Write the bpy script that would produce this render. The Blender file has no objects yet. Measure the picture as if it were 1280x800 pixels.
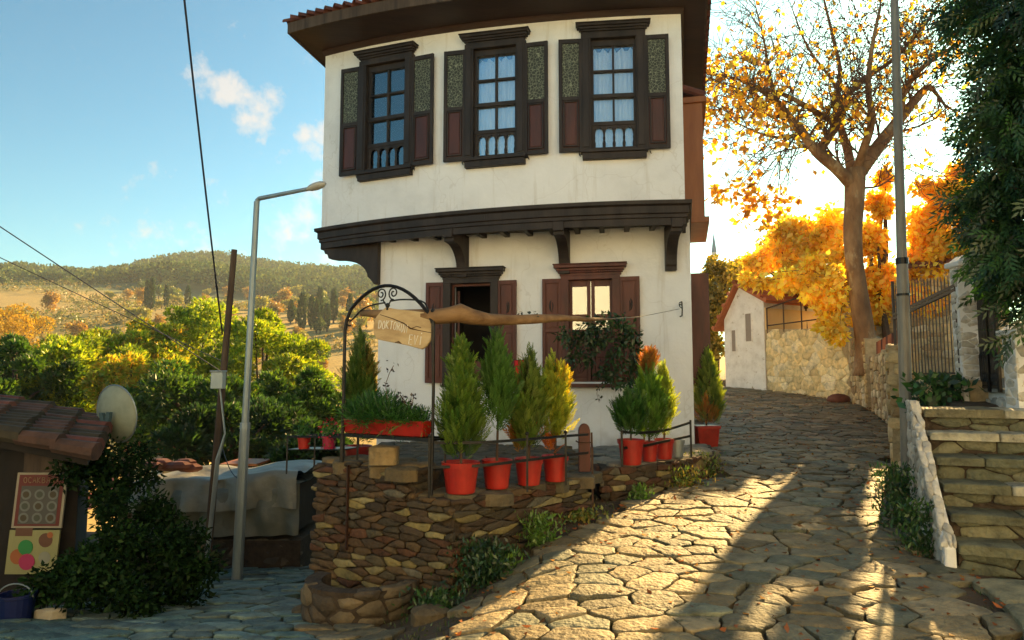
import bpy, math, random
import numpy as np
from mathutils import Vector, Matrix, noise as mnoise

R = math.radians
scene = bpy.context.scene
# ------------------------------------------------------------------ camera
TH = math.atan(75 / 850)
CAMZ = 1.6
cam_d = bpy.data.cameras.new("camera")
cam = bpy.data.objects.new("camera", cam_d)
scene.collection.objects.link(cam)
cam.location = (0, 0, CAMZ)
cam.rotation_euler = (R(90) + TH, 0, 0)
cam_d.sensor_width = 36
cam_d.lens = 850 / 1280 * 36
cam_d.clip_start = 0.05
cam_d.clip_end = 6000
scene.camera = cam

# ------------------------------------------------------------------ light
SUN_AZ, SUN_EL = R(31), R(23.5)          # azimuth from +Y towards +X
SKY_STRENGTH = 0.037
SUN_STRENGTH = 5.0
scene.view_settings.view_transform = 'Standard'
scene.view_settings.look = 'None'
scene.view_settings.exposure = 2.0
scene.view_settings.gamma = 1.0
sun_dir = Vector((math.sin(SUN_AZ) * math.cos(SUN_EL), math.cos(SUN_AZ) * math.cos(SUN_EL), math.sin(SUN_EL)))
sd = bpy.data.lights.new("sun", 'SUN')
sd.energy = SUN_STRENGTH
sd.angle = R(0.5)
sd.color = (1.0, 0.65, 0.25)
so = bpy.data.objects.new("sun", sd)
so.rotation_euler = sun_dir.to_track_quat('Z', 'Y').to_euler()
scene.collection.objects.link(so)


def at(u, v, D):
    """pixel of the 1280x800 photograph -> world point at forward distance D"""
    a = (u - 640) / 850
    w = (400 - v) / 850
    y = math.cos(TH) - w * math.sin(TH)
    z = math.sin(TH) + w * math.cos(TH)
    return Vector((a / y * D, D, CAMZ + z / y * D))


world = bpy.data.worlds.new("World")
scene.world = world
world.use_nodes = True
wn = world.node_tree.nodes
wl = world.node_tree.links
wn.clear()
w_out = wn.new('ShaderNodeOutputWorld')
w_bg = wn.new('ShaderNodeBackground')
w_sky = wn.new('ShaderNodeTexSky')
w_sky.sky_type = 'NISHITA'
w_sky.sun_disc = False
w_sky.sun_elevation = SUN_EL
w_sky.sun_rotation = SUN_AZ
w_sky.air_density = 1.0
w_sky.dust_density = 0.7
w_sky.ozone_density = 1.3
w_bg.inputs['Strength'].default_value = SKY_STRENGTH
w_tc = wn.new('ShaderNodeTexCoord')
w_noise = wn.new('ShaderNodeTexNoise')
w_noise.inputs['Scale'].default_value = 24
w_noise.inputs['Detail'].default_value = 7
w_noise.inputs['Roughness'].default_value = 0.62
wl.new(w_tc.outputs['Generated'], w_noise.inputs['Vector'])
mask = None
for (u, v, rad) in ((258, 97, 2.1), (285, 106, 2.1), (325, 132, 2.4), (322, 152, 2.2), (398, 176, 2.6), (395, 290, 9), (215, 330, 9)):
    d = (at(u, v, 1) - Vector((0, 0, CAMZ))).normalized()
    dp = wn.new('ShaderNodeVectorMath'); dp.operation = 'DOT_PRODUCT'
    wl.new(w_tc.outputs['Generated'], dp.inputs[0]); dp.inputs[1].default_value = d
    mr = wn.new('ShaderNodeMapRange')
    wl.new(dp.outputs['Value'], mr.inputs['Value'])
    mr.inputs['From Min'].default_value = math.cos(R(rad)); mr.inputs['From Max'].default_value = 1.0
    mr.inputs['To Min'].default_value = 0; mr.inputs['To Max'].default_value = 0.31 if rad < 5 else 0.17
    if mask is None:
        mask = mr.outputs[0]
    else:
        mx = wn.new('ShaderNodeMath'); mx.operation = 'MAXIMUM'
        wl.new(mask, mx.inputs[0]); wl.new(mr.outputs[0], mx.inputs[1]); mask = mx.outputs[0]
ad = wn.new('ShaderNodeMath'); ad.operation = 'ADD'
wl.new(mask, ad.inputs[0]); wl.new(w_noise.outputs['Fac'], ad.inputs[1])
cr = wn.new('ShaderNodeMapRange')
cr.inputs['From Min'].default_value = 0.66; cr.inputs['From Max'].default_value = 0.86
cr.inputs['To Max'].default_value = 0.75
wl.new(ad.outputs[0], cr.inputs['Value'])
cm = wn.new('ShaderNodeMix'); cm.data_type = 'RGBA'
wl.new(cr.outputs[0], cm.inputs['Factor'])
w_tint = wn.new('ShaderNodeMix'); w_tint.data_type = 'RGBA'; w_tint.blend_type = 'MULTIPLY'; w_tint.inputs['Factor'].default_value = 1
w_tint.inputs['B'].default_value = (0.58, 0.95, 0.88, 1)
w_gam = wn.new('ShaderNodeGamma'); w_gam.inputs['Gamma'].default_value = 1.22
wl.new(w_sky.outputs[0], w_tint.inputs['A']); wl.new(w_tint.outputs['Result'], w_gam.inputs['Color'])
wl.new(w_gam.outputs[0], cm.inputs['A'])
cm.inputs['B'].default_value = (6.6, 5.9, 5.3, 1)
wl.new(cm.outputs['Result'], w_bg.inputs['Color'])
wl.new(w_bg.outputs[0], w_out.inputs[0])

# ------------------------------------------------------------------ helpers
rng = np.random.default_rng(7)
random.seed(7)


def tag(o, label=None, cat=None, group=None, kind=None):
    if label: o['label'] = label
    if cat: o['category'] = cat
    if group: o['group'] = group
    if kind: o['kind'] = kind
    return o


def empty(name, loc, label, cat, group=None):
    o = bpy.data.objects.new(name, None)
    o.location = loc
    o.empty_display_size = 0.2
    scene.collection.objects.link(o)
    return tag(o, label, cat, group)


def root_loc(p):
    v = Vector((0, 0, 0))
    while p is not None:
        v += Vector(p.location)
        p = p.parent
    return v


def link_mesh(name, me, mats, parent=None, loc=None, smooth=False):
    if not isinstance(mats, (list, tuple)): mats = [mats]
    for m in mats: me.materials.append(m)
    if parent is not None: off = root_loc(parent)
    elif loc is not None: off = Vector(loc)
    else: off = None
    if off is not None and off.length > 0: me.transform(Matrix.Translation(-off))
    if smooth: me.polygons.foreach_set('use_smooth', [True] * len(me.polygons))
    o = bpy.data.objects.new(name, me)
    if parent is not None: o.parent = parent
    elif loc is not None: o.location = loc
    scene.collection.objects.link(o)
    return o


class Fr:
    """local frame: s to the right, z up, n towards the viewer"""
    def __init__(s, o, t, n=None):
        s.o = Vector(o); s.t = Vector(t).normalized()
        s.n = Vector(n).normalized() if n is not None else Vector((s.t.y, -s.t.x, 0))
    def p(s, a, z, n=0):
        return Vector((s.o.x + s.t.x * a + s.n.x * n, s.o.y + s.t.y * a + s.n.y * n, s.o.z + z))


class MB:
    def __init__(s):
        s.v = []; s.f = []; s.mi = []; s.m = 0
    def face(s, idx):
        s.f.append(idx); s.mi.append(s.m)
    def hexa(s, p):
        b = len(s.v); s.v += [tuple(q) for q in p]
        for q in ((0, 3, 2, 1), (4, 5, 6, 7), (0, 1, 5, 4), (1, 2, 6, 5), (2, 3, 7, 6), (3, 0, 4, 7)):
            s.face([b + i for i in q])
    def box(s, x0, x1, y0, y1, z0, z1):
        s.hexa([(x0, y0, z0), (x1, y0, z0), (x1, y1, z0), (x0, y1, z0), (x0, y0, z1), (x1, y0, z1), (x1, y1, z1), (x0, y1, z1)])
    def fbox(s, F, a0, a1, z0, z1, n0, n1):
        s.hexa([F.p(a0, z0, n1), F.p(a1, z0, n1), F.p(a1, z0, n0), F.p(a0, z0, n0), F.p(a0, z1, n1), F.p(a1, z1, n1), F.p(a1, z1, n0), F.p(a0, z1, n0)])
    def ngon(s, pts):
        b = len(s.v); s.v += [tuple(q) for q in pts]; s.face(list(range(b, b + len(pts))))
    def prism(s, pts, d):
        """polygon pts extruded by vector d"""
        d = Vector(d); b = len(s.v); n = len(pts)
        s.v += [tuple(q) for q in pts] + [tuple(Vector(q) + d) for q in pts]
        s.face(list(range(b + n - 1, b - 1, -1))); s.face(list(range(b + n, b + 2 * n)))
        for i in range(n):
            j = (i + 1) % n
            s.face([b + i, b + j, b + n + j, b + n + i])
    def tube(s, pts, rad, n=8, cap=True, flat=None):
        pts = [Vector(p) for p in pts]
        if not hasattr(rad, '__len__'): rad = [rad] * len(pts)
        b = len(s.v); prev = None
        for i, p in enumerate(pts):
            d = (pts[min(i + 1, len(pts) - 1)] - pts[max(i - 1, 0)])
            d = d.normalized() if d.length > 1e-9 else Vector((0, 0, 1))
            if prev is None:
                a = Vector((0, 0, 1)) if abs(d.z) < 0.9 else Vector((1, 0, 0))
                x = d.cross(a).normalized()
            else:
                x = (prev - d * prev.dot(d))
                x = x.normalized() if x.length > 1e-6 else d.orthogonal().normalized()
            prev = x; y = d.cross(x)
            for k in range(n):
                t = 2 * math.pi * (k + .5) / n
                q = p + (x * math.cos(t) + y * math.sin(t)) * rad[i]
                s.v.append(tuple(q))
        for i in range(len(pts) - 1):
            for k in range(n):
                a = b + i * n + k; c = b + i * n + (k + 1) % n
                s.face([a, c, c + n, a + n])
        if cap:
            s.face([b + k for k in range(n - 1, -1, -1)])
            e = b + (len(pts) - 1) * n
            s.face([e + k for k in range(n)])
    def lathe(s, prof, c, n=24, ax=None):
        """prof = [(r, z)...] around the vertical through c"""
        b = len(s.v)
        for r, z in prof:
            for k in range(n):
                t = 2 * math.pi * k / n
                s.v.append((c[0] + r * math.cos(t), c[1] + r * math.sin(t), c[2] + z))
        for i in range(len(prof) - 1):
            for k in range(n):
                a = b + i * n + k; d = b + i * n + (k + 1) % n
                s.face([a, d, d + n, a + n])
        s.face([b + k for k in range(n - 1, -1, -1)])
        e = b + (len(prof) - 1) * n
        s.face([e + k for k in range(n)])
    def ball(s, c, r, n=8, m=6, sq=(1, 1, 1)):
        b = len(s.v)
        for i in range(m + 1):
            ph = math.pi * i / m
            for k in range(n):
                t = 2 * math.pi * k / n
                s.v.append((c[0] + r * sq[0] * math.sin(ph) * math.cos(t), c[1] + r * sq[1] * math.sin(ph) * math.sin(t), c[2] - r * sq[2] * math.cos(ph)))
        for i in range(m):
            for k in range(n):
                a = b + i * n + k; d = b + i * n + (k + 1) % n
                s.face([a, d, d + n, a + n])
    def build(s, name, mats, parent=None, loc=None, bevel=0, smooth=False, seg=1):
        me = bpy.data.meshes.new(name)
        me.from_pydata(s.v, [], s.f)
        if any(s.mi): me.polygons.foreach_set('material_index', s.mi)
        me.update()
        o = link_mesh(name, me, mats, parent, loc, smooth)
        if bevel:
            b = o.modifiers.new('bevel', 'BEVEL'); b.width = bevel; b.segments = seg; b.limit_method = 'ANGLE'; b.angle_limit = R(40)
        return o


def np_mesh(name, V, F, col, mats, parent=None, loc=None, smooth=False):
    """V (N,3), F (M,k) all faces the same size, col (N,3)"""
    V = np.asarray(V, dtype=np.float32); F = np.asarray(F, dtype=np.int32)
    me = bpy.data.meshes.new(name)
    k = F.shape[1]
    me.vertices.add(len(V)); me.vertices.foreach_set('co', V.ravel())
    me.loops.add(F.size); me.loops.foreach_set('vertex_index', F.ravel())
    me.polygons.add(len(F)); me.polygons.foreach_set('loop_start', np.arange(0, F.size, k, dtype=np.int32))
    me.update(calc_edges=True)
    if col is not None:
        a = me.color_attributes.new('col', 'FLOAT_COLOR', 'POINT')
        c = np.ones((len(V), 4), dtype=np.float32); c[:, :3] = col
        a.data.foreach_set('color', c.ravel())
    me.validate()
    return link_mesh(name, me, mats, parent, loc, smooth)


def norm(a):
    return a / np.maximum(np.linalg.norm(a, axis=-1, keepdims=True), 1e-9)


def leaf_arrays(pos, dr, side, L, W, col, fold=0.0):
    """rhombic leaves"""
    N = len(pos)
    L = np.broadcast_to(np.asarray(L, dtype=float), (N,))[:, None]; W = np.broadcast_to(np.asarray(W, dtype=float), (N,))[:, None]
    nrm = norm(np.cross(dr, side))
    V = np.stack([pos, pos + dr * L * .45 + side * W * .5 + nrm * W * fold, pos + dr * L, pos + dr * L * .45 - side * W * .5 + nrm * W * fold], 1).reshape(-1, 3)
    F = np.arange(4 * N).reshape(N, 4)
    C = np.repeat(col, 4, axis=0)
    return V, F, C


def join(arrs):
    V = []; F = []; C = []; o = 0
    for v, f, c in arrs:
        V.append(v); F.append(f + o); C.append(c); o += len(v)
    return np.concatenate(V), np.concatenate(F), np.concatenate(C)


def rand_dirs(n, up=0.0):
    d = rng.normal(size=(n, 3)); d[:, 2] += up
    return norm(d)


def palette(n, cols, jit=0.15, w=None):
    cols = np.array(cols, dtype=float)
    idx = rng.choice(len(cols), n, p=w)
    return np.clip(cols[idx] * (1 + rng.normal(size=(n, 1)) * jit), 0.004, 1)


# ------------------------------------------------------------------ materials
def nodes_of(name):
    m = bpy.data.materials.new(name); m.use_nodes = True
    nt = m.node_tree; nt.nodes.clear()
    out = nt.nodes.new('ShaderNodeOutputMaterial')
    return m, nt, out


def mat(name, cols, rough=0.7, scale=4, bump=0.2, bscale=40, metal=0, attr=False, stretch=(1, 1, 1), detail=6, spots=None, spec=0.5, bdist=0.01, coat=0):
    """principled; colour = noise mix of cols (optionally times a colour attribute); bump from finer noise"""
    m, nt, out = nodes_of(name)
    N = nt.nodes.new; Lk = nt.links.new
    p = N('ShaderNodeBsdfPrincipled'); p.inputs['Roughness'].default_value = rough; p.inputs['Metallic'].default_value = metal
    p.inputs['Specular IOR Level'].default_value = spec
    if coat: p.inputs['Coat Weight'].default_value = coat
    tc = N('ShaderNodeTexCoord'); mp = N('ShaderNodeMapping'); mp.inputs['Scale'].default_value = stretch
    Lk(tc.outputs['Object'], mp.inputs['Vector'])
    nz = N('ShaderNodeTexNoise'); nz.inputs['Scale'].default_value = scale; nz.inputs['Detail'].default_value = detail; nz.inputs['Roughness'].default_value = .6
    Lk(mp.outputs[0], nz.inputs['Vector'])
    ramp = N('ShaderNodeValToRGB')
    while len(ramp.color_ramp.elements) < len(cols): ramp.color_ramp.elements.new(0.5)
    n = len(cols)
    for i, c in enumerate(cols):
        e = ramp.color_ramp.elements[i]; e.position = 0.32 + 0.36 * (i / max(1, n - 1)); e.color = (*c, 1)
    Lk(nz.outputs['Fac'], ramp.inputs['Fac'])
    col = ramp.outputs['Color']
    if attr:
        at_ = N('ShaderNodeAttribute'); at_.attribute_name = 'col'
        mul = N('ShaderNodeMix'); mul.data_type = 'RGBA'; mul.blend_type = 'MULTIPLY'; mul.inputs['Factor'].default_value = 1
        Lk(at_.outputs['Color'], mul.inputs['A']); Lk(col, mul.inputs['B']); col = mul.outputs['Result']
    if spots:
        sc, sz, c = spots[:3]
        n2 = N('ShaderNodeTexNoise'); n2.inputs['Scale'].default_value = sc; n2.inputs['Detail'].default_value = 8; n2.inputs['Roughness'].default_value = .7
        Lk(mp.outputs[0], n2.inputs['Vector'])
        mr = N('ShaderNodeMapRange'); mr.inputs['From Min'].default_value = sz; mr.inputs['From Max'].default_value = sz + .08
        Lk(n2.outputs['Fac'], mr.inputs['Value'])
        mx = N('ShaderNodeMix'); mx.data_type = 'RGBA'; mx.inputs['B'].default_value = (*c, 1)
        Lk(mr.outputs[0], mx.inputs['Factor']); Lk(col, mx.inputs['A']); col = mx.outputs['Result']
    Lk(col, p.inputs['Base Color'])
    if bump:
        nb = N('ShaderNodeTexNoise'); nb.inputs['Scale'].default_value = bscale; nb.inputs['Detail'].default_value = 5
        Lk(mp.outputs[0], nb.inputs['Vector'])
        b = N('ShaderNodeBump'); b.inputs['Strength'].default_value = bump; b.inputs['Distance'].default_value = bdist
        Lk(nb.outputs['Fac'], b.inputs['Height']); Lk(b.outputs[0], p.inputs['Normal'])
    Lk(p.outputs[0], out.inputs[0])
    return m


def leaf_mat(name, trans=0.45, gloss=0.06, tint=(1, 1, 1)):
    m, nt, out = nodes_of(name)
    N = nt.nodes.new; Lk = nt.links.new
    a = N('ShaderNodeAttribute'); a.attribute_name = 'col'
    df = N('ShaderNodeBsdfDiffuse'); tr = N('ShaderNodeBsdfTranslucent'); gl = N('ShaderNodeBsdfGlossy')
    gl.inputs['Roughness'].default_value = .45; gl.inputs['Color'].default_value = (.8, .8, .8, 1)
    Lk(a.outputs['Color'], df.inputs['Color'])
    mu = N('ShaderNodeMix'); mu.data_type = 'RGBA'; mu.blend_type = 'MULTIPLY'; mu.inputs['Factor'].default_value = 1
    Lk(a.outputs['Color'], mu.inputs['A']); mu.inputs['B'].default_value = (*tint, 1)
    Lk(mu.outputs['Result'], tr.inputs['Color'])
    m1 = N('ShaderNodeMixShader'); m1.inputs[0].default_value = trans
    Lk(df.outputs[0], m1.inputs[1]); Lk(tr.outputs[0], m1.inputs[2])
    m2 = N('ShaderNodeMixShader'); m2.inputs[0].default_value = gloss
    Lk(m1.outputs[0], m2.inputs[1]); Lk(gl.outputs[0], m2.inputs[2])
    Lk(m2.outputs[0], out.inputs[0])
    return m


def glass_mat(name, tint=(0.9, 0.95, 1), refl=1.0, extra=.1):
    m, nt, out = nodes_of(name)
    N = nt.nodes.new; Lk = nt.links.new
    t = N('ShaderNodeBsdfTransparent'); t.inputs['Color'].default_value = (*tint, 1)
    g = N('ShaderNodeBsdfGlossy'); g.inputs['Roughness'].default_value = .02; g.inputs['Color'].default_value = (refl, refl, refl, 1)
    fr = N('ShaderNodeFresnel'); fr.inputs['IOR'].default_value = 1.9
    mx = N('ShaderNodeMixShader')
    ad = N('ShaderNodeMath'); ad.operation = 'ADD'; ad.inputs[1].default_value = extra; Lk(fr.outputs[0], ad.inputs[0])
    Lk(ad.outputs[0], mx.inputs[0]); Lk(t.outputs[0], mx.inputs[1]); Lk(g.outputs[0], mx.inputs[2])
    Lk(mx.outputs[0], out.inputs[0])
    return m


M = {}
M['plaster'] = mat('white_plaster', [(.70, .71, .74), (.79, .80, .83), (.84, .85, .88)], .9, 1.3, .35, 14, spots=(3.5, .68, (.50, .47, .42)), bdist=.02)
M['plaster_old'] = mat('whitewash', [(.66, .64, .62), (.78, .77, .76), (.85, .84, .83)], .9, 3, .5, 12, spots=(5, .60, (.36, .30, .22)), bdist=.03)
M['yellow_plaster'] = mat('yellow_plaster', [(.72, .52, .24), (.8, .6, .3)], .9, 2, .3, 14, bdist=.02)
M['dark_wood'] = mat('dark_wood', [(.014, .011, .011), (.026, .019, .018), (.042, .030, .026)], .6, 5, .4, 30, stretch=(1, 1, .25), spec=.35)
M['eave_wood'] = mat('eave_wood', [(.022, .010, .008), (.042, .018, .012)], .7, 5, .4, 20, stretch=(.3, 1, 1))
M['red_wood'] = mat('red_wood', [(.050, .013, .009), (.088, .021, .014), (.12, .030, .018)], .5, 6, .4, 30, stretch=(1, 1, .2), spec=.4)
M['panel_red'] = mat('panel_wood', [(.045, .010, .005), (.085, .018, .008)], .5, 8, .4, 40, stretch=(1, 1, .2))
M['orange_wood'] = mat('varnished_boards', [(.24, .075, .02), (.34, .12, .035)], .5, 6, .3, 30, stretch=(1, 1, .15))
M['log'] = mat('log_wood', [(.11, .055, .02), (.20, .11, .045), (.28, .165, .075)], .8, 9, .8, 30, stretch=(.2, 1, 1), bdist=.01)
M['sign_wood'] = mat('sign_wood', [(.36, .24, .12), (.50, .36, .19), (.58, .44, .25)], .75, 5, .5, 30, stretch=(.4, 1, 1.6), spots=(5, .62, (.22, .12, .06)))
M['white_paint'] = mat('white_paint', [(.7, .68, .6), (.82, .8, .74)], .8, 30, 0)
M['iron'] = mat('black_iron', [(.012, .012, .013), (.028, .026, .026)], .45, 20, .3, 60, metal=.6)
M['iron_flat'] = mat('flat_iron_bar', [(.03, .03, .032), (.025, .023, .02)], .35, 20, .2, 60, metal=.7)
M['rust_iron'] = mat('brown_iron', [(.035, .016, .010), (.07, .03, .018)], .5, 20, .3, 60, metal=.4)
M['steel'] = mat('galvanised_steel', [(.20, .25, .28), (.30, .35, .38)], .45, 6, .15, 60, metal=.55, stretch=(1, 1, .3))
M['pole_grey'] = mat('weathered_pole', [(.22, .20, .17), (.34, .31, .26)], .6, 6, .3, 60, metal=.3, stretch=(1, 1, .3))
M['old_wood'] = mat('old_pole_wood', [(.03, .02, .016), (.07, .045, .03), (.10, .07, .05)], .85, 8, .8, 30, stretch=(1, 1, .1))
M['red_plastic'] = mat('red_plastic', [(.24, .012, .008), (.33, .016, .010), (.42, .022, .013)], .38, 6, .08, 30, spec=.5, spots=(7, .62, (.24, .06, .035)))
M['soil'] = mat('soil', [(.03, .02, .012), (.07, .045, .025)], .95, 12, .8, 30)
M['tile'] = mat('roof_tile', [(.07, .025, .018), (.13, .04, .025), (.20, .065, .035)], .8, 3, .6, 25, spots=(4, .58, (.06, .045, .035)))
M['tile_bright'] = mat('orange_tile', [(.32, .09, .035), (.48, .15, .05)], .75, 4, .4, 25)
M['curtain'] = mat('curtain', [(.78, .78, .80), (.85, .85, .87)], .9, 6, .1, 90)
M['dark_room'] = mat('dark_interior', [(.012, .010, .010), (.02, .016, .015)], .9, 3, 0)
M['glass'] = glass_mat('window_glass')
M['stone'] = mat('wall_stone', [(.55, .55, .55), (.9, .88, .85), (1.15, 1.1, 1.05)], .88, 7, 1.0, 22, attr=True, bdist=.025, spots=(12, .64, (.06, .05, .03)))
M['paving'] = mat('paving_stone', [(.50, .50, .47), (.95, .94, .90), (1.35, 1.30, 1.2)], .72, 6, 1.0, 26, attr=True, bdist=.025, spots=(7, .60, (.075, .075, .035)), spec=.45)
M['mortar'] = mat('earth_mortar', [(.03, .02, .012), (.06, .04, .025)], .95, 10, 1, 24, bdist=.03)
M['lime_mortar'] = mat('lime_mortar', [(.34, .25, .13), (.52, .40, .24)], .95, 8, 1, 20, bdist=.03)
M['slab'] = mat('step_stone', [(.20, .185, .16), (.32, .30, .25), (.42, .39, .33)], .85, 4, 1.0, 14, bdist=.03, spots=(6, .6, (.10, .11, .06)))
M['leaf'] = leaf_mat('green_leaf', .35, .06, (1.2, 1.25, .6))
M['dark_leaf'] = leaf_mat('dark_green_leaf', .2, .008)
M['needle'] = leaf_mat('needles', .5, .04, (1.5, 1.35, .45))
M['far_leaf'] = leaf_mat('far_foliage', .12, .0)
M['gold'] = leaf_mat('autumn_leaf', .62, .03, (1.4, 1.35, .5))
M['litter'] = leaf_mat('dry_leaf', .15, .02)
M['bark'] = mat('plane_bark', [(.13, .065, .03), (.22, .12, .055), (.33, .20, .10)], .85, 3, 1.0, 14, stretch=(1, 1, .4), bdist=.05, spots=(2.2, .56, (.40, .30, .17)))
M['twig'] = mat('twig_bark', [(.09, .05, .03), (.17, .095, .055)], .85, 6, 0)
M['trunk'] = mat('dark_bark', [(.04, .025, .018), (.10, .06, .04)], .9, 6, .8, 18, stretch=(1, 1, .3))
M['tarp'] = mat('grey_tarpaulin', [(.09, .10, .08), (.14, .14, .11)], .55, 3, .5, 9, bdist=.03)
M['cloth_red'] = mat('red_cloth', [(.5, .012, .012), (.62, .02, .02)], .8, 3, .2, 60)
M['dish'] = mat('dish_paint', [(.20, .23, .18), (.27, .30, .24)], .6, 8, .1, 60)
M['brown_plastic'] = mat('brown_bundle', [(.10, .03, .02), (.18, .06, .035)], .7, 6, .5, 20)
M['wire'] = mat('cable_rubber', [(.012, .016, .03), (.02, .025, .045)], .5, 5, 0)
M['blue_plastic'] = mat('blue_plastic', [(.003, .008, .06), (.005, .012, .08)], .4, 5, .1, 30)
M['kiosk_wall'] = mat('dark_boards', [(.007, .005, .004), (.018, .012, .009)], .9, 5, .6, 20, stretch=(1, 1, .3))


def pmat(name, c, rough=.6):
    if name not in M: M[name] = mat(name, [tuple(x * .88 for x in c), c], rough, 8, 0)
    return M[name]


def weather(m):
    nt = m.node_tree; N = nt.nodes.new; Lk = nt.links.new
    p = next(n for n in nt.nodes if n.type == 'BSDF_PRINCIPLED'); src = p.inputs['Base Color'].links[0].from_socket
    tc = N('ShaderNodeTexCoord'); mp = N('ShaderNodeMapping'); mp.inputs['Scale'].default_value = (5, 5, .35); Lk(tc.outputs['Object'], mp.inputs['Vector'])
    n1 = N('ShaderNodeTexNoise'); n1.inputs['Scale'].default_value = 1.6; n1.inputs['Detail'].default_value = 6; n1.inputs['Roughness'].default_value = .65; Lk(mp.outputs[0], n1.inputs['Vector'])
    r1 = N('ShaderNodeMapRange'); r1.inputs['From Min'].default_value = .56; r1.inputs['From Max'].default_value = .74; r1.inputs['To Max'].default_value = .42; Lk(n1.outputs['Fac'], r1.inputs['Value'])
    m1 = N('ShaderNodeMix'); m1.data_type = 'RGBA'; m1.inputs['B'].default_value = (.46, .41, .34, 1); Lk(r1.outputs[0], m1.inputs['Factor']); Lk(src, m1.inputs['A'])
    vo = N('ShaderNodeTexVoronoi'); vo.feature = 'DISTANCE_TO_EDGE'; vo.inputs['Scale'].default_value = .8
    nw = N('ShaderNodeTexNoise'); nw.inputs['Scale'].default_value = 3; Lk(tc.outputs['Object'], nw.inputs['Vector'])
    va = N('ShaderNodeVectorMath'); va.operation = 'MULTIPLY_ADD'; va.inputs[1].default_value = (.5, .5, .5); Lk(nw.outputs['Color'], va.inputs[0]); Lk(tc.outputs['Object'], va.inputs[2]); Lk(va.outputs[0], vo.inputs['Vector'])
    r2 = N('ShaderNodeMapRange'); r2.inputs['From Min'].default_value = .001; r2.inputs['From Max'].default_value = .006; r2.inputs['To Min'].default_value = .2; r2.inputs['To Max'].default_value = 0; Lk(vo.outputs['Distance'], r2.inputs['Value'])
    m2 = N('ShaderNodeMix'); m2.data_type = 'RGBA'; m2.inputs['B'].default_value = (.36, .32, .27, 1); Lk(r2.outputs[0], m2.inputs['Factor']); Lk(m1.outputs['Result'], m2.inputs['A'])
    # splashed dirt low on the wall
    sx = N('ShaderNodeSeparateXYZ'); Lk(tc.outputs['Object'], sx.inputs[0]); n3 = N('ShaderNodeTexNoise'); n3.inputs['Scale'].default_value = 4; n3.inputs['Detail'].default_value = 6; Lk(tc.outputs['Object'], n3.inputs['Vector'])
    ma = N('ShaderNodeMath'); ma.operation = 'MULTIPLY_ADD'; ma.inputs[1].default_value = 1.1; Lk(n3.outputs['Fac'], ma.inputs[0]); 
    mi = N('ShaderNodeMath'); mi.operation = 'MULTIPLY'; mi.inputs[1].default_value = -1; Lk(sx.outputs['Z'], mi.inputs[0]); Lk(mi.outputs[0], ma.inputs[2])
    r3 = N('ShaderNodeMapRange'); r3.inputs['From Min'].default_value = .0; r3.inputs['From Max'].default_value = .5; r3.inputs['To Max'].default_value = .6; Lk(ma.outputs[0], r3.inputs['Value'])
    m3 = N('ShaderNodeMix'); m3.data_type = 'RGBA'; m3.inputs['B'].default_value = (.40, .36, .30, 1); Lk(r3.outputs[0], m3.inputs['Factor']); Lk(m2.outputs['Result'], m3.inputs['A'])
    Lk(m3.outputs['Result'], p.inputs['Base Color'])


weather(M['plaster'])

# stencil panel: pale arabesque on dark green
def stencil():
    m, nt, out = nodes_of('stencilled_panel')
    N = nt.nodes.new; Lk = nt.links.new
    p = N('ShaderNodeBsdfPrincipled'); p.inputs['Roughness'].default_value = .7
    tc = N('ShaderNodeTexCoord')
    nz = N('ShaderNodeTexNoise'); nz.inputs['Scale'].default_value = 9; nz.inputs['Detail'].default_value = 2
    Lk(tc.outputs['Object'], nz.inputs['Vector'])
    ad = N('ShaderNodeVectorMath'); ad.operation = 'MULTIPLY_ADD'
    Lk(nz.outputs['Color'], ad.inputs[0]); ad.inputs[1].default_value = (.06, .06, .06); Lk(tc.outputs['Object'], ad.inputs[2])
    vo = N('ShaderNodeTexVoronoi'); vo.feature = 'DISTANCE_TO_EDGE'; vo.inputs['Scale'].default_value = 22
    Lk(ad.outputs[0], vo.inputs['Vector'])
    v2 = N('ShaderNodeTexVoronoi'); v2.inputs['Scale'].default_value = 30; Lk(ad.outputs[0], v2.inputs['Vector'])
    r1 = N('ShaderNodeMapRange'); r1.inputs['From Min'].default_value = .02; r1.inputs['From Max'].default_value = .06; r1.inputs['To Min'].default_value = 1; r1.inputs['To Max'].default_value = 0
    Lk(vo.outputs['Distance'], r1.inputs['Value'])
    r2 = N('ShaderNodeMapRange'); r2.inputs['From Min'].default_value = .10; r2.inputs['From Max'].default_value = .16; r2.inputs['To Min'].default_value = 1; r2.inputs['To Max'].default_value = 0
    Lk(v2.outputs['Distance'], r2.inputs['Value'])
    mx = N('ShaderNodeMath'); mx.operation = 'MAXIMUM'; Lk(r1.outputs[0], mx.inputs[0]); Lk(r2.outputs[0], mx.inputs[1])
    c = N('ShaderNodeMix'); c.data_type = 'RGBA'; c.inputs['A'].default_value = (.03, .035, .028, 1); c.inputs['B'].default_value = (.24, .26, .18, 1)
    Lk(mx.outputs[0], c.inputs['Factor']); Lk(c.outputs['Result'], p.inputs['Base Color']); Lk(p.outputs[0], out.inputs[0])
    return m


M['stencil'] = stencil()

# ------------------------------------------------------------------ ground shape
def sstep(a, b, x):
    t = np.clip((np.asarray(x, dtype=float) - a) / (b - a), 0, 1)
    return t * t * (3 - 2 * t)


RB = [(3.1, 1.0), (2.95, 4.0), (3.5, 5.2), (3.65, 5.5), (4.05, 6.85), (4.9, 8.6), (7.37, 13.0), (8.45, 16.0), (8.85, 17.9), (8.0, 21.4), (7.2, 22.9), (6.2, 25.0), (3.0, 29)]
LB = [(-7.5, 1.0), (-6.0, 4.0), (-4.3, 6.2), (-4.1, 9.2), (-4.6, 10.8)]
rbx = np.array([p[0] for p in RB]); rby = np.array([p[1] for p in RB])


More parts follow.
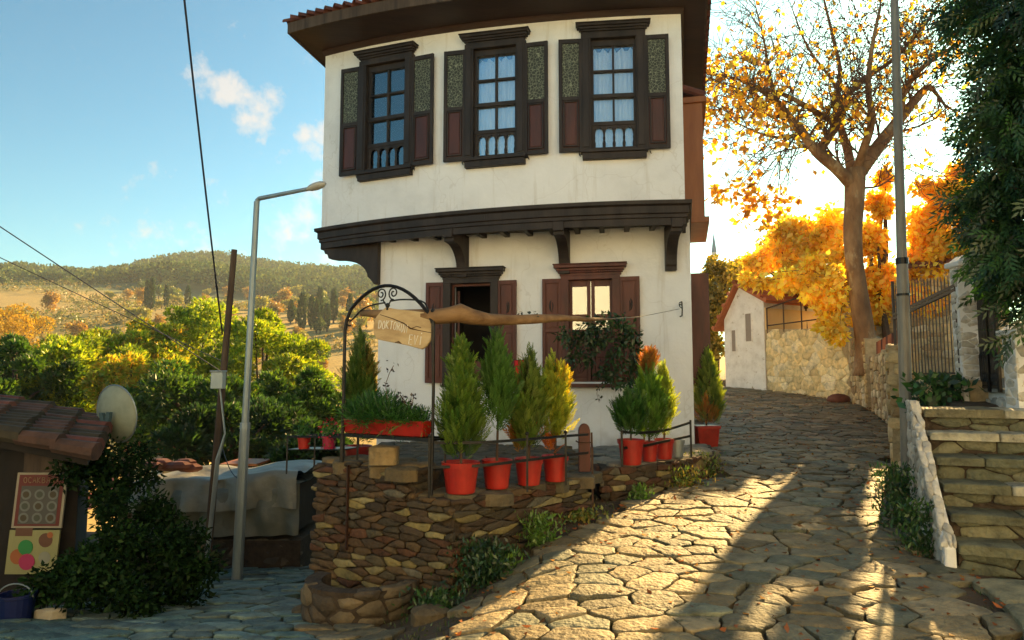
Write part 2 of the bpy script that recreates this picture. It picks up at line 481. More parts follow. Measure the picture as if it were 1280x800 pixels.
def road_z(y):
    return .0727 * np.log1p(np.exp((np.asarray(y, dtype=float) - 4.6) * 1.2)) / 1.2


def ground(x, y):
    x = np.asarray(x, dtype=float); y = np.asarray(y, dtype=float)
    zr = road_z(y)
    lane = np.clip(-.58 - .165 * (y - 6.7), -1.3, -.2)
    wl_ = 1 - sstep(-1.35, .6, x)
    z = zr * (1 - wl_) + lane * wl_
    # retained ground behind the right-hand walls
    dist = x - np.interp(y, rby, rbx)
    raise_ = sstep(.18, .45, dist) * sstep(6.9, 7.3, y) * (1 - sstep(30, 34, y))
    z = z + raise_ * (1.12 - .25 * sstep(9, 16, y))
    z = z + 1.15 * sstep(1.75, 2.15, dist) * sstep(4.2, 5.2, y) * (1 - sstep(6.9, 7.3, y))
    # valley on the left behind the house
    q = x / np.maximum(y, 1)
    right = sstep(.16, .27, q)
    val = sstep(12, 30, y) * (1 - right)
    prof = np.interp(y, [12, 30, 60, 85, 110, 150, 200, 300, 400, 500, 560, 700, 1200], [-6.0, -7.5, -7, -3.5, 2.5, 11, 21, 41, 61, 81, 85, 68, 40])
    n = 3.0 * np.sin(x * .031 + 1.3) * np.cos(y * .023) + 2.2 * np.sin(x * .011 + y * .017)
    ridge = 1 + .05 * np.sin(q * 11 + .6) + .04 * np.sin(q * 23) + .025 * np.exp(-((q + .40) / .14) ** 2) - .05 * sstep(-.32, -.22, q)
    far = prof * np.where(y > 300, ridge, 1) + n * sstep(90, 260, y)
    zright = 1.3 + .04 * (y - 22)
    far = far * (1 - right) + zright * right
    z = np.where(y > 12, z * (1 - sstep(12, 30, y)) + far * sstep(12, 30, y), z)
    # beyond the sides near by: fall off gently to the left
    return z


def gz(x, y):
    return float(ground(x, y))


def axis(lo_f, hi_f, step, lo, hi, g=1.16):
    a = list(np.arange(lo_f, hi_f + 1e-6, step))
    s = step; v = a[0]; L_ = []
    while v > lo:
        s *= g; v -= s; L_.append(v)
    s = step; v = a[-1]; H_ = []
    while v < hi:
        s *= g; v += s; H_.append(v)
    return np.array(L_[::-1] + a + H_)


gx = axis(-7, 11, .16, -900, 700); gy = axis(1, 24, .16, -300, 1000, 1.10)
X, Y = np.meshgrid(gx, gy)
Z = ground(X, np.maximum(Y, .5))
Z = Z + (rng.normal(size=Z.shape) * .008) * (np.abs(X) < 12)
V = np.stack([X, Y, Z], -1).reshape(-1, 3)
ny, nx = X.shape
i = np.arange(ny - 1)[:, None] * nx + np.arange(nx - 1)[None, :]
F = np.stack([i, i + 1, i + nx + 1, i + nx], -1).reshape(-1, 4)
nearw = 1 - sstep(22, 60, np.abs(V[:, 1]) + np.abs(V[:, 0]) * .4)
f1 = (np.sin(V[:, 0] * .05 + np.sin(V[:, 1] * .031) * 2) * np.sin(V[:, 1] * .06 + 1) > .15).astype(float)
farc = np.array([.44, .31, .09]) * (1 - f1[:, None]) + np.array([.34, .27, .07]) * f1[:, None]
farc = np.where((V[:, 1] > 250)[:, None], np.array([.10, .13, .05]), farc)
col = farc * (1 - nearw[:, None]) + np.array([.075, .05, .03]) * nearw[:, None]
M['ground'] = mat('earth_ground', [(.6, .6, .55), (1, .95, .9), (1.25, 1.2, 1.1)], .95, 2.2, 1, 12, attr=True, bdist=.04, spots=(3, .6, (.05, .06, .025)))
o = np_mesh('ground', V, F, col, M['ground'], smooth=True)
tag(o, kind='structure')


# ------------------------------------------------------------------ stone generator
def inside(poly, x, y):
    c = False; n = len(poly); j = n - 1
    for k in range(n):
        xi, yi = poly[k]; xj, yj = poly[j]
        if (yi > y) != (yj > y) and x < (xj - xi) * (y - yi) / (yj - yi) + xi: c = not c
        j = k
    return c


def cells(x0, x1, y0, y1, dx, dy, keep, seed=0, jit=.42, drop=.1, stagger=True):
    r = random.Random(seed); pts = {}
    nx_ = int((x1 - x0) / dx) + 2; ny_ = int((y1 - y0) / dy) + 2
    for j in range(-1, ny_ + 1):
        for i_ in range(-1, nx_ + 1):
            px = i_ + (.5 if (j % 2 and stagger) else 0) + r.uniform(-jit, jit)
            py = j + r.uniform(-jit, jit)
            if r.random() > drop: pts[(i_, j)] = (px, py)
    out = []
    for (i_, j), (px, py) in pts.items():
        wx, wy = x0 + px * dx, y0 + py * dy
        if not keep(wx, wy): continue
        poly = [(px - 1.6, py - 1.6), (px + 1.6, py - 1.6), (px + 1.6, py + 1.6), (px - 1.6, py + 1.6)]
        for dj in range(-3, 4):
            for di in range(-3, 4):
                q = pts.get((i_ + di, j + dj))
                if q is None or (di == 0 and dj == 0): continue
                mx_, my_ = (px + q[0]) / 2, (py + q[1]) / 2; nx0, ny0 = q[0] - px, q[1] - py
                if nx0 * nx0 + ny0 * ny0 > 12: continue
                new = []
                m_ = len(poly)
                for k in range(m_):
                    a = poly[k]; b = poly[(k + 1) % m_]
                    da = (a[0] - mx_) * nx0 + (a[1] - my_) * ny0; db = (b[0] - mx_) * nx0 + (b[1] - my_) * ny0
                    if da <= 0: new.append(a)
                    if (da < 0) != (db < 0) and abs(da - db) > 1e-12:
                        t = da / (da - db); new.append((a[0] + (b[0] - a[0]) * t, a[1] + (b[1] - a[1]) * t))
                poly = new
                if len(poly) < 3: break
            if len(poly) < 3: break
        if len(poly) >= 3:
            out.append([(x0 + a * dx, y0 + b * dy) for a, b in poly])
    return out


def round_poly(poly, gap, r, rough, nper=.09, cut=.14):
    """shrink by gap, subdivide, roughen, Chaikin"""
    n = len(poly)
    cx = sum(p[0] for p in poly) / n; cy = sum(p[1] for p in poly) / n
    rad = sum(math.hypot(p[0] - cx, p[1] - cy) for p in poly) / n
    f = max(.5, 1 - gap / max(rad, 1e-3) * 1.25)
    pts = []
    for k in range(n):
        a = poly[k]; b = poly[(k + 1) % n]
        L_ = math.hypot(b[0] - a[0], b[1] - a[1])
        if L_ < .02: continue
        m_ = max(1, int(L_ / nper))
        for t in range(m_):
            q = t / m_
            pts.append((a[0] + (b[0] - a[0]) * q + (r.uniform(-rough, rough) if t else 0), a[1] + (b[1] - a[1]) * q + (r.uniform(-rough, rough) if t else 0)))
    if len(pts) < 3: return None, cx, cy
    pts = [(cx + (p[0] - cx) * f, cy + (p[1] - cy) * f) for p in pts]
    out = []
    n = len(pts)
    for k in range(n):
        a = pts[k]; b = pts[(k + 1) % n]
        out.append((a[0] * (1 - cut) + b[0] * cut, a[1] * (1 - cut) + b[1] * cut)); out.append((a[0] * cut + b[0] * (1 - cut), a[1] * cut + b[1] * (1 - cut)))
    return out, cx, cy


def stones(polys, mapf, gap, h, hvar, rough, colf, seed=0, dome=.02, tilt=.03, inset=.025, nper=.09, depth=.08):
    """mapf(a, b, n) -> world point. Returns arrays of tris/quads as quads (degenerate tri fan as quads)."""
    r = random.Random(seed); V = []; F = []; C = []
    for poly in polys:
        out, cx, cy = round_poly(poly, gap, r, rough, nper)
        if not out or len(out) < 4: continue
        n = len(out); base = len(V)
        hh = h + r.uniform(-hvar, hvar); tx, ty = r.uniform(-tilt, tilt), r.uniform(-tilt, tilt)
        rad = sum(math.hypot(p[0] - cx, p[1] - cy) for p in out) / n
        c = colf(r, cx, cy)
        ph = r.uniform(0, 99)
        rings = ((1, -depth), (1, hh - inset * .5), (1, hh - inset * .5), (1 - inset * .45 / rad, hh - inset * .12), (max(.45, 1 - inset * 2.0 / rad), hh + dome * .5), (.42, hh + dome))
        for k, (sc, z) in enumerate(rings):
            for p in out:
                ax, ay = cx + (p[0] - cx) * sc, cy + (p[1] - cy) * sc
                zz = z
                if k: zz += (ax - cx) * tx + (ay - cy) * ty
                if k > 3: zz += mnoise.noise(Vector((ax * 7, ay * 7, ph))) * (dome * .9 + .004) + mnoise.noise(Vector((ax * 24, ay * 24, ph))) * .0025
                V.append(tuple(mapf(ax, ay, zz))); C.append(c)
        V.append(tuple(mapf(cx, cy, hh + dome + mnoise.noise(Vector((cx * 7, cy * 7, ph))) * dome))); C.append(c)
        ce = len(V) - 1
        for k in range(len(rings) - 1):
            if k == 1: continue
            for i_ in range(n):
                a = base + k * n + i_; b = base + k * n + (i_ + 1) % n
                F.append((a, b, b + n, a + n))
        k = (len(rings) - 1) * n
        for i_ in range(0, n - 1, 2):
            F.append((base + k + i_, base + k + i_ + 1, base + k + (i_ + 2) % n, ce))
        if n % 2: F.append((base + k + n - 1, base + k, ce, ce))
    F = [f for f in F if len(set(f)) == 4]
    return np.array(V), np.array(F), np.array(C)


def pick(r, cols, jit=.15):
    c = r.choice(cols); k = 1 + r.uniform(-jit, jit)
    return tuple(x * k for x in c)


# ------------------------------------------------------------------ paving
road_poly = [(-.9, 1.2), (-.75, 4.2), (-.25, 5.45), (.35, 6.3), (1.02, 7.15), (1.2, 7.45), (2.86, 9.05), (3.1, 10.4), (3.75, 13), (4.8, 18), (5.6, 22), (3.5, 28), (4.5, 29), (6.4, 25), (7.2, 22.9), (8.0, 21.3), (8.8, 17.9), (8.35, 15.9), (7.25, 13), (4.75, 8.6), (3.95, 6.9), (3.5, 5.6), (3.48, 5.3), (3.02, 4.0), (3.3, 1.2)]
lane_poly = [(-7.0, 1.2), (-.8, 1.2), (-.75, 4.2), (-.9, 5.4), (-1.35, 6.1), (-2.1, 6.75), (-2.3, 9.0), (-2.55, 11.4), (-4.6, 11.2), (-4.2, 9.4), (-4.3, 6.2), (-6.0, 4.0)]
PCOL = [(.19, .155, .09), (.23, .185, .11), (.15, .135, .09), (.20, .155, .085), (.26, .21, .13), (.13, .14, .105), (.165, .15, .10)]
pmap = lambda a, b, n: (a, b, gz(a, b) + n)
pr = cells(-1.5, 9.5, 1.2, 29, 0.31, .215, lambda x, y: inside(road_poly, x, y), seed=3, drop=.2, jit=.46)
V, F, C = stones(pr, pmap, .010, .045, .009, .016, lambda r, x, y: pick(r, PCOL, .32), seed=5, dome=.004, tilt=.045, inset=.010, nper=.055)
o = np_mesh('paving_stones', V, F, C, M['paving'], smooth=True); tag(o, kind='structure')
pl = cells(-7.5, -.5, 1.2, 11.6, .33, .22, lambda x, y: inside(lane_poly, x, y), seed=13, drop=.12)
LANE_SHADE_COL = [(.10, .17, .16), (.14, .21, .20), (.08, .13, .13), (.16, .22, .20), (.11, .15, .14)]  # bluish green cast of the shaded lane put into the stone colours
V, F, C = stones(pl, pmap, .010, .04, .012, .018, lambda r, x, y: pick(r, LANE_SHADE_COL if x < -1.55 + r.uniform(-.3, .3) else PCOL, .3), seed=15, dome=.006, tilt=.05, inset=.012, nper=.055)
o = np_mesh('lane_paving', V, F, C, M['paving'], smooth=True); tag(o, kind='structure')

# ------------------------------------------------------------------ stone walls
WCOL = [(0.074, 0.041, 0.018), (0.090, 0.056, 0.025), (0.049, 0.033, 0.018), (0.107, 0.064, 0.029), (0.082, 0.034, 0.015), (0.061, 0.045, 0.028), (0.074, 0.045, 0.023), (0.098, 0.041, 0.020), (0.078, 0.061, 0.034), (0.045, 0.034, 0.020), (0.066, 0.041, 0.022), (0.197, 0.156, 0.061), (0.053, 0.035, 0.020), (0.246, 0.205, 0.098), (0.139, 0.123, 0.090)]


def seg_map(p0, p1, batter=0.0):
    d = Vector((p1[0] - p0[0], p1[1] - p0[1], 0)); L_ = d.length; d.normalize()
    nrm = Vector((d.y, -d.x, 0))
    return (lambda a, b, n: (p0[0] + d.x * a + nrm.x * (n - batter * b), p0[1] + d.y * a + nrm.y * (n - batter * b), b)), L_


def face_stones(p0, p1, zb, zt, dx, dy, cols, seed, gap=.006, h=.014, hvar=.010, dome=.005, rough=.010, drop=.1, jit=.36):
    mp_, L_ = seg_map(p0, p1)
    zb0, zb1 = zb if hasattr(zb, '__len__') else (zb, zb)
    zt0, zt1 = zt if hasattr(zt, '__len__') else (zt, zt)
    def keep(x, y):
        return 0 < x < L_ and (zb0 + (zb1 - zb0) * x / L_ - dy * .4) < y < (zt0 + (zt1 - zt0) * x / L_ - dy * .3)
    cs = cells(0, L_, min(zb0, zb1) - dy, max(zt0, zt1) + dy, dx, dy, keep, seed, jit=jit, drop=drop)
    # clip to the face rectangle ends and top
    cl = []
    for p in cs:
        q = [(min(max(x, -.01), L_ + .01), min(y, zt0 + (zt1 - zt0) * min(max(x, 0), L_) / L_)) for x, y in p]
        cl.append(q)
    return stones(cl, mp_, gap, h, hvar, rough, lambda r, x, y: pick(r, cols, .2), seed, dome=dome, tilt=.03, inset=.014, nper=.07, depth=.03)


def prism_z(mb, poly, z0, z1):
    mb.prism([(x, y, z0) for x, y in poly], (0, 0, z1 - z0))


# front retaining wall with the pier and terrace
W0, W1, W2 = (-1.96, 6.80), (-.50, 5.90), (.84, 7.30)
rw = empty('retaining_wall', (-.5, 6.6, 0), 'brown rubble stone retaining wall with a corner, carrying the row of four potted conifers', 'stone wall')
core = MB()
def inset_pt(p, d=.03): return p
prism_z(core, [(-1.93, 6.83), (-.50, 5.945), (.80, 7.32), (.86, 10.6), (-2.2, 11.6)], -1.2, .56)
core.build('core', M['mortar'], rw)
pc = MB(); prism_z(pc, [(-1.93, 6.835), (-.86, 6.175), (-.58, 6.62), (-1.63, 7.28)], .5, .78); pc.build('pier_core', M['mortar'], rw)
arr = [face_stones(W0, W1, (-.9, -.75), (.58, .58), .20, .058, WCOL, 21, drop=.24), face_stones(W1, W2, (-.75, -.1), (.60, .60), .24, .050, WCOL, 22, drop=.2)]
V, F, C = join(arr)
np_mesh('stone_face', V, F, C, M['stone'], rw, smooth=True)
pe = (W0[0] + (W1[0] - W0[0]) * .73, W0[1] + (W1[1] - W0[1]) * .73)
pb = (pe[0] + .28, pe[1] + .45)
arr = [face_stones(W0, pe, .56, .82, .20, .06, WCOL, 24, drop=.08), face_stones(pe, pb, .58, .82, .20, .06, WCOL, 25)]
V, F, C = join(arr)
np_mesh('pier_face', V, F, C, M['stone'], rw, smooth=True)
CAP = [(.11, .085, .05), (.14, .11, .065), (.09, .075, .045)]
cp = cells(-2.3, 1.4, 5.5, 11.9, .27, .21, lambda x, y: inside([(-1.95, 6.9), (-.5, 5.93), (.84, 7.34), (.86, 10.6), (-2.1, 11.4)], x, y), 27, drop=.1)
V, F, C = stones(cp, lambda a, b, n: (a, b, .56 + n), .006, .035, .008, .012, lambda r, x, y: pick(r, CAP), 28, dome=.005, tilt=.025, inset=.014)
np_mesh('capstones', V, F, C, M['stone'], rw, smooth=True)
cp = cells(-2.2, -.4, 5.8, 7.6, .30, .22, lambda x, y: inside([(-1.98, 6.8), (-.9, 6.13), (-.6, 6.62), (-1.62, 7.3)], x, y), 29, drop=0, jit=.2)
V, F, C = stones(cp, lambda a, b, n: (a, b, .78 + n),   .006, .035, .012, .014, lambda r, x, y: pick(r, [(.19, .13, .06), (.15, .11, .055)]), 30, dome=.006, tilt=.02)
np_mesh('pier_capstones', V, F, C, M['stone'], rw, smooth=True)
mb = MB(); t = Vector((W1[0] - W0[0], W1[1] - W0[1], 0)).normalized()
FW = Fr((W0[0], W0[1], 0), t)
mb.fbox(FW, .50, .515, .02, .80, .02, .045); mb.fbox(FW, .5, .515, .78, .80, -.2, .045)
mb.build('drain_pipe', M['rust_iron'], rw)

# terrace in front of the right window
tw = empty('terrace_wall', (1.9, 8.6, .3), 'low rubble stone terrace wall at the house corner under the curved iron railing', 'stone wall')
T0, T1, T2 = (1.0, 7.75), (2.74, 9.30), (3.02, 10.55)
mb = MB(); prism_z(mb, [(1.04, 7.80), (2.72, 9.33), (2.98, 10.6), (1.1, 10.6)], 0, .575); mb.build('core', M['mortar'], tw)
TM = (1.93, 8.38)
arr = [face_stones(T0, TM, (.1, .2), .62, .22, .065, WCOL, 41), face_stones(TM, T1, (.2, .25), .62, .20, .065, WCOL + [(.30, .2, .1)], 42), face_stones(T1, T2, .25, .62, .24, .1, WCOL, 43), face_stones((1.03, 10.5), T0, .05, .6, .25, .1, WCOL, 44)]
V, F, C = join(arr); np_mesh('stone_face', V, F, C, M['stone'], tw, smooth=True)
cp = cells(.9, 3.1, 7.5, 10.8, .34, .26, lambda x, y: inside([(1.02, 7.78), (2.74, 9.33), (3.0, 10.6), (1.1, 10.6)], x, y), 45)
V, F, C = stones(cp, lambda a, b, n: (a, b, .575 + n), .010, .035, .01, .012, lambda r, x, y: pick(r, [(.30, .27, .2), (.38, .33, .25), (.26, .23, .18)]), 46, dome=.006, tilt=.02)
np_mesh('capstones', V, F, C, M['stone'], tw, smooth=True)

# stone basin at the foot of the wall
def arc_pts(c, r, a0, a1, n):
    return [(c[0] + r * math.cos(a0 + (a1 - a0) * k / n), c[1] + r * math.sin(a0 + (a1 - a0) * k / n)) for k in range(n + 1)]
bas = empty('stone_basin', (-1.02, 5.95, -.4), 'old half round stone trough at the foot of the brown stone wall corner', 'trough')
bc = at(452, 745, 6.05); bc = (bc.x + .0, 6.12)
outer = [(bc[0] + .50 * math.cos(a) * (1 + .04 * math.sin(5 * a)), bc[1] + .44 * math.sin(a)) for a in np.linspace(math.pi * 1.92, math.pi * .88, 22)]
arr = []
for k in range(0, len(outer) - 1):
    pass
def bmap(a, b, n):
    th = math.pi * 1.95 - a / .47
    return (bc[0] + (.49 + n) * math.cos(th), bc[1] + (.43 + n) * math.sin(th), b)
cs = cells(0, 1.62, -.75, -.05, .22, .13, lambda x, y: 0 < x < 1.6 and -.75 < y < -.12, 51, drop=.05)
cs = [[(min(max(x, 0), 1.62), min(y, -.10)) for x, y in p] for p in cs]
V, F, C = stones(cs, bmap, .008, .02, .012, .012, lambda r, x, y: pick(r, [(.11, .085, .05), (.15, .115, .07), (.08, .06, .04)]), 52, dome=.012, tilt=.04, inset=.02)
np_mesh('rim_stones', V, F, C, M['stone'], bas, smooth=True)
mb = MB()
ths = np.linspace(math.pi * 1.95, math.pi * .85, 26)
for z0, z1, r0, r1 in ((-.95, -.12, .36, .50),):
    for k in range(len(ths) - 1):
        a, b = ths[k], ths[k + 1]
        P = lambda r, a, z: (bc[0] + r * math.cos(a), bc[1] + r * .88 * math.sin(a), z)
        mb.hexa([P(r1, b, z0), P(r1, a, z0), P(r0, a, z0), P(r0, b, z0), P(r1, b, z1), P(r1, a, z1), P(r0, a, z1), P(r0, b, z1)])
mb.build('basin_body', M['mortar'], bas, smooth=False)
mb = MB(); mb.lathe([(.36, 0), (.36, .02)], (bc[0], bc[1], -.34), 20); mb.build('basin_floor', M['soil'], bas)
o = None
# loose stones
for k, (u, v, D, s, lab) in enumerate(((385, 748, 6.3, .14, 'flat brown stone lying at the left foot of the rubble wall'), (536, 788, 5.35, .13, 'flat mossy stone lying right of the stone trough'))):
    p = at(u, v, D); g = gz(p.x, p.y)
    cs = [[(p.x + s * 1.3 * math.cos(a) * random.uniform(.8, 1.1), p.y + s * math.sin(a) * random.uniform(.8, 1.1)) for a in np.linspace(0, 5.6, 8)]]
    V, F, C = stones(cs, lambda a, b, n: (a, b, g + n), .001, .09, .01, .01, lambda r, x, y: pick(r, [(.12, .09, .05)]), 60 + k, dome=.03)
    o = np_mesh('loose_stone', V, F, C, M['stone'], loc=(p.x, p.y, g), smooth=True); tag(o, lab, 'stone')

# ------------------------------------------------------------------ the house
UL = 6.42
def plan(s):
    """front wall of the upper storey, s from its right corner to its left corner"""
    n = 60; x, y = 2.62, 10.1; ds = s / n
    for k in range(n):
        a = R(3 + 28 * (k + .5) * ds / 6.1); x -= math.cos(a) * ds; y += math.sin(a) * ds
    return x, y, R(3 + 28 * s / 6.1)


ZJ, ZT = 4.27, 7.36                 # jetty line and top of the upper wall
SIDE = Vector((.245, .97, 0)).normalized()
house = empty('timber_house', (0, 11, .3), 'white plastered old town house with jettied upper storey, dark wooden shutters and tiled eaves', 'house')
NS = 64
arc = [plan(UL * k / NS) for k in range(NS + 1)]
DEP = 4.0


def frame_at(s):
    x, y, a = plan(s)
    return Fr((x, y, 0), (math.cos(a), -math.sin(a), 0), (-math.sin(a), -math.cos(a), 0))


# upper wall: grid with openings
UW = [(1.05, .36), (2.93, .375), (4.95, .42)]        # window centre, half opening
WZ0, WZ1 = 5.16, 6.90
sl = sorted(set([round(UL * k / NS, 4) for k in range(NS + 1)] + [round(c + e, 4) for c, h in UW for e in (-h, h)]))
zl = [ZJ - .1, WZ0, WZ1, ZT]
mb = MB()
cols = []
bR = Vector((2.62, 10.1, 0)) + SIDE * DEP
cols.append((bR.x, bR.y, None))
for s in sl:
    x, y, a = plan(s); cols.append((x, y, s))
lx, ly, la = plan(UL); bL = Vector((lx, ly, 0)) + SIDE * (DEP - 1.2)
cols.append((bL.x, bL.y, None))
cols.append((bR.x, bR.y, None))
nz_ = len(zl)
for x, y, s in cols:
    for z in zl: mb.v.append((x, y, z))
for c in range(len(cols) - 1):
    for k in range(nz_ - 1):
        s0, s1 = cols[c][2], cols[c + 1][2]
        if s0 is not None and s1 is not None and k == 1:
            m = (s0 + s1) / 2
            if any(abs(m - cc) < h for cc, h in UW): continue
        a = c * nz_ + k; b = (c + 1) * nz_ + k
        mb.face([a, b, b + 1, a + 1])
o = mb.build('upper_wall', M['plaster'], house)
sol = o.modifiers.new('thick', 'SOLIDIFY'); sol.thickness = .16; sol.offset = 1

# ground storey
GR = Vector((2.84, 10.70, 0)); GLd = Vector((-.978, .208, 0)); GLEN = 5.28
FG = Fr((2.84, 10.70, 0), (.978, -.208, 0), (-.208, -.978, 0))     # s is negative towards the left
def gs(u, D0=10.9):
    """distance from the right corner on the ground wall for pixel column u"""
    q = (u - 640) / 850
    # 2.84-.978t = q(10.7+.208t)*k ; k ~ 1.0 near the horizon
    k = 1.0
    return (2.84 - q * 10.7 * k) / (.978 + .208 * q * k)
GW = [(gs(589), .36, 1.58, 3.20), (gs(739), .36, 1.56, 3.26)]
sl = [0] + sorted([c + e for c, h, a, b in GW for e in (-h, h)]) + [GLEN]
mb = MB(); zl = [-.2, 1.57, 3.24, 4.16]; nz_ = 4
gb = GR + SIDE * DEP; gl = Vector(FG.p(-GLEN, 0)); glb = gl + SIDE * DEP
colsg = [(gb.x, gb.y, None)] + [(FG.p(-s, 0).x, FG.p(-s, 0).y, s) for s in sl] + [(glb.x, glb.y, None), (gb.x, gb.y, None)]
for x, y, s in colsg:
    for z in zl: mb.v.append((x, y, z))
for c in range(len(colsg) - 1):
    for k in range(nz_ - 1):
        s0, s1 = colsg[c][2], colsg[c + 1][2]
        if s0 is not None and s1 is not None and k == 1 and any(abs((s0 + s1) / 2 - cc) < h for cc, h, _, _ in GW): continue
        a = c * nz_ + k; b = (c + 1) * nz_ + k; mb.face([a, b, b + 1, a + 1])
o = mb.build('ground_wall', M['plaster'], house)
sol = o.modifiers.new('thick', 'SOLIDIFY'); sol.thickness = .3; sol.offset = 1
# floor between storeys (soffit of the jetty)
mb = MB(); mb.prism([(x, y, 4.07) for x, y, a in arc[::4]] + [(bL.x, bL.y, 4.07), (bR.x, bR.y, 4.07)], (0, 0, .10))
mb.build('jetty_floor', M['dark_wood'], house)


def sweep(mb, path, prof, closed=False):
    """path: list of (x, y, nx, ny); prof: list of (out, z) closed loop"""
    b = len(mb.v); m_ = len(prof)
    for x, y, nx_, ny_ in path:
        for o_, z in prof: mb.v.append((x + nx_ * o_, y + ny_ * o_, z))
    for k in range(len(path) - 1):
        for j in range(m_):
            a = b + k * m_ + j; c = b + k * m_ + (j + 1) % m_
            mb.face([a, a + m_, c + m_, c])
    mb.face([b + j for j in range(m_)]); e = b + (len(path) - 1) * m_; mb.face([e + j for j in range(m_ - 1, -1, -1)])


# normals of the path: right side, mitred corners, arc, left side
def wall_path(off_back=0.0):
    sideR = Vector((SIDE.y, -SIDE.x, 0)); sideL = -sideR
    P = []
    P.append((bR.x, bR.y, sideR.x, sideR.y))
    x, y, a = arc[0]; n0 = Vector((-math.sin(a), -math.cos(a), 0))
    def mitre(n1, n2):
        h = (n1 + n2).normalized(); return h / max(.3, h.dot(n1))
    m = mitre(sideR, n0); P.append((x, y, m.x, m.y))
    for x, y, a in arc[1:-1]: P.append((x, y, -math.sin(a), -math.cos(a)))
    x, y, a = arc[-1]; n1 = Vector((-math.sin(a), -math.cos(a), 0)); m = mitre(n1, sideL)
    P.append((x, y, m.x, m.y)); P.append((bL.x, bL.y, sideL.x, sideL.y))
    return P


WP = wall_path()
mb = MB(); z = ZJ
sweep(mb, WP, [(-.05, z - .33), (.005, z - .33), (.005, z - .23), (.03, z - .22), (.03, z - .17), (.055, z - .155), (.055, z - .05), (.10, z - .025), (.105, z + .03), (.0, z + .04), (-.05, z + .04)])
for s in (1.0, 3.1, 5.0):
    Fm = frame_at(s); mb.fbox(Fm, -.012, .012, z - .155, z - .05, .055, .062); mb.fbox(Fm, .03, .045, z - .155, z - .05, .055, .062)
mb.build('jetty_moulding', M['dark_wood'], house)
# soffit battens
mb = MB()
for k in range(1, 15):
    s = UL * k / 15.2; Fm = frame_at(s); mb.fbox(Fm, -.04, .04, 4.0, 4.07, -.9, -.02)
mb.build('soffit_joist', M['dark_wood'], house)


def bracket(s, w=.17):
    Fm = frame_at(s)
    # distance to ground wall along -n
    p = Fm.p(0, 0); gp = Vector((GR.x, GR.y, 0)); gn = FG.n
    dd = (p - gp).dot(gn) / Fm.n.dot(gn)
    prof = [(0.03, 4.04), (0.03, 3.90), (-.03, 3.90), (-.03, 3.84)]
    ztop, zbot = 3.84, 3.42
    for k in range(9):
        t = k / 8; prof.append((-.06 - (dd - .20) * (math.sin(t * math.pi / 2) ** .8), ztop - (ztop - zbot) * (1 - math.cos(t * math.pi / 2)) ** .9))
    prof += [(-dd + .12, zbot - .03), (-dd + .12, zbot - .09), (-dd, zbot - .09), (-dd, 4.04)]
    mb = MB(); mb.prism([Fm.p(-w / 2, z, n) for n, z in prof], Fm.t * w)
    return mb.build('bracket', M['dark_wood'], house, bevel=.006)


for s in (.13, 1.92, 3.75): bracket(s)
# big corner bracket, a thick shaped board in the plane of the front
cA = Vector(FG.p(-GLEN + .02, 0, .12)); x, y, a = arc[-1]; cB = Vector((x, y, 0)) + Vector((-math.sin(a), -math.cos(a), 0)) * .0
tt = (Vector((cB.x, cB.y, 0)) - Vector((cA.x, cA.y, 0))); Lb = tt.length; tt.normalize()
prof = [(0, 4.04), (Lb + .01, 4.04), (Lb + .01, 3.93), (Lb - .06, 3.92), (Lb - .08, 3.85), (Lb - .13, 3.84), (Lb - .16, 3.76), (Lb - .30, 3.73)]
for k in range(1, 9):
    t = k / 8; prof.append((Lb - .30 - (Lb - .50) * math.sin(t * math.pi / 2), 3.73 - .34 * (1 - math.cos(t * math.pi / 2))))
prof += [(.14, 3.34), (.08, 3.26), (0, 3.26)]
mb = MB(); mb.prism([Vector((cA.x, cA.y, z)) + tt * q for q, z in prof], Vector((tt.y, -tt.x, 0)).normalized() * -.14 if False else Vector((-.2, -.9, 0)).normalized() * -.16)
mb.build('corner_bracket', M['dark_wood'], house, bevel=.006)

# eaves -------------------------------------------------------------
def eave_path(front, sr, sl_):
    sideR = Vector((SIDE.y, -SIDE.x, 0)); P = []
    P.append(bR + sideR * sr)
    x, y, a = arc[0]; n0 = Vector((-math.sin(a), -math.cos(a), 0)); t0 = Vector((math.cos(a), -math.sin(a), 0))
    c = Vector((x, y, 0))
    # right front corner: intersection of side eave with front eave
    A = c + sideR * sr; B = c + n0 * front
    # A + SIDE*u = B + t0*v
    det = SIDE.x * (-t0.y) + t0.x * SIDE.y
    rx, ry = B.x - A.x, B.y - A.y
    uu = (rx * (-t0.y) + t0.x * ry) / det
    P.append(A + SIDE * uu)
    for x, y, a in arc: P.append(Vector((x - math.sin(a) * front, y - math.cos(a) * front, 0)))
    x, y, a = arc[-1]; n1 = Vector((-math.sin(a), -math.cos(a), 0)); t1 = Vector((-math.cos(a), math.sin(a), 0))
    c = Vector((x, y, 0)); A = c - sideR * sl_; B = c + n1 * front
    det = SIDE.x * (-t1.y) + t1.x * SIDE.y; rx, ry = B.x - A.x, B.y - A.y
    uu = (rx * (-t1.y) + t1.x * ry) / det
    P.append(A + SIDE * uu); P.append(bL - sideR * sl_)
    return P


EP = eave_path(.80, .40, .33)
inner = [bR] + [Vector((arc[0][0], arc[0][1], 0))] + [Vector((x, y, 0)) for x, y, a in arc] + [Vector((arc[-1][0], arc[-1][1], 0)), bL]
ZE = 7.33
mb = MB()
for k in range(len(EP) - 1):
    a, b, c, d = EP[k], EP[k + 1], inner[k + 1], inner[k]
    if (a - b).length < 1e-4: continue
    mb.v += [(a.x, a.y, ZE), (b.x, b.y, ZE), (c.x, c.y, ZE + .02), (d.x, d.y, ZE + .02)]; n = len(mb.v); mb.face([n - 4, n - 3, n - 2, n - 1])
mb.build('soffit', M['eave_wood'], house)
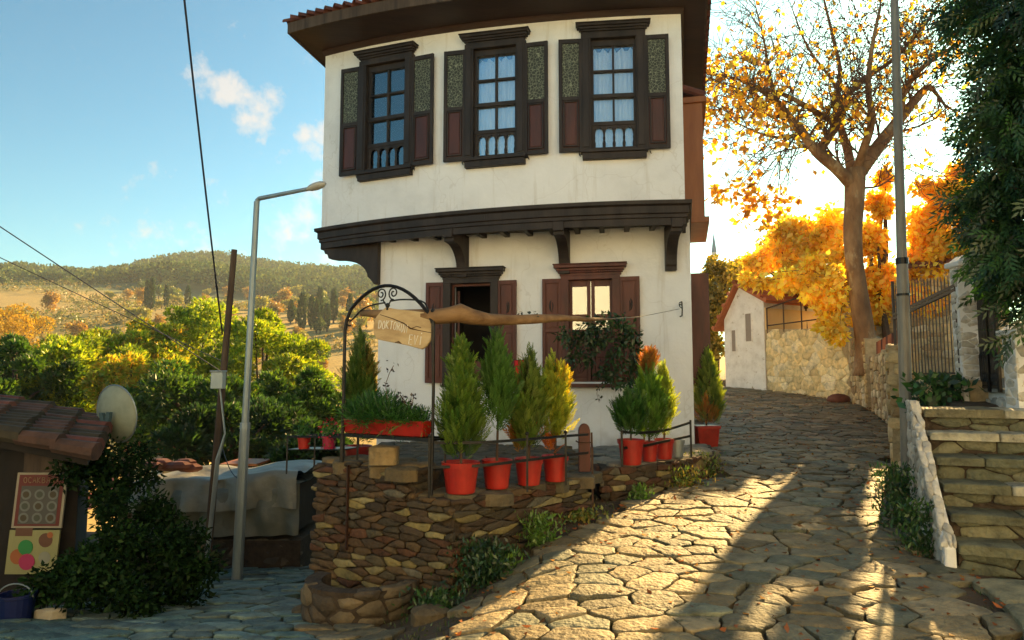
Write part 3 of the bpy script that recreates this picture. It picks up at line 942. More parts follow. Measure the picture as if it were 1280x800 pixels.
# frieze under the soffit
mb = MB(); sweep(mb, WP, [(-.03, ZT - .10), (.02, ZT - .10), (.05, ZT - .05), (.05, ZT + .0), (-.03, ZT + .0)]); mb.build('frieze', M['eave_wood'], house)
mb = MB()
for k in range(len(EP) - 1):
    a, b = EP[k], EP[k + 1]; d = (b - a)
    if d.length < 1e-4: continue
    n = Vector((-d.y, d.x, 0)).normalized() * -.03
    mb.prism([(a.x, a.y, ZE - .02), (b.x, b.y, ZE - .02), (b.x, b.y, ZE + .15), (a.x, a.y, ZE + .15)], n)
mb.build('fascia', M['old_wood'], house)
# roof deck and barrel tiles
cen = Vector((.2, 12.6, 0)); HR = .62
mb = MB(); ridge = [cen + (p - cen) * .18 for p in EP]
for k in range(len(EP) - 1):
    a, b, c, d = EP[k], EP[k + 1], ridge[k + 1], ridge[k]
    mb.v += [(a.x, a.y, ZE + .15), (b.x, b.y, ZE + .15), (c.x, c.y, ZE + HR), (d.x, d.y, ZE + HR)]; n = len(mb.v); mb.face([n - 4, n - 3, n - 2, n - 1])
mb.v += [(p.x, p.y, ZE + HR) for p in ridge]; n = len(ridge); mb.face(list(range(len(mb.v) - n, len(mb.v))))
a, b, c, d = EP[-1], EP[0], ridge[0], ridge[-1]
mb.v += [(a.x, a.y, ZE + .15), (b.x, b.y, ZE + .15), (c.x, c.y, ZE + HR), (d.x, d.y, ZE + HR)]; n = len(mb.v); mb.face([n - 4, n - 3, n - 2, n - 1])
roof = mb.build('roof', M['tile'], house)
mb = MB(); rr = random.Random(4)
cum = [0]
for k in range(len(EP) - 1): cum.append(cum[-1] + (EP[k + 1] - EP[k]).length)
nt_ = int(cum[-1] / .205)
for j in range(nt_ + 1):
    dist = cum[-1] * j / nt_
    k = max(0, min(len(EP) - 2, next((i_ for i_ in range(len(cum) - 1) if cum[i_ + 1] >= dist), 0)))
    sg = EP[k + 1] - EP[k]
    if sg.length < 1e-4: continue
    p = EP[k] + sg * ((dist - cum[k]) / sg.length)
    d = (cen - p).normalized() if 2 < k < len(EP) - 3 else (Vector((-SIDE.y, SIDE.x, 0)) if k <= 2 else Vector((SIDE.y, -SIDE.x, 0)))
    across = Vector((-d.y, d.x, 0))
    slope = .17
    for row in range(2):
        q0 = p + d * (row * .38 - .07); q1 = p + d * (row * .38 + .38)
        z0 = ZE + .16 + slope * (row * .38 - .07) + rr.uniform(-.01, .01) + row * .004; z1 = ZE + .14 + slope * (row * .38 + .38)
        r0, r1 = .098 + rr.uniform(-.006, .006), .078
        b = len(mb.v)
        for (q, z, r_) in ((q0, z0, r0), (q1, z1, r1)):
            for rad in (r_, r_ - .016):
                for i_ in range(7):
                    t = math.pi * i_ / 6
                    w_ = q + across * math.cos(t) * rad
                    mb.v.append((w_.x, w_.y, z + math.sin(t) * rad * .9))
        for i_ in range(6):
            mb.face([b + i_, b + i_ + 1, b + 14 + i_ + 1, b + 14 + i_])
            mb.face([b + 7 + i_, b + 21 + i_, b + 21 + i_ + 1, b + 7 + i_ + 1])
            mb.face([b + i_, b + 7 + i_, b + 7 + i_ + 1, b + i_ + 1])
mb.build('eave_tile', M['tile'], roof)['kind'] = 'stuff'


# windows -----------------------------------------------------------
def add_shutter(F, win, a0, a1, z0, z1, style):
    """shutter leaf flat against the wall"""
    mb = MB(); w = a1 - a0; st = .055
    fm = M['dark_wood'] if style == 'up' else M['red_wood']
    zm = z0 + (z1 - z0) * (.47 if style == 'up' else .5)
    for q in ((a0, a0 + st, z0, z1), (a1 - st, a1, z0, z1)): mb.fbox(F, *q, .03, .075)
    for q in ((z0, z0 + .07), (z1 - .07, z1), (zm - .03, zm + .03)): mb.fbox(F, a0 + st, a1 - st, q[0], q[1], .032, .073)
    mb.m = 1
    if style == 'up':
        mb.fbox(F, a0 + st, a1 - st, zm + .03, z1 - .07, .035, .055)
        mb.m = 0
        ax0, ax1, az0, az1 = a0 + st + .012, a1 - st - .012, z0 + .08, zm - .04
        for q in ((ax0, ax0 + .022, az0, az1), (ax1 - .022, ax1, az0, az1), (ax0, ax1, az0, az0 + .022), (ax0, ax1, az1 - .022, az1)): mb.fbox(F, *q, .06, .084)
        mb.m = 2; mb.fbox(F, a0 + st, a1 - st, z0 + .07, zm - .03, .036, .060)
        mb.fbox(F, ax0 + .04, ax1 - .04, az0 + .04, az1 - .04, .058, .072)
    else:
        for (b0, b1) in ((z0 + .07, zm - .03), (zm + .03, z1 - .07)):
            mb.m = 2; mb.fbox(F, a0 + st, a1 - st, b0, b1, .034, .05)
            mb.fbox(F, a0 + st + .025, a1 - st - .025, b0 + .03, b1 - .03, .048, .068)
        # carved crescent relief on the upper panel
        mb.m = 3; cz = (zm + z1) / 2 - .02; cx = (a0 + a1) / 2
        pts = [F.p(cx + .038 * math.cos(t) * (1 if a0 < 0 else -1) + .0, cz + .10 * math.sin(t), .070) for t in np.linspace(1.9, 4.6, 12)]
        mb.tube(pts, [.004 + .012 * math.sin(math.pi * k / 11) for k in range(12)], 6)
        mb.tube([F.p(cx, cz + .06, .07), F.p(cx + .012, cz, .07), F.p(cx - .005, cz - .12, .07)], [.005, .012, .004], 6)
    mats = [fm, M['stencil'], M['panel_red'] if style == 'up' else M['red_wood'], M['dark_wood']]
    o = mb.build('shutter', mats, win, bevel=.004)
    mb = MB()
    for zc in (z0 - .0,):
        cx = a1 - .06 if a0 < 0 else a0 + .06
        mb.tube([F.p(cx, zc, .06), F.p(cx, zc - .05, .055), F.p(cx + .02, zc - .075, .055), F.p(cx + .01, zc - .03, .05)], .006, 5)
    mb.build('shutter_catch', M['iron'], win)
    return o


def cornice(mb, F, hw, z, top, deep=.16, dent=False):
    lv = ((0, .25, .07, 0), (.25, .45, .10, .025), (.45, .7, .13, .05), (.7, 1, deep, .085))
    for a, b, d, e in lv: mb.fbox(F, -hw - e, hw + e, z + (top - z) * a, z + (top - z) * b + (.001 if b < 1 else 0), .0, d)
    mb.fbox(F, -hw - .10, hw + .10, top, top + .018, 0, deep + .015)
    if dent:
        n = 26
        for k in range(n):
            q = -hw + (k + .5) * 2 * hw / n
            mb.fbox(F, q - .008, q + .008, z + (top - z) * .27, z + (top - z) * .43, .10, .112)


def upper_window(s, curt, dz, sc=1.0):
    F = frame_at(s); hw = sc - .005
    mb = MB(); fw = .14
    z0, z1 = WZ0 + dz, WZ1 + dz
    for q in ((-hw - fw, -hw + .01), (hw - .01, hw + fw)):
        mb.fbox(F, q[0], q[1], z0 - .04, z1 + .03, -.10, .085)
        mb.fbox(F, q[0] + .02, q[1] - .03, z0, z1, .085, .10)
    mb.fbox(F, -hw - fw, hw + fw, z1 - .01, z1 + .07, -.10, .088)
    cornice(mb, F, hw + fw - .02, z1 + .07, z1 + .20, .16)
    # sill
    mb.fbox(F, -hw - fw - .02, hw + fw + .02, z0 - .09, z0 - .04, -.1, .125)
    mb.fbox(F, -hw - fw + .01, hw + fw - .01, z0 - .19, z0 - .09, 0, .095)
    mb.fbox(F, -hw, hw, z0 - .05, z0 + .0, -.1, .05)
    win = mb.build('window', M['dark_wood'], house, bevel=.005)
    sw_ = .35 * sc / .36
    add_shutter(F, win, -hw - fw - sw_, -hw - fw + .02, z0 - .06, z1 - .0, 'up'); add_shutter(F, win, hw + fw - .02, hw + fw + sw_, z0 - .06, z1 - .0, 'up')
    mb = MB(); g = .045
    zs = [z0 + .0, z0 + .40, z0 + .40 + .42, z0 + .42 + .42 + .41, z1 - .06]
    mb.fbox(F, -hw, -hw + .05, z0, z1, -.08, .0); mb.fbox(F, hw - .05, hw, z0, z1, -.08, .0)
    mb.fbox(F, -hw, hw, z1 - .10, z1, -.079, .001); mb.fbox(F, -.016, .016, z0 + .4, z1 - .1, -.07, -.01)
    mb.fbox(F, -hw, hw, z0 + .36, z0 + .42, -.075, .008)
    mb.fbox(F, -hw, hw, z0 + .80, z0 + .86, -.077, .012)
    mb.fbox(F, -hw, hw, z0 + 1.22, z0 + 1.25, -.074, -.002)
    mb.build('sash', M['dark_wood'], win, bevel=.003)
    # arched baluster rail
    mb = MB(); nb = 4; bw = (2 * hw - .1) / nb
    for k in range(nb + 1):
        cx = -hw + .05 + k * bw
        prof = [(.010, 0), (.022, .03), (.026, .08), (.014, .13), (.020, .17), (.014, .21), (.02, .27), (.028, .30)]
        pts = [F.p(cx, z0 + q, -.02) for r_, q in prof]
        mb.tube(pts, [r_ for r_, q in prof], 8)
        if k < nb:
            # spandrel with pointed arch
            P = [(cx, z0 + .38), (cx, z0 + .27)]
            for j in range(9):
                t = math.pi * j / 8; P.append((cx + bw / 2 - (bw / 2 - .022) * math.cos(t), z0 + .27 + .062 * math.sin(t) ** .8))
            P += [(cx + bw, z0 + .27), (cx + bw, z0 + .38)]
            # split in two halves so each polygon is simple
            mb.prism([F.p(a, z, -.035) for a, z in P], F.n * .03)
    mb.build('baluster_rail', M['red_wood'] if False else M['dark_wood'], win)
    mb = MB(); mb.fbox(F, -hw + .03, hw - .03, z0 + .01, z1 - .02, -.052, -.048); mb.build('pane', M['glass'], win)
    # curtain
    for (a0, a1) in curt:
        nn = max(10, int((a1 - a0) * 90)); V = []; Fc = []
        for i_ in range(nn + 1):
            a = a0 + (a1 - a0) * i_ / nn; dep = -.13 + .018 * math.sin(i_ * 1.15) + .012 * math.sin(i_ * .41 + s)
            for z in (z0 - .05, z0 + .6, z1 - .25, z1 - .12 - .03 * math.cos(i_ * .5)):
                q = F.p(a, z, dep); V.append((q.x, q.y, q.z))
        for i_ in range(nn):
            for k in range(3):
                b = i_ * 4 + k; Fc.append((b, b + 4, b + 5, b + 1))
        np_mesh('curtain', V, Fc, None, M['curtain'], win, smooth=True)
    mb = MB(); mb.fbox(F, -hw - .15, hw + .15, z0 - .2, z1 + .2, -.95, -.92)
    mb.fbox(F, -hw - .15, -hw - .12, z0 - .2, z1 + .2, -.92, -.17); mb.fbox(F, hw + .12, hw + .15, z0 - .2, z1 + .2, -.92, -.17)
    mb.build('room', M['reflection_blue'], win)


M['reflection_blue'] = mat('painted_sky_reflection', [(.08, .32, .50), (.10, .38, .58)], .9, 2, 0)  # sky reflection of the panes put into the room wall colour
upper_window(UW[0][0], [(-.36, .36)], 0, UW[0][1])
upper_window(UW[1][0], [(-.37, .37)], 0, UW[1][1])
upper_window(UW[2][0], [(-.41, -.16), (.28, .41)], 0, UW[2][1])


def lower_window(idx, F, hw, z0, z1, openw):
    mb = MB(); fw = .12
    wm = M['dark_wood'] if openw else M['red_wood']
    for q in ((-hw - fw, -hw + .01), (hw - .01, hw + fw)): mb.fbox(F, q[0], q[1], z0 - .04, z1 + .03, -.10, .09)
    mb.fbox(F, -hw - fw, hw + fw, z1 - .01, z1 + .06, -.10, .093)
    mb.fbox(F, -hw - fw, hw + fw, z0 - .09, z0 - .03, -.1, .11)
    mb.m = 1; cornice(mb, F, hw + fw + .02, z1 + .06, z1 + .23, .18, dent=True)
    win = mb.build('window', [wm, M['dark_wood'] if openw else M['red_wood']], house, bevel=.005)
    add_shutter(F, win, -hw - fw - .31, -hw - fw + .02, z0 - .02, z1 + .02, 'lo'); add_shutter(F, win, hw + fw - .02, hw + fw + .31, z0 - .02, z1 + .02, 'lo')
    if not openw:
        mb = MB(); s_ = .055
        for c in (-1, 1):
            a0, a1 = (-hw, -.008) if c < 0 else (.008, hw)
            mb.fbox(F, a0, a0 + s_, z0, z1, -.07, -.015); mb.fbox(F, a1 - s_, a1, z0, z1, -.07, -.015)
            for q in ((z0, z0 + .08), (z0 + .40, z0 + .46), (z0 + .78, z0 + .85), (z0 + 1.04, z0 + 1.10), (z1 - .11, z1)): mb.fbox(F, a0 + s_, a1 - s_, q[0], q[1], -.069, -.018)
            mb.fbox(F, a0 + s_, a1 - s_, z0 + .08, z0 + .40, -.06, -.04); mb.fbox(F, a0 + s_, a1 - s_, z0 + .46, z0 + .78, -.06, -.04)
            for zc in (z0 + .24, z0 + .62):
                cx_ = (a0 + a1) / 2; mb.tube([F.p(cx_ + .06 * math.cos(t), zc + .10 * math.sin(t), -.036) for t in np.linspace(0, 2 * math.pi, 16)], .009, 5); mb.tube([F.p(cx_, zc - .1, -.036), F.p(cx_, zc + .1, -.036)], .008, 5)
        mb.build('sash', M['red_wood'], win, bevel=.004)
        mb = MB(); mb.fbox(F, -hw, hw, z0 + .1, z1 - .02, -.048, -.043); mb.build('pane', M['glass'], win)
    else:
        mb = MB(); mb.fbox(F, -hw, -hw + .04, z0, z1, -.1, -.02); mb.fbox(F, hw - .04, hw, z0, z1, -.1, -.02); mb.fbox(F, -hw, hw, z1 - .05, z1, -.1, -.02)
        mb.fbox(F, -.28, -.24, z0, z1 - .12, -.14, -.12)
        mb.fbox(F, -.2, .2, z0, z0 + .35, -.16, -.13)
        mb.build('sash', M['red_wood'], win, bevel=.003)
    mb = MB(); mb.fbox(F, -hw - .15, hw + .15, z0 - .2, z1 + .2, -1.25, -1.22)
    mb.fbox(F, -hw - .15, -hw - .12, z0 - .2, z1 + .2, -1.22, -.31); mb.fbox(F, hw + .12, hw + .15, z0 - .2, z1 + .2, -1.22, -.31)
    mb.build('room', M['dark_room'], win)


for idx, (c, h, z0, z1) in enumerate(GW):
    Fw = Fr(FG.p(-c, 0), FG.t, FG.n); lower_window(idx, Fw, .36, 1.57, 3.24, idx == 0)

# side bay and side shutters on the right wall (seen edge-on)
FS = Fr((2.62, 10.1, 0), SIDE * -1, (SIDE.y, -SIDE.x, 0))
mb = MB()
for k in range(7):
    mb.fbox(FS, -3.0 + k * .24, -3.0 + k * .24 + .23, 4.35, 6.35, .002, .33 + .008 * (k % 2))
mb.fbox(FS, -3.04, -1.28, 6.35, 6.45, 0, .40); mb.fbox(FS, -3.04, -1.28, 4.25, 4.35, 0, .40)
mb.build('side_bay', M['orange_wood'], house, bevel=.006)
mb = MB()
for k in range(9):
    q = FS.p(-3.0 + k * .2, 6.5, .38); mb.tube([q, q + Vector((-.36, .09, .16))], .07, 8)
mb.build('bay_tile', M['tile'], house)
FS2 = Fr((2.84, 10.7, 0), SIDE * -1, (SIDE.y, -SIDE.x, 0))
for a in (-.75, -1.9):
    mb = MB(); mb.fbox(FS2, a - .02, a + .02, 1.5, 3.4, .01, .30); mb.fbox(FS2, a - .035, a - .02, 1.6, 2.3, .05, .26); mb.fbox(FS2, a - .035, a - .02, 2.45, 3.3, .05, .26)
    mb.build('side_shutter', M['red_wood'], house, bevel=.005)
# wall hook with its wire
p = at(852, 386, 10.62)
mb = MB(); mb.tube([p + Vector((0, .1, .11)), p + Vector((0, -.02, .11)), p + Vector((0, -.04, 0)), p + Vector((.0, -.02, -.11)), p + Vector((0, .1, -.11))], .011, 6)
mb.tube([p + Vector((0, -.04, 0)), p + Vector((-.05, -.10, .02)), p + Vector((-.06, -.1, .06))], .008, 6); mb.tube([p + Vector((0, -.04, .05)), p + Vector((-.06, -.07, .07))], .008, 6)
mb.build('wall_hook', M['iron'], house)
# plinth line
mb = MB(); mb.fbox(FG, -GLEN, 0, .2, .42, .0, .03); mb.build('plinth', M['slab'], house)
# the old upper storey is slightly out of level: it rises towards its left end
for ob in [o_ for o_ in scene.objects if o_.type == 'MESH']:
    r_ = ob
    while r_.parent: r_ = r_.parent
    if r_ is not house: continue
    me = ob.data; n_ = len(me.vertices); co = np.empty(n_ * 3, dtype=np.float32); me.vertices.foreach_get('co', co); co = co.reshape(-1, 3)
    if co[:, 2].max() < 4.6: continue
    tt_ = np.clip((2.6 - co[:, 0]) / 5.8, 0, 1.15); co[:, 2] += .26 * tt_ ** 2 * np.clip((co[:, 2] + .3 - 4.35) / 3.0, 0, 1.15)
    me.vertices.foreach_set('co', co.ravel()); me.update()
# red cloth
p0 = FG.p(-gs(655), 0, .10)
FC = Fr((p0.x, p0.y, 0), FG.t, FG.n); V = []; Fc = []
for i_ in range(13):
    a = -.14 + .28 * i_ / 12
    for k in range(9):
        z = 1.92 - .62 * k / 8; w_ = 1 - .55 * (k / 8) ** 1.5
        q = FC.p(a * w_, z, .02 * math.sin(i_ * 1.3)); V.append(tuple(q))
for i_ in range(12):
    for k in range(8):
        b = i_ * 9 + k; Fc.append((b, b + 9, b + 10, b + 1))
o = np_mesh('red_cloth', V, Fc, None, M['cloth_red'], loc=(p0.x, p0.y, 1.6), smooth=True); tag(o, 'bright red cloth hanging on the white wall between the two ground floor windows', 'cloth')
so_ = o.modifiers.new('t', 'SOLIDIFY'); so_.thickness = .008
mb = MB(); mb.tube([FC.p(-.17, 1.925, 0), FC.p(.17, 1.925, 0)], .008, 6); mb.tube([FC.p(0, 1.925, 0), FC.p(0, 1.95, -.12)], .006, 5)
mb.build('hanger_rod', M['iron'], o)

# ------------------------------------------------------------------ right side: steps, walls, gate
YCOL = [(.60, .47, .26), (.68, .55, .33), (.50, .36, .19), (.72, .60, .40), (.42, .28, .14), (.64, .48, .25)]
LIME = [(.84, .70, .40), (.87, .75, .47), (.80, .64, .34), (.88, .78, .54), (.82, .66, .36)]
WHITEC = [(.56, .53, .47), (.64, .61, .55), (.48, .45, .39), (.70, .67, .61)]
SD = Vector((.39, .921, 0)); SC = Vector((.921, -.39, 0))
S0 = Vector((3.47, 5.5, 0)); ZS0 = .12; RISE, RUN = .20, .270
st = empty('stone_steps', (4.2, 6.2, .1), 'worn stone steps climbing from the paved lane to the black iron gate', 'steps')
rr = random.Random(8)
SLC = [(.12, .12, .075), (.155, .15, .095), (.095, .10, .065), (.14, .125, .075)]
for k in range(6):
    w0, w1 = .045, 1.55
    o_ = S0 + SD * (RUN * k)
    dpt = RUN + .10 if k < 5 else .95
    zt = ZS0 + RISE * (k + 1)
    brk = [w0]
    while brk[-1] < w1 - .35: brk.append(brk[-1] + rr.uniform(.35, .7))
    brk[-1] = w1
    # riser body of rough stones below the tread slab
    def rmap(a, b, n, o_=o_): 
        q = o_ + SC * a - SD * (n - .03); return (q.x, q.y, b)
    cs = cells(w0, w1, zt - RISE, zt - .06, .32, .13, lambda x, y: w0 < x < w1 and zt - RISE - .02 < y < zt - .05, 300 + k, drop=.05)
    cs = [[(min(max(x, w0), w1), min(max(y, zt - RISE - .06), zt - .06)) for x, y in p] for p in cs]
    arrs = []
    if cs: arrs.append(stones(cs, rmap, .005, .0, .01, .01, lambda r, x, y: pick(r, SLC), 310 + k, dome=.01, inset=.012, depth=.1))
    tr = [[(a + .004, -.02 + rr.uniform(-.012, .012)), (b - .004, -.02 + rr.uniform(-.012, .012)), (b - .004, dpt), (a + .004, dpt)] for a, b in zip(brk[:-1], brk[1:])]
    def tmap(a, b, n, o_=o_, zt=zt):
        q = o_ + SC * a + SD * b; return (q.x, q.y, zt - .05 + n)
    arrs.append(stones(tr, tmap, .001, .045, .004, .008, lambda r, x, y: pick(r, SLC + [(.36, .34, .27)]), 330 + k, dome=.006, tilt=.012, inset=.016, nper=.06, depth=.03))
    V, F, C = join(arrs); np_mesh('step', V, F, C, M['paving'], st, smooth=True)
mb = MB()
for k in range(6):
    a = S0 + SD * (RUN * k + .05); b = S0 + SD * (RUN * (k + 1) + (.9 if k == 5 else .1)); z1 = ZS0 + RISE * (k + 1) - .05
    mb.prism([tuple(a + SC * .05 + Vector((0, 0, -.3))), tuple(a + SC * 1.5 + Vector((0, 0, -.3))), tuple(b + SC * 1.5 + Vector((0, 0, -.3))), tuple(b + SC * .05 + Vector((0, 0, -.3)))], (0, 0, z1 + .3))
mb.build('core', M['mortar'], st)
# slabs at the foot
fs = [[(3.42, 5.24), (4.6, 5.20), (4.6, 4.72), (3.30, 4.72)], [(3.26, 4.68), (4.5, 4.68), (4.5, 4.12), (2.98, 4.04)], [(3.0, 3.98), (4.5, 4.06), (4.5, 3.3), (2.85, 3.3)]]
V, F, C = stones(fs, lambda a, b, n: (a, b, .05 + n), .012, .07, .006, .014, lambda r, x, y: pick(r, [(.20, .19, .12), (.24, .22, .14)]), 350, dome=.006, tilt=.02, inset=.03, depth=.1)
np_mesh('foot_slab', V, F, C, M['paving'], st, smooth=True)
# white-painted cheek wall along the steps
cw = empty('cheek_wall', tuple(S0) , 'low whitewashed rubble cheek wall sloping down the left edge of the stone steps', 'low wall')
CL = RUN * 5 + .35
def cheek_top(a): return ZS0 + .20 + (RISE / RUN) * max(0, a - .02) * .98 if a < RUN * 5.2 else ZS0 + RISE * 6 + .07
def clip_h(cs, L_, topf):
    return [[(min(max(x, 0), L_), min(y, topf(min(max(x, 0), L_)))) for x, y in p] for p in cs]
def cmapL(a, b, n):
    q = S0 + SD * a - SC * (.06 + n); return (q.x, q.y, b)
def cmapF(a, b, n):
    q = S0 - SC * (.06 - a) - SD * (.02 + n); return (q.x, q.y, b)
arrs = []
cs = cells(0, CL, -.2, 1.5, .13, .08, lambda x, y: 0 < x < CL and -.2 < y < cheek_top(x) - .02, 361, drop=.05)
arrs.append(stones(clip_h(cs, CL, cheek_top), cmapL, .003, .006, .005, .006, lambda r, x, y: pick(r, WHITEC, .1), 362, dome=.006, tilt=.02, inset=.012, nper=.05, depth=.02))
# top strip following the slope
def cmapT(a, b, n):
    q = S0 + SD * a + SC * (b - .06); z = cheek_top(a) + n - .02
    return (q.x, q.y, z)
cs = cells(0, CL, -.01, .10, .12, .06, lambda x, y: 0 < x < CL and 0 < y < .09, 363, drop=.05)
cs = [[(min(max(x, 0), CL), min(max(y, -.02), .10)) for x, y in p] for p in cs]
arrs.append(stones(cs, cmapT, .003, .022, .006, .006, lambda r, x, y: pick(r, WHITEC, .1), 364, dome=.006, tilt=.02, inset=.012, nper=.05, depth=.02))
V, F, C = join(arrs); np_mesh('painted_stones', V, F, C, M['stone'], cw, smooth=True)
mb = MB(); pp = []
for a in np.linspace(0, CL, 12): pp.append(tuple(S0 + SD * a - SC * .055 + Vector((0, 0, cheek_top(a) - .035 + .006 * math.sin(a * 23)))))
pp += [tuple(S0 + SD * CL - SC * .055 + Vector((0, 0, -.3))), tuple(S0 - SC * .055 + Vector((0, 0, -.3)))]
mb.prism(pp, SC * .085); mb.build('core', M['plaster_old'], cw, bevel=.02, seg=2)


def pillar(name, x, y, z0, z1, w, lab, seed, yaw=.0):
    t = empty(name, (x, y, z0), lab, 'gate pillar')
    c, s_ = math.cos(yaw), math.sin(yaw); arrs = []
    crn = [(x + (-c * a + s_ * b) * w / 2, y + (-s_ * a - c * b) * w / 2) for a, b in ((1, 1), (-1, 1), (-1, -1), (1, -1))]
    for k in range(4):
        p0, p1 = crn[k], crn[(k + 1) % 4]
        mp_, L_ = seg_map(p0, p1)
        cs = cells(0, L_, z0, z1, .16, .085, lambda a, b: 0 < a < L_ and z0 < b < z1, seed + k, drop=.04)
        cs = [[(min(max(a, -.005), L_ + .005), min(b, z1)) for a, b in p] for p in cs]
        arrs.append(stones(cs, mp_, .003, .004, .004, .006, lambda r, a, b: pick(r, WHITEC, .1), seed + k, dome=.005, tilt=.02, inset=.012, nper=.05, depth=.02))
    V, F, C = join(arrs); np_mesh('painted_stones', V, F, C, M['stone'], t, smooth=True)
    mb = MB(); mb.prism([(a, b, z0) for a, b in crn], (0, 0, z1 - z0 + .0)); mb.build('core', M['plaster_old'], t)
    mb = MB(); h = w / 2 + .04
    mb.box(x - h, x + h, y - h, y + h, z1, z1 + .07); mb.prism([(x - h + .03, y - h + .03, z1 + .07), (x + h - .03, y - h + .03, z1 + .07), (x, y - h + .03, z1 + .15)], (0, 2 * h - .06, 0))
    mb.build('cap', M['plaster_old'], t, bevel=.02, seg=2)
    return t


PA = at(1207, 420, 8.0); PB = at(1274, 480, 6.95)
pillar('gate_pillar', PA.x, PA.y, 1.0, 2.93, .185, 'tall slim whitewashed stone gate pillar between the brown fence and the black gate', 370, -.15)
pillar('gate_pillar', PB.x + .03, PB.y, .6, 2.05, .21, 'shorter whitewashed stone pillar at the right end of the steps, under the dark foliage', 380, -.1)

# walls beside the landing
gwp = empty('gate_wall', (4.9, 8.2, 1.2), 'low yellowish rubble wall under the brown iron fence behind the steps', 'stone wall')
A = at(1126, 500, 9.6); A = (A.x, A.y); B = (PA.x - .08, PA.y - .12)
V, F, C = face_stones(A, B, .2, 1.62, .22, .13, YCOL, 391); np_mesh('stone_face', V, F, C, M['stone'], gwp, smooth=True)
mb = MB(); d = Vector((B[0] - A[0], B[1] - A[1], 0)).normalized(); nb = Vector((-d.y, d.x, 0))
mb.prism([(A[0] + nb.x * .02, A[1] + nb.y * .02, .2), (B[0] + nb.x * .02, B[1] + nb.y * .02, .2), (B[0] + nb.x * .3, B[1] + nb.y * .3, .2), (A[0] + nb.x * .3, A[1] + nb.y * .3, .2)], (0, 0, 1.40)); mb.build('core', M['lime_mortar'], gwp)
gw2 = empty('gate_threshold', (5.1, 7.6, 1.2), 'whitewashed stone threshold wall under the black gate, at the top of the steps', 'low wall')
A2 = (PA.x + .10, PA.y - .15); B2 = (PB.x - .02, PB.y + .1)
V, F, C = face_stones(A2, B2, .9, 1.46, .22, .11, WHITEC, 393); np_mesh('painted_stones', V, F, C, M['stone'], gw2, smooth=True)
mb = MB(); d = Vector((B2[0] - A2[0], B2[1] - A2[1], 0)).normalized(); nb = Vector((-d.y, d.x, 0))
mb.prism([(A2[0] + nb.x * .02, A2[1] + nb.y * .02, .8), (B2[0] + nb.x * .02, B2[1] + nb.y * .02, .8), (B2[0] + nb.x * .3, B2[1] + nb.y * .3, .8), (A2[0] + nb.x * .3, A2[1] + nb.y * .3, .8)], (0, 0, .655)); mb.build('core', M['plaster_old'], gw2)
mb = MB(); mb.prism([(A2[0] - nb.x * .03, A2[1] - nb.y * .03, 1.46), (B2[0] - nb.x * .03, B2[1] - nb.y * .03, 1.46), (B2[0] + nb.x * .32, B2[1] + nb.y * .32, 1.46), (A2[0] + nb.x * .32, A2[1] + nb.y * .32, 1.46)], (0, 0, .05)); mb.build('coping', M['slab'], gw2, bevel=.01)


def iron_fence(name, A, B, z0, ztopf, railf, n, lab, cat, mat_, loc, panel=None, low=None):
    t = empty(name, loc, lab, cat)
    d = Vector((B[0] - A[0], B[1] - A[1], 0)); L_ = d.length; d.normalize(); Fq = Fr((A[0], A[1], 0), d)
    mb = MB(); mb.tube([Fq.p(0, z0 - .05), Fq.p(0, ztopf(0))], .022, 4); mb.tube([Fq.p(L_, z0 - .05), Fq.p(L_, ztopf(1))], .022, 4)
    mb.tube([Fq.p(0, z0), Fq.p(L_, z0)], .016, 4)
    for rf in railf: mb.tube([Fq.p(0, rf(0)), Fq.p(L_, rf(1))], .026, 4)
    mb.build('frame', mat_, t)
    for k in range(1, n):
        q = k / n; mb = MB(); mb.tube([Fq.p(L_ * q, z0), Fq.p(L_ * q, ztopf(q) - .06), Fq.p(L_ * q, ztopf(q))], [.008, .008, .002], 5); mb.build('bar', mat_, t)
    if panel:
        mb = MB(); mb.fbox(Fq, .03, L_ - .03, z0 + .02, z0 + panel, -.006, .006)
        for k in range(5):
            c = L_ * (k + .5) / 5
            mb.tube([Fq.p(c + .05 * math.sin(t_), z0 + panel * .5 + panel * .36 * math.cos(t_), .012) for t_ in np.linspace(0, 2 * math.pi, 14)], .007, 5)
        mb.build('lower_panel', mat_, t)
    return t


fa = (A[0] + .02, A[1] + .1); fb = (B[0], B[1] + .12)
za = at(1142, 392, 9.5).z; zb = at(1195, 358, 8.1).z
iron_fence('iron_fence', fa, fb, 1.68, lambda q: at(1142 + 50 * q, 349 - 4 * q, 9.5 - 1.4 * q).z, [lambda q: za + (zb - za) * q, lambda q: za - .05 + (zb - za) * q], 20, 'brown iron bar fence with a rising top rail, between grey pole and white pillar', 'fence', pmat('dark_brown_iron', (.022, .010, .006), .5), (fa[0], fa[1], 1.6))
gA = (A2[0] + .02, A2[1] + .12); gm = ((A2[0] + B2[0]) / 2, (A2[1] + B2[1]) / 2 + .12); gB = (B2[0] - .02, B2[1] + .12)
iron_fence('iron_gate', gA, gm, 1.52, lambda q: 3.35, [lambda q: 2.0, lambda q: 3.2], 7, 'black iron gate leaf with lower panel next to the tall white pillar', 'gate', M['iron'], (gA[0], gA[1], 1.5), panel=.45)
iron_fence('iron_gate', (gm[0] + .02, gm[1] - .02), gB, 1.52, lambda q: 3.35, [lambda q: 2.0, lambda q: 3.2], 7, 'black iron gate leaf half hidden behind dark foliage and the shorter pillar', 'gate', M['iron'], (gm[0], gm[1], 1.5), panel=.45)

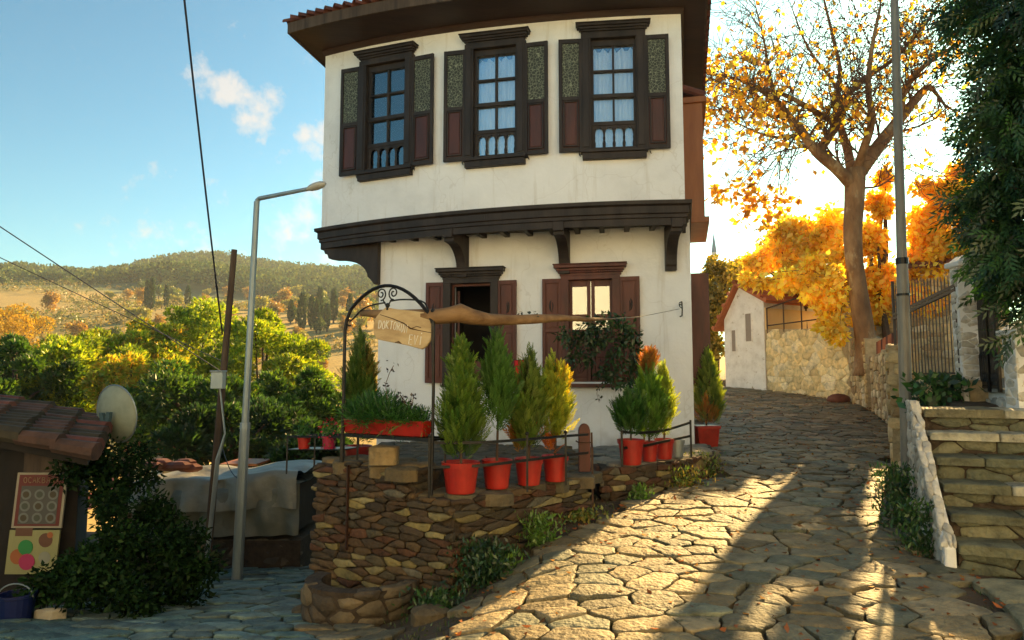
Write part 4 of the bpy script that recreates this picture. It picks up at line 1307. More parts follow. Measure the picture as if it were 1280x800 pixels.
# street wall up to the plane tree
sw = empty('street_wall', (7.6, 13.5, .8), 'golden rubble street wall with a row of upright roof tiles on top', 'stone wall')
P = [(4.75 + .45, 9.45), (7.32, 12.95), (8.42, 16.0)]
d1 = face_stones(P[1], P[0], (.55, .3), (2.30, 2.1), .24, .15, YCOL, 401, gap=.012, h=.02)
d2 = face_stones(P[2], P[1], (.8, .55), (2.16, 2.30), .24, .15, YCOL, 402, gap=.012, h=.03)
d3 = face_stones((5.17, 9.44), (5.58, 9.24), .1, 2.1, .24, .15, YCOL, 403, gap=.012, h=.02)
V, F, C = join([d1, d2, d3]); np_mesh('stone_face', V, F, C, M['stone'], sw, smooth=True)
mb = MB()
for (a, za0, za1), (b, zb0, zb1) in (((P[0], .2, 2.08), (P[1], .4, 2.28)), ((P[1], .4, 2.28), (P[2], .6, 2.14))):
    d = Vector((b[0] - a[0], b[1] - a[1], 0)).normalized(); n_ = Vector((d.y, -d.x, 0))
    q = [(a[0] + n_.x * .02, a[1] + n_.y * .02), (b[0] + n_.x * .02, b[1] + n_.y * .02), (b[0] + n_.x * .38, b[1] + n_.y * .38), (a[0] + n_.x * .38, a[1] + n_.y * .38)]
    mb.hexa([(q[0][0], q[0][1], za0), (q[1][0], q[1][1], zb0), (q[2][0], q[2][1], zb0), (q[3][0], q[3][1], za0), (q[0][0], q[0][1], za1), (q[1][0], q[1][1], zb1), (q[2][0], q[2][1], zb1), (q[3][0], q[3][1], za1)])
mb.build('core', M['lime_mortar'], sw)
# upright tiles: each a part
for k in range(13):
    q = .04 + .066 * k
    x = P[1][0] + (P[2][0] - P[1][0]) * q + .13; y = P[1][1] + (P[2][1] - P[1][1]) * q; z = 2.28 - .14 * q
    mb = MB(); d = Vector((P[2][0] - P[1][0], P[2][1] - P[1][1], 0)).normalized(); n_ = Vector((-d.y, d.x, 0))
    b = 0
    for zz, r_ in ((z - .02, .085), (z + .30, .072)):
        for rad in (r_, r_ - .015):
            for i_ in range(9):
                t = math.pi * i_ / 8; v_ = Vector((x, y, zz)) + d * math.cos(t) * rad + n_ * math.sin(t) * rad * .8; mb.v.append(tuple(v_))
    for i_ in range(8):
        mb.face([i_, i_ + 1, 18 + i_ + 1, 18 + i_]); mb.face([9 + i_, 27 + i_, 28 + i_, 10 + i_]); mb.face([18 + i_, 19 + i_, 28 + i_, 27 + i_])
    o = mb.build('ridge_tile', M['tile_bright'] if k % 3 else M['tile'], sw)
# limewashed wall towards the white house
lw = empty('limewashed_wall', (8.6, 19, 1.1), 'pale limewashed garden wall between the white gabled house and the plane tree', 'garden wall')
Q = [(8.45, 16.3), (8.86, 17.9), (7.98, 21.4)]
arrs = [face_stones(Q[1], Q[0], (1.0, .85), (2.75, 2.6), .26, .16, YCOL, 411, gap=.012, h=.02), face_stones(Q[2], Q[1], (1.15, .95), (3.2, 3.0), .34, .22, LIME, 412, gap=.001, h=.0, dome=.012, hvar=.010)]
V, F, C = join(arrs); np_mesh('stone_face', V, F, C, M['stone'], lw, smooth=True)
mb = MB()
for (a, z0, z1), (b, z2, z3) in (((Q[0], .8, 2.58), (Q[1], .9, 2.98)), ((Q[1], .9, 2.98), (Q[2], 1.1, 3.18))):
    d = Vector((b[0] - a[0], b[1] - a[1], 0)).normalized(); n_ = Vector((d.y, -d.x, 0))
    q = [(a[0] + n_.x * o_, a[1] + n_.y * o_) for o_ in (.015, .40)] ; q2 = [(b[0] + n_.x * o_, b[1] + n_.y * o_) for o_ in (.015, .40)]
    mb.hexa([(*q[0], z0), (*q2[0], z2), (*q2[1], z2), (*q[1], z0), (*q[0], z1), (*q2[0], z3), (*q2[1], z3), (*q[1], z1)])
mb.build('core', M['lime_mortar'], lw)
o = None
mb = MB(); mb.ball((8.45, 17.7, gz(8.45, 17.7) + .1), .2, 10, 6, (1.6, 1, .8)); o = mb.build('boulder', M['brown_plastic'], loc=(8.45, 17.7, gz(8.45, 17.7)), smooth=True); tag(o, 'dark red boulder lying at the foot of the pale limewashed wall', 'stone')

# back wall of the yard behind the plane tree with a tiled coping
yw = empty('yard_wall', (10.5, 17, 2), 'golden stone yard building wall with dark tiled eave, behind the plane tree', 'wall')
V, F, C = face_stones((8.9, 19.2), (12.5, 17.0), 2.3, 4.55, .30, .17, YCOL, 421); np_mesh('stone_face', V, F, C, M['stone'], yw, smooth=True)
mb = MB(); mb.prism([(8.92, 19.22, 1.5), (12.52, 17.03, 1.5), (13.5, 19.0, 1.5), (9.9, 21.2, 1.5)], (0, 0, 3.03)); mb.build('core', M['lime_mortar'], yw)
mb = MB()
for k in range(9, 20):
    q = k / 19; a = Vector((8.8 + 3.8 * q, 19.1 - 2.3 * q, 4.6)); mb.tube([a + Vector((-.1, -.17, 0)), a + Vector((.5, .8, .45))], .105, 7)
mb.build('tile_eave', M['tile'], yw)

# white gabled house at the bend
wh = empty('gabled_house', (7.6, 22.5, 1.2), 'small white gabled house with two tiny windows at the bend of the street', 'house')
g0 = Vector((7.98, 21.45, 0)); g1 = Vector((7.20, 23.0, 0)); dg = (g0 - g1).normalized()
zb_ = 1.0; G0 = at(957, 375, 21.45).z; apex = at(925, 358, 22.3).z; ev = at(908, 400, 23.0).z
# left/front face towards the street with gable
back = Vector((4.4, 2.6, 0))
mb = MB()
Fh = Fr(g1, dg); Lg = (g0 - g1).length
gtop = [(0, ev), (Lg * .42, apex), (Lg, G0)]
wins = [(Lg * .20, Lg * .30, 2.55, 3.25), (Lg * .56, Lg * .70, 2.85, 3.75)]
mb.prism([tuple(Fh.p(0, zb_)), tuple(Fh.p(Lg, zb_)), tuple(Fh.p(Lg, G0)), tuple(Fh.p(Lg * .42, apex)), tuple(Fh.p(0, ev))], back)
wbody = mb.build('wall', [M['plaster_old']], wh)
for a0, a1, z0, z1 in wins:
    mb = MB(); mb.m = 0
    mb.fbox(Fh, a0, a1, z0, z1, .002, .012); mb.m = 1
    for q in ((a0 - .03, a0, z0 - .03, z1 + .03), (a1, a1 + .03, z0 - .03, z1 + .03), (a0, a1, z0 - .03, z0), (a0, a1, z1, z1 + .03)): mb.fbox(Fh, *q, 0, .03)
    mb.build('window', [pmat('grey_brown_shutter', (.30, .25, .22)), M['plaster_old']], wh)  # plain grey brown infill of the tiny windows
mb = MB(); Fy = Fr(g0 + Vector((.03, 0, 0)), Vector((back.x, back.y, 0)).normalized()); mb.fbox(Fy, 0.02, 3.6, zb_, G0 - .25, -.02, .02)
mb.build('yellow_wall', M['yellow_plaster'], wh)
mb = MB()
def roof_slab(p0, p1, ext=.18):
    a = Fh.p(p0[0], p0[1] + .03, .22); b = Fh.p(p1[0], p1[1] + .03, .22)
    mb.hexa([a, b, b + back * 1.05, a + back * 1.05, a + Vector((0, 0, .09)), b + Vector((0, 0, .09)), b + back * 1.05 + Vector((0, 0, .09)), a + back * 1.05 + Vector((0, 0, .09))])
sl1 = (apex - ev) / (Lg * .42)
roof_slab((-.28, ev - .28 * sl1), (Lg * .42, apex)); roof_slab((Lg * .42, apex), (Lg + .30, G0 - .30 * (apex - G0) / (Lg * .58)))
for e in np.linspace(-.28, Lg * .42, 5):
    z = apex + .14 - (Lg * .42 - e) * sl1; a = Fh.p(e, z, .25); mb.tube([a, a + back * 1.03], .075, 6)
for e in np.linspace(Lg * .42, Lg + .28, 6):
    z = apex + .14 - (e - Lg * .42) * (apex - G0) / (Lg * .58); a = Fh.p(e, z, .25); mb.tube([a, a + back * 1.03], .075, 6)
mb.build('roof', M['tile_bright'], wh)
# balcony railing over the limewashed wall
rl = empty('balcony_railing', (8.2, 21, 3.1), 'thin dark iron railing on the pale wall beside the yellow house front', 'railing')
a = Vector((8.02, 21.3, 0)); b = Vector((8.62, 18.9, 0)); Fq = Fr(a, b - a); L_ = (b - a).length
mb = MB(); mb.tube([Fq.p(0, 3.85), Fq.p(L_, 4.1)], .025, 5); mb.tube([Fq.p(0, 3.30), Fq.p(L_, 3.30)], .02, 5); mb.build('rail', M['rust_iron'], rl)
for k in range(4):
    mb = MB(); mb.tube([Fq.p(L_ * k / 3, 3.05), Fq.p(L_ * k / 3, 3.85 + .25 * k / 3 + (.5 if k == 3 else 0))], .022, 5); mb.build('post', M['rust_iron'], rl)

# green-grey pole by the steps
pb = at(1131, 560, 8.55); pt = at(1116, -30, 8.35)
base_z = gz(4.75, 8.5)
sp = empty('street_pole', (4.93, 8.5, .2), 'tall tapering grey lamp pole beside the white cheek wall of the steps', 'pole')
pbx = at(1133, 520, 8.5); ptx = at(1118, 0, 8.4)
dirp = (ptx - pbx); p_low = pbx + dirp * ((.1 - pbx.z) / dirp.z); p_mid = pbx + dirp * ((3.1 - pbx.z) / dirp.z); p_top = pbx + dirp * ((7.6 - pbx.z) / dirp.z)
mb = MB(); mb.tube([p_low, p_mid - Vector((0, 0, .001))], [.078, .066], 14); mb.tube([p_mid, p_top], [.060, .042], 14); mb.build('shaft', M['pole_grey'], sp, smooth=False)
mb = MB(); mb.tube([p_mid - Vector((0, 0, .05)), p_mid + Vector((0, 0, .03))], .075, 14); mb.build('collar', M['iron_flat'], sp)
mb = MB(); pz = pbx + dirp * ((2.65 - pbx.z) / dirp.z); mb.tube([pz, pz + Vector((0, 0, .03))], .078, 14); mb.build('collar', M['iron_flat'], sp)
mb = MB(); mb.tube([p_top, p_top + Vector((-.3, -.1, .35)), p_top + Vector((-1.1, -.3, .5))], .03, 8); mb.build('arm', M['pole_grey'], sp)
mb = MB(); mb.ball(tuple(p_top + Vector((-1.3, -.35, .5))), .12, 12, 8, (2.2, 1, .6)); mb.build('lamp_head', M['steel'], sp, smooth=True)

# ------------------------------------------------------------------ left side: lamp, pole, wires, kiosk
lb = at(297, 712, 8.8); lt = at(321, 252, 8.7)
lp = empty('street_lamp', (lb.x, lb.y, lb.z - .05), 'blue-grey steel street lamp with a bent arm reaching towards the white house', 'street lamp')
d = lt - lb; mid = lb + d * .38
mb = MB(); mb.tube([lb - d * .03, mid], [.068, .060], 12); mb.tube([mid, lt], [.045, .036], 12); mb.tube([mid - d * .006, mid + d * .01], [.066, .062], 12); mb.build('pole', M['steel'], lp)
le = at(386, 236, 8.45)
mb = MB(); mb.tube([lt, lt + Vector((.03, 0, .04)), le], [.034, .030, .026], 10); mb.build('arm', M['steel'], lp)
hd = at(404, 229, 8.35); dh = (hd - le)
mb = MB(); mb.tube([le - dh * .25, le - dh * .05, le + dh * .15, le + dh * .5, le + dh * .9, le + dh * 1.15], [.026, .03, .05, .062, .055, .02], 12); mb.v = [(x, y, le.z + (z - le.z) * .8) for x, y, z in mb.v]; mb.build('lamp_head', pmat('lamp_housing', (.45, .45, .42), .4), lp, smooth=True)

wb = at(258, 708, 9.2); wt = at(293, 312, 9.0)
wp = empty('wooden_pole', (wb.x, wb.y, wb.z - .05), 'leaning dark wooden utility pole with a small meter box and a steel conduit', 'utility pole')
d = wt - wb
mb = MB(); mb.tube([wb - d * .03, wb + d * .3, wb + d * .7, wt], [.056, .05, .044, .038], 10); mb.build('shaft', M['old_wood'], wp)
mc = wb + d * .585; mb = MB(); Fb = Fr(mc + Vector((-.01, -.07, 0)), (1, 0, 0)); mb.fbox(Fb, -.08, .08, -.12, .10, 0, .10); mb.fbox(Fb, -.09, .09, .10, .12, -.01, .12)
mb.build('meter_box', M['steel'], wp, bevel=.006)
mb = MB(); c0 = at(258, 706, 9.05); c1 = at(272, 575, 9.0); mb.tube([c0, c1, c1 + (c1 - c0) * .25 + Vector((.05, .02, 0)), mc + Vector((0, -.08, -.12))], [.028, .028, .012, .01], 8); mb.build('conduit', M['steel'], wp)


def wire(pts, r, lab, sag=.0):
    P_ = []
    a, b = pts
    for k in range(17):
        t = k / 16; p = a.lerp(b, t); p.z -= sag * 4 * t * (1 - t); P_.append(p)
    mb = MB(); mb.tube(P_, r, 6)
    o = mb.build('overhead_wire', M['wire'], loc=tuple(a)); tag(o, lab, 'wire'); return o


wire((at(224, -60, 6.2), at(278, 418, 9.0)), .011, 'single thick cable running from the sky down to the leaning wooden pole', .05)
wire((at(-900, -330, 9), at(285, 470, 16)), .012, 'upper of two thin wires crossing the hills at the left', .1)
wire((at(-900, -110, 9), at(285, 455, 16)), .009, 'lower of two thin wires crossing the hills at the left', .05)
wire((at(278, 560, 9.05), at(303, 598, 8.75)), .006, 'short slack cable between the wooden pole and the steel lamp', .12)

# kiosk with tiled roof
ks = empty('tiled_kiosk', (-5.6, 8, -1), 'dark low kiosk with a weathered red tile roof at the left edge', 'kiosk')
KX0, KX1, KY0, KY1 = -9.0, -4.62, 7.1, 9.2
EV = at(60, 553, 6.8).z - .10; RD = EV + .62
mb = MB(); mb.prism([(-7.3, KY0, -1.6), (-4.45, KY0, -1.6), (-4.95, 8.1, -1.6), (-7.3, 8.1, -1.6)], (0, 0, EV + 1.6 - .02)); mb.prism([(-7.3, KY0 + .01, EV - .05), (-4.6, KY0 + .01, EV - .05), (-7.3, KY0 + .01, EV + .6)], (0, .9, 0)); mb.build('wall', M['kiosk_wall'], ks)
SLP = .20
def kz(x): return EV + SLP * (-4.15 - x)
def kxr(y): return -4.15 - .52 * (y - 6.75)
mb = MB(); YF, YB, XL = 6.75, 8.3, -7.4
mb.hexa([(XL, YF, kz(XL) - .12), (kxr(YF), YF, EV - .12), (kxr(YB), YB, kz(kxr(YB)) - .12), (XL, YB, kz(XL) - .12), (XL, YF, kz(XL)), (kxr(YF), YF, EV), (kxr(YB), YB, kz(kxr(YB))), (XL, YB, kz(XL))]); mb.build('roof', M['kiosk_wall'], ks)
rr = random.Random(12); arrV = MB()
y = YF - .06
while y < YB + .1:
    x1 = kxr(y) + .10
    for row in range(9):
        xa = x1 - row * .37; xb = xa - .42
        if xa < XL: break
        if rr.random() < .06: continue
        arrV.m = 1 if rr.random() < .12 else (2 if rr.random() < .5 else 0)
        dy = rr.uniform(-.025, .025)
        arrV.tube([(xa, y + dy, kz(xa) + .05 + rr.uniform(0, .025)), (xb, y + rr.uniform(-.025, .025), kz(xb) + .03)], [.092, .076], 8)
    y += .185
mbx = arrV.build('roof_tiles', [mat('old_tile', [(.035, .02, .015), (.07, .035, .025), (.10, .05, .035)], .9, 5, .8, 20), M['tile'], mat('mossy_tile', [(.022, .02, .014), (.05, .04, .024)], .95, 6, .8, 20)], ks)
mb = MB(); mb.box(-4.98, -4.55, 7.04, 7.1, .55, .95); mb.build('shutter_box', M['old_wood'], ks)

# posters on the kiosk (flat boards leaning on its wall)
FP = Fr((at(22, 600, 7.0).x, 6.98, 0), (1, .0, 0))
pz0, pz1, pzm = at(40, 716, 7).z, at(40, 590, 7).z, at(40, 660, 7).z
pw = .50
po = empty('menu_board', (FP.o.x + .2, 6.95, pz0), 'red bordered menu board with round plates of food, hung on the dark kiosk', 'menu board')
FT = Fr((FP.o.x, 6.97, 0), (1, 0, 0))
def tl(a, z): return (a + (z - pzm) * .06, z)
def quad_t(mb, a0, a1, z0, z1, n0, n1):
    P0 = [tl(a0, z0), tl(a1, z0), tl(a1, z1), tl(a0, z1)]; mb.prism([FT.p(a, z, n0) for a, z in P0], FT.n * (n1 - n0))
mb = MB(); mb.m = 0; quad_t(mb, 0, pw, pzm + .01, pz1, 0, .02); mb.m = 1; quad_t(mb, .025, pw - .025, pzm + .03, pz1 - .02, .02, .023); mb.m = 2; quad_t(mb, .06, pw - .06, pzm + .05, pz1 - .13, .0231, .025)
mb.build('board', [pmat('board_edge', (.26, .23, .17)), pmat('board_red', (.10, .012, .008)), pmat('board_dark', (.06, .055, .05))], po)
def disc(mb, a, z, r, n, m):
    mb.m = m; a, z = tl(a, z); mb.prism([FT.p(a + r * math.cos(t), z + r * math.sin(t), n) for t in np.linspace(0, 2 * math.pi, 17)[:-1]], FT.n * .002)
mb = MB(); rr = random.Random(3)
for j in range(3):
    for i_ in range(3):
        a = .115 + .135 * i_; z = pzm + .11 + .115 * j; disc(mb, a, z, .052, .0251, 0); disc(mb, a, z, .032, .0272, 1 + (i_ + j) % 2)
mb.build('plate_picture', [pmat('plate_white', (.12, .125, .12)), pmat('food_brown', (.05, .035, .015)), pmat('food_grey', (.05, .055, .04))], po)


STROKES = {
    'A': [[(0, 0), (.5, 1), (1, 0)], [(.2, .38), (.8, .38)]], 'B': [[(0, 0), (0, 1), (.7, .95), (.8, .75), (.65, .55), (0, .52)], [(.65, .52), (.9, .3), (.75, .04), (0, 0)]],
    'C': [[(.95, .85), (.6, 1), (.2, .9), (0, .5), (.2, .1), (.6, 0), (.95, .15)]], 'D': [[(0, 0), (0, 1), (.55, .95), (.9, .7), (.92, .35), (.6, .04), (0, 0)]],
    'E': [[(.85, 1), (0, 1), (0, 0), (.85, 0)], [(0, .52), (.7, .52)]], 'K': [[(0, 0), (0, 1)], [(.85, 1), (.05, .48), (.9, 0)]],
    'I': [[(.5, 0), (.5, 1)]], 'i': [[(.5, 0), (.5, .9)], [(.5, 1.15), (.58, 1.3)]], 'N': [[(0, 0), (0, 1), (.85, 0), (.85, 1)]], 'O': [[(.5, 1), (.12, .85), (0, .5), (.12, .12), (.5, 0), (.85, .12), (.95, .5), (.85, .87), (.5, 1)]],
    'R': [[(0, 0), (0, 1), (.7, .97), (.82, .75), (.65, .52), (0, .5)], [(.4, .5), (.9, 0)]], 'S': [[(.85, .85), (.5, 1), (.1, .85), (.15, .58), (.75, .42), (.85, .15), (.45, 0), (.05, .15)]],
    'T': [[(0, 1), (1, 1)], [(.5, 1), (.5, 0)]], 'U': [[(0, 1), (.02, .25), (.4, 0), (.8, .2), (.88, 1)]], 'V': [[(0, 1), (.45, 0), (.95, 1)]], 'G': [[(.9, .85), (.5, 1), (.1, .8), (0, .4), (.3, .02), (.8, .08), (.9, .45), (.55, .45)]], 'Z': [[(.05, 1), (.9, 1), (.05, 0), (.9, 0)]],
}


def letter(mb, ch, Fq, a, z, w, h, n, r, slope=0, jit=0, rr=None):
    for stp in STROKES[ch]:
        pts = []
        for x, y in stp:
            q = Vector((x * w, y * h))
            aa = a + q.x * math.cos(slope) - q.y * math.sin(slope); zz = z + q.x * math.sin(slope) + q.y * math.cos(slope)
            if rr: aa += rr.uniform(-jit, jit); zz += rr.uniform(-jit, jit)
            pts.append(Fq.p(aa, zz, n))
        mb.tube(pts, r, 5)


mb = MB()
for k, ch in enumerate('OCAKBASI'):
    a, z = tl(.075 + k * .046, pz1 - .10); letter(mb, ch, FT, a, z, .032, .055, .024, .004)
mb.build('heading', pmat('heading_cream', (.20, .14, .08)), po)
p2 = empty('ice_cream_poster', (FP.o.x + .2, 6.95, pz0), 'yellow ice cream poster with coloured scoops, below the red menu board', 'poster')
mb = MB(); mb.m = 0; quad_t(mb, -.01, pw - .01, pz0, pzm - .01, 0, .02); mb.build('board', pmat('poster_yellow', (.24, .23, .10)), p2)
mb = MB()
for a, z, r_, m in ((.10, .17, .075, 0), (.17, .26, .075, 1), (.20, .12, .08, 2)): disc(mb, a, pz0 + z, r_, .0205 + m * .0022, m)
disc(mb, .36, pz0 + .33, .07, .0205, 3); disc(mb, .40, pz0 + .38, .03, .0228, 0); disc(mb, .37, pz0 + .16, .06, .0205, 4)
mb.m = 3; quad_t(mb, .05, .22, pz0 + .37, pz0 + .45, .0205, .0225)
mb.build('scoop_picture', [pmat('scoop_orange', (.28, .08, .02)), pmat('scoop_green', (.015, .17, .04)), pmat('scoop_pink', (.32, .015, .08)), pmat('scoop_brown', (.10, .04, .02)), pmat('scoop_cream', (.22, .22, .17))], p2)

# satellite dish seen from behind
dc = at(142, 518, 8.0)
sdh = empty('satellite_dish', (dc.x, dc.y, dc.z - .5), 'grey-green satellite dish on a short mast above the kiosk roof', 'satellite dish')
nrm = Vector((.35, .93, .15)).normalized(); xx = Vector((0, 0, 1)).cross(nrm).normalized(); yy = nrm.cross(xx)
mb = MB(); RR = .315
for k in range(9):
    r_ = RR * k / 8
    for j in range(32):
        t = 2 * math.pi * j / 32; q = dc + xx * math.cos(t) * r_ + yy * math.sin(t) * r_ * 1.08 + nrm * ((r_ / RR) ** 2 * .07 - .03); mb.v.append(tuple(q))
for k in range(8):
    for j in range(32):
        a = k * 32 + j; b = k * 32 + (j + 1) % 32; mb.face([a, b, b + 32, a + 32])
dm = mb.build('reflector', M['dish'], sdh, smooth=True); mo = dm.modifiers.new('t', 'SOLIDIFY'); mo.thickness = .008
mb = MB(); rim = [dc + xx * math.cos(t) * RR + yy * math.sin(t) * RR * 1.08 + nrm * .04 for t in np.linspace(0, 2 * math.pi, 33)]; mb.tube(rim, .008, 6, cap=False); mb.build('rim', M['steel'], sdh)
mb = MB(); bk = dc - nrm * .05 + Vector((0, 0, -.12)); Fb = Fr(bk, xx if xx.x > 0 else -xx)
mb.prism([Fb.p(-.06, -.16, .03), Fb.p(.05, -.16, .03), Fb.p(.08, .16, .03), Fb.p(.03, .16, .03), Fb.p(.0, .05, .03), Fb.p(-.04, .15, .03), Fb.p(-.09, .15, .03), Fb.p(-.05, .0, .03)], Fb.n * .04)
mb.build('bracket', pmat('bracket_blue_grey', (.05, .09, .10)), sdh)
mb = MB(); mb.tube([bk + Vector((0, -.05, .0)), bk + Vector((-.02, -.05, -.5)), bk + Vector((-.02, .1, -1.0))], .02, 8); mb.build('mast', M['steel'], sdh)

# blue barrel and a pale piece of wood
bp = at(20, 765, 6.0)
b_ = empty('blue_tub', (bp.x, bp.y, bp.z - .12), 'dark blue plastic tub among the plants at the bottom left corner', 'tub')
mb = MB(); mb.lathe([(.10, 0), (.125, .02), (.14, .25), (.15, .255), (.15, .275), (.125, .275), (.12, .03), (.0, .03)], (bp.x, bp.y, bp.z - .12), 20); mb.build('body', M['blue_plastic'], b_, smooth=False)
mb = MB(); mb.tube([Vector((bp.x + .15 * math.cos(t), bp.y - .02, bp.z + .13 + .11 * math.sin(t))) for t in np.linspace(0, math.pi, 12)], .006, 6); mb.build('handle', M['steel'], b_)
wpz = at(60, 766, 6.0); V = []
cs = [[(wpz.x - .13, wpz.y), (wpz.x + .05, wpz.y - .04), (wpz.x + .16, wpz.y + .03), (wpz.x, wpz.y + .06)]]
V, F, C = stones(cs, lambda a, b, n: (a, b, wpz.z + n), .0, .03, .0, .005, lambda r, x, y: (.4, .36, .28), 5, dome=.01); o = np_mesh('flat_stone', V, F, C, M['stone'], loc=tuple(wpz), smooth=True); tag(o, 'pale flat stone showing at the foot of the dark bush, beside the blue tub', 'stone')

# tarp-covered stack on a low dark wall
TY = 10.0
lwall = empty('low_stone_wall', (-4.2, TY, -1.2), 'dark low rubble wall under the grey tarpaulin', 'stone wall')
DK = [(.06, .05, .04), (.09, .07, .05), (.05, .05, .045), (.12, .10, .07)]
V, F, C = face_stones((-5.6, TY), (-3.02, TY + .05), -1.6, -.68, .26, .12, DK, 431); np_mesh('stone_face', V, F, C, M['stone'], lwall, smooth=True)
mb = MB(); mb.box(-5.6, -3.04, TY + .02, TY + 1.6, -3, -.70); mb.build('core', M['mortar'], lwall)
tp = empty('tarpaulin_stack', (-4.2, TY + .8, -.7), 'stack covered with a creased grey tarpaulin beside the lamp pole', 'covered stack')


def tarp(x0, x1, y0, y1, ztop, zbot, seed, amp):
    nx_, nd = 60, 34
    V = []; r = random.Random(seed)
    ph = [r.uniform(0, 6) for _ in range(6)]
    prof = []                                     # front drape then over the top then down behind
    hf = ztop - zbot; dpt = y1 - y0; tot = hf + dpt + hf
    for k in range(nd + 1):
        t = k / nd * tot
        if t < hf: prof.append((0, zbot + t, 1))
        elif t < hf + dpt: prof.append((t - hf, ztop, 0))
        else: prof.append((dpt, ztop - (t - hf - dpt), -1))
    for i_ in range(nx_ + 1):
        q = i_ / nx_; x = x0 + (x1 - x0) * q
        for dy, z, s_ in prof:
            h = (ztop - z) / hf if s_ else 0
            f = amp * (.35 + h) * (math.sin(q * 23 + ph[0] + 2.2 * math.sin(z * 3 + ph[1])) * .6 + .5 * math.sin(q * 41 + ph[2] + z * 5)) * (1 if s_ else .3)
            n_ = mnoise.noise(Vector((x * 2.2, z * 2.6 + dy * 2, seed))) * amp * 1.6
            zz = z + (.06 * math.sin(q * 3.1 + ph[3]) + .03 * math.sin(q * 9 + ph[4])) * (1 if not s_ else .5) + (n_ if not s_ else 0)
            zz += (.10 * (q - .5)) * 0
            V.append((x + n_ * .5 + (h * .05 * (1 if q > .5 else -1) if s_ else 0), y0 + dy - (f + n_ if s_ > 0 else 0) - (.05 * h if s_ > 0 else 0), zz))
    F = [(i_ * (nd + 1) + k, (i_ + 1) * (nd + 1) + k, (i_ + 1) * (nd + 1) + k + 1, i_ * (nd + 1) + k + 1) for i_ in range(nx_) for k in range(nd)]
    # closed ends
    b = len(V)
    return V, F


ZT1 = at(300, 598, TY).z; ZB1 = at(300, 668, TY).z
V, F = tarp(-5.42, -3.08, TY, TY + 1.4, ZT1 - .10, ZB1, 3, .06); o = np_mesh('under_sheet', V, F, None, M['tarp'], tp, smooth=True)
V, F = tarp(-5.48, -3.12, TY - .03, TY + 1.45, ZT1, ZT1 - .45, 9, .055); o = np_mesh('top_sheet', V, F, None, mat('pale_tarpaulin', [(.14, .14, .11), (.22, .21, .17)], .5, 3, .5, 9, bdist=.03), tp, smooth=True)
mb = MB(); mb.box(-5.40, -3.14, TY + .06, TY + 1.35, ZB1, ZT1 - .12); mb.build('stacked_load', M['kiosk_wall'], tp)
# brown bundle lying on top
mb = MB(); rr = random.Random(6); bx = at(214, 600, TY + .5)
for k in range(9):
    mb.ball((bx.x + rr.uniform(-.28, .28), bx.y + rr.uniform(-.2, .2), ZT1 + .08 + rr.uniform(-.02, .10)), rr.uniform(.08, .14), 7, 5, (1.8, 1, .6))
o = mb.build('brown_sack', M['brown_plastic'], loc=(bx.x, bx.y, ZT1)); tag(o, 'dark reddish brown sack heaped on the left end of the tarpaulin', 'sack')
# small table frame behind
tf = empty('side_table', (-4.6, 12.3, -1), 'small sunlit brown table behind the tarpaulin stack', 'table')
a = at(281, 578, 12.2); b = at(326, 578, 12.2)
mb = MB(); mb.box(a.x, b.x, 12.0, 12.8, a.z - .04, a.z); mb.build('table_top', M['orange_wood'], tf)
for x in (a.x + .04, b.x - .04):
    for y in (12.05, 12.75): mb = MB(); mb.box(x - .02, x + .02, y - .02, y + .02, a.z - 1.6, a.z - .04); mb.build('leg', M['rust_iron'], tf)

# small sunlit hut with an orange roof in the valley
hc = at(205, 570, 19)
hut = empty('orange_roof_hut', (hc.x, 19.5, -3.2), 'small hut with a rounded orange roof glowing between the pine trunks', 'hut')
r0 = 1.0; hz = at(205, 566, 19).z
mb = MB(); mb.box(hc.x - .8, hc.x + .9, 19, 21.5, -6.5, hz); mb.build('wall', M['yellow_plaster'], hut)
mb = MB(); mb.box(hc.x - .28, hc.x + .0, 18.9, 19.0, -6.5, hz - .05); mb.box(hc.x + .3, hc.x + .85, 18.92, 18.99, hz - .8, hz - .1); mb.build('pillar', M['white_paint'], hut)
mb = MB(); P_ = [(hc.x + 1.1 * math.cos(t), 18.7, hz - .02 + .55 * math.sin(t)) for t in np.linspace(0, math.pi, 13)]; mb.prism(P_, (0, 3, 0)); mb.build('roof', M['tile_bright'], hut)

# ------------------------------------------------------------------ railings, sign, planters
def flatbar(mb, pts, w=.012, h=.018):
    pts = [Vector(p) for p in pts]
    for a, b in zip(pts[:-1], pts[1:]):
        d = (b - a); n = Vector((-d.y, d.x, 0)).normalized() * w / 2; u = Vector((0, 0, h / 2))
        mb.hexa([a - n - u, b - n - u, b + n - u, a + n - u, a - n + u, b - n + u, b + n + u, a + n + u])


rail = empty('wall_railing', (0, 6.5, .6), 'black iron railing with two bars along the top of the brown retaining wall', 'railing')
rp = [at(536, 553, 6.02), at(600, 553, 6.05), at(660, 549, 6.35), at(708, 545, 6.75), at(735, 543, 7.15)]
rq = [at(536, 584, 6.02), at(600, 582, 6.05), at(660, 575, 6.35), at(708, 569, 6.75), at(735, 566, 7.15)]
def smooth_path(P, n=6):
    out = []
    for k in range(len(P) - 1):
        p0 = P[max(0, k - 1)]; p1 = P[k]; p2 = P[k + 1]; p3 = P[min(len(P) - 1, k + 2)]
        for j in range(n):
            t = j / n
            out.append(.5 * ((2 * p1) + (-p0 + p2) * t + (2 * p0 - 5 * p1 + 4 * p2 - p3) * t * t + (-p0 + 3 * p1 - 3 * p2 + p3) * t ** 3))
    out.append(P[-1]); return out
for P_ in (rp, rq):
    mb = MB(); flatbar(mb, smooth_path(P_), .012, .024); mb.build('bar', M['iron'], rail)
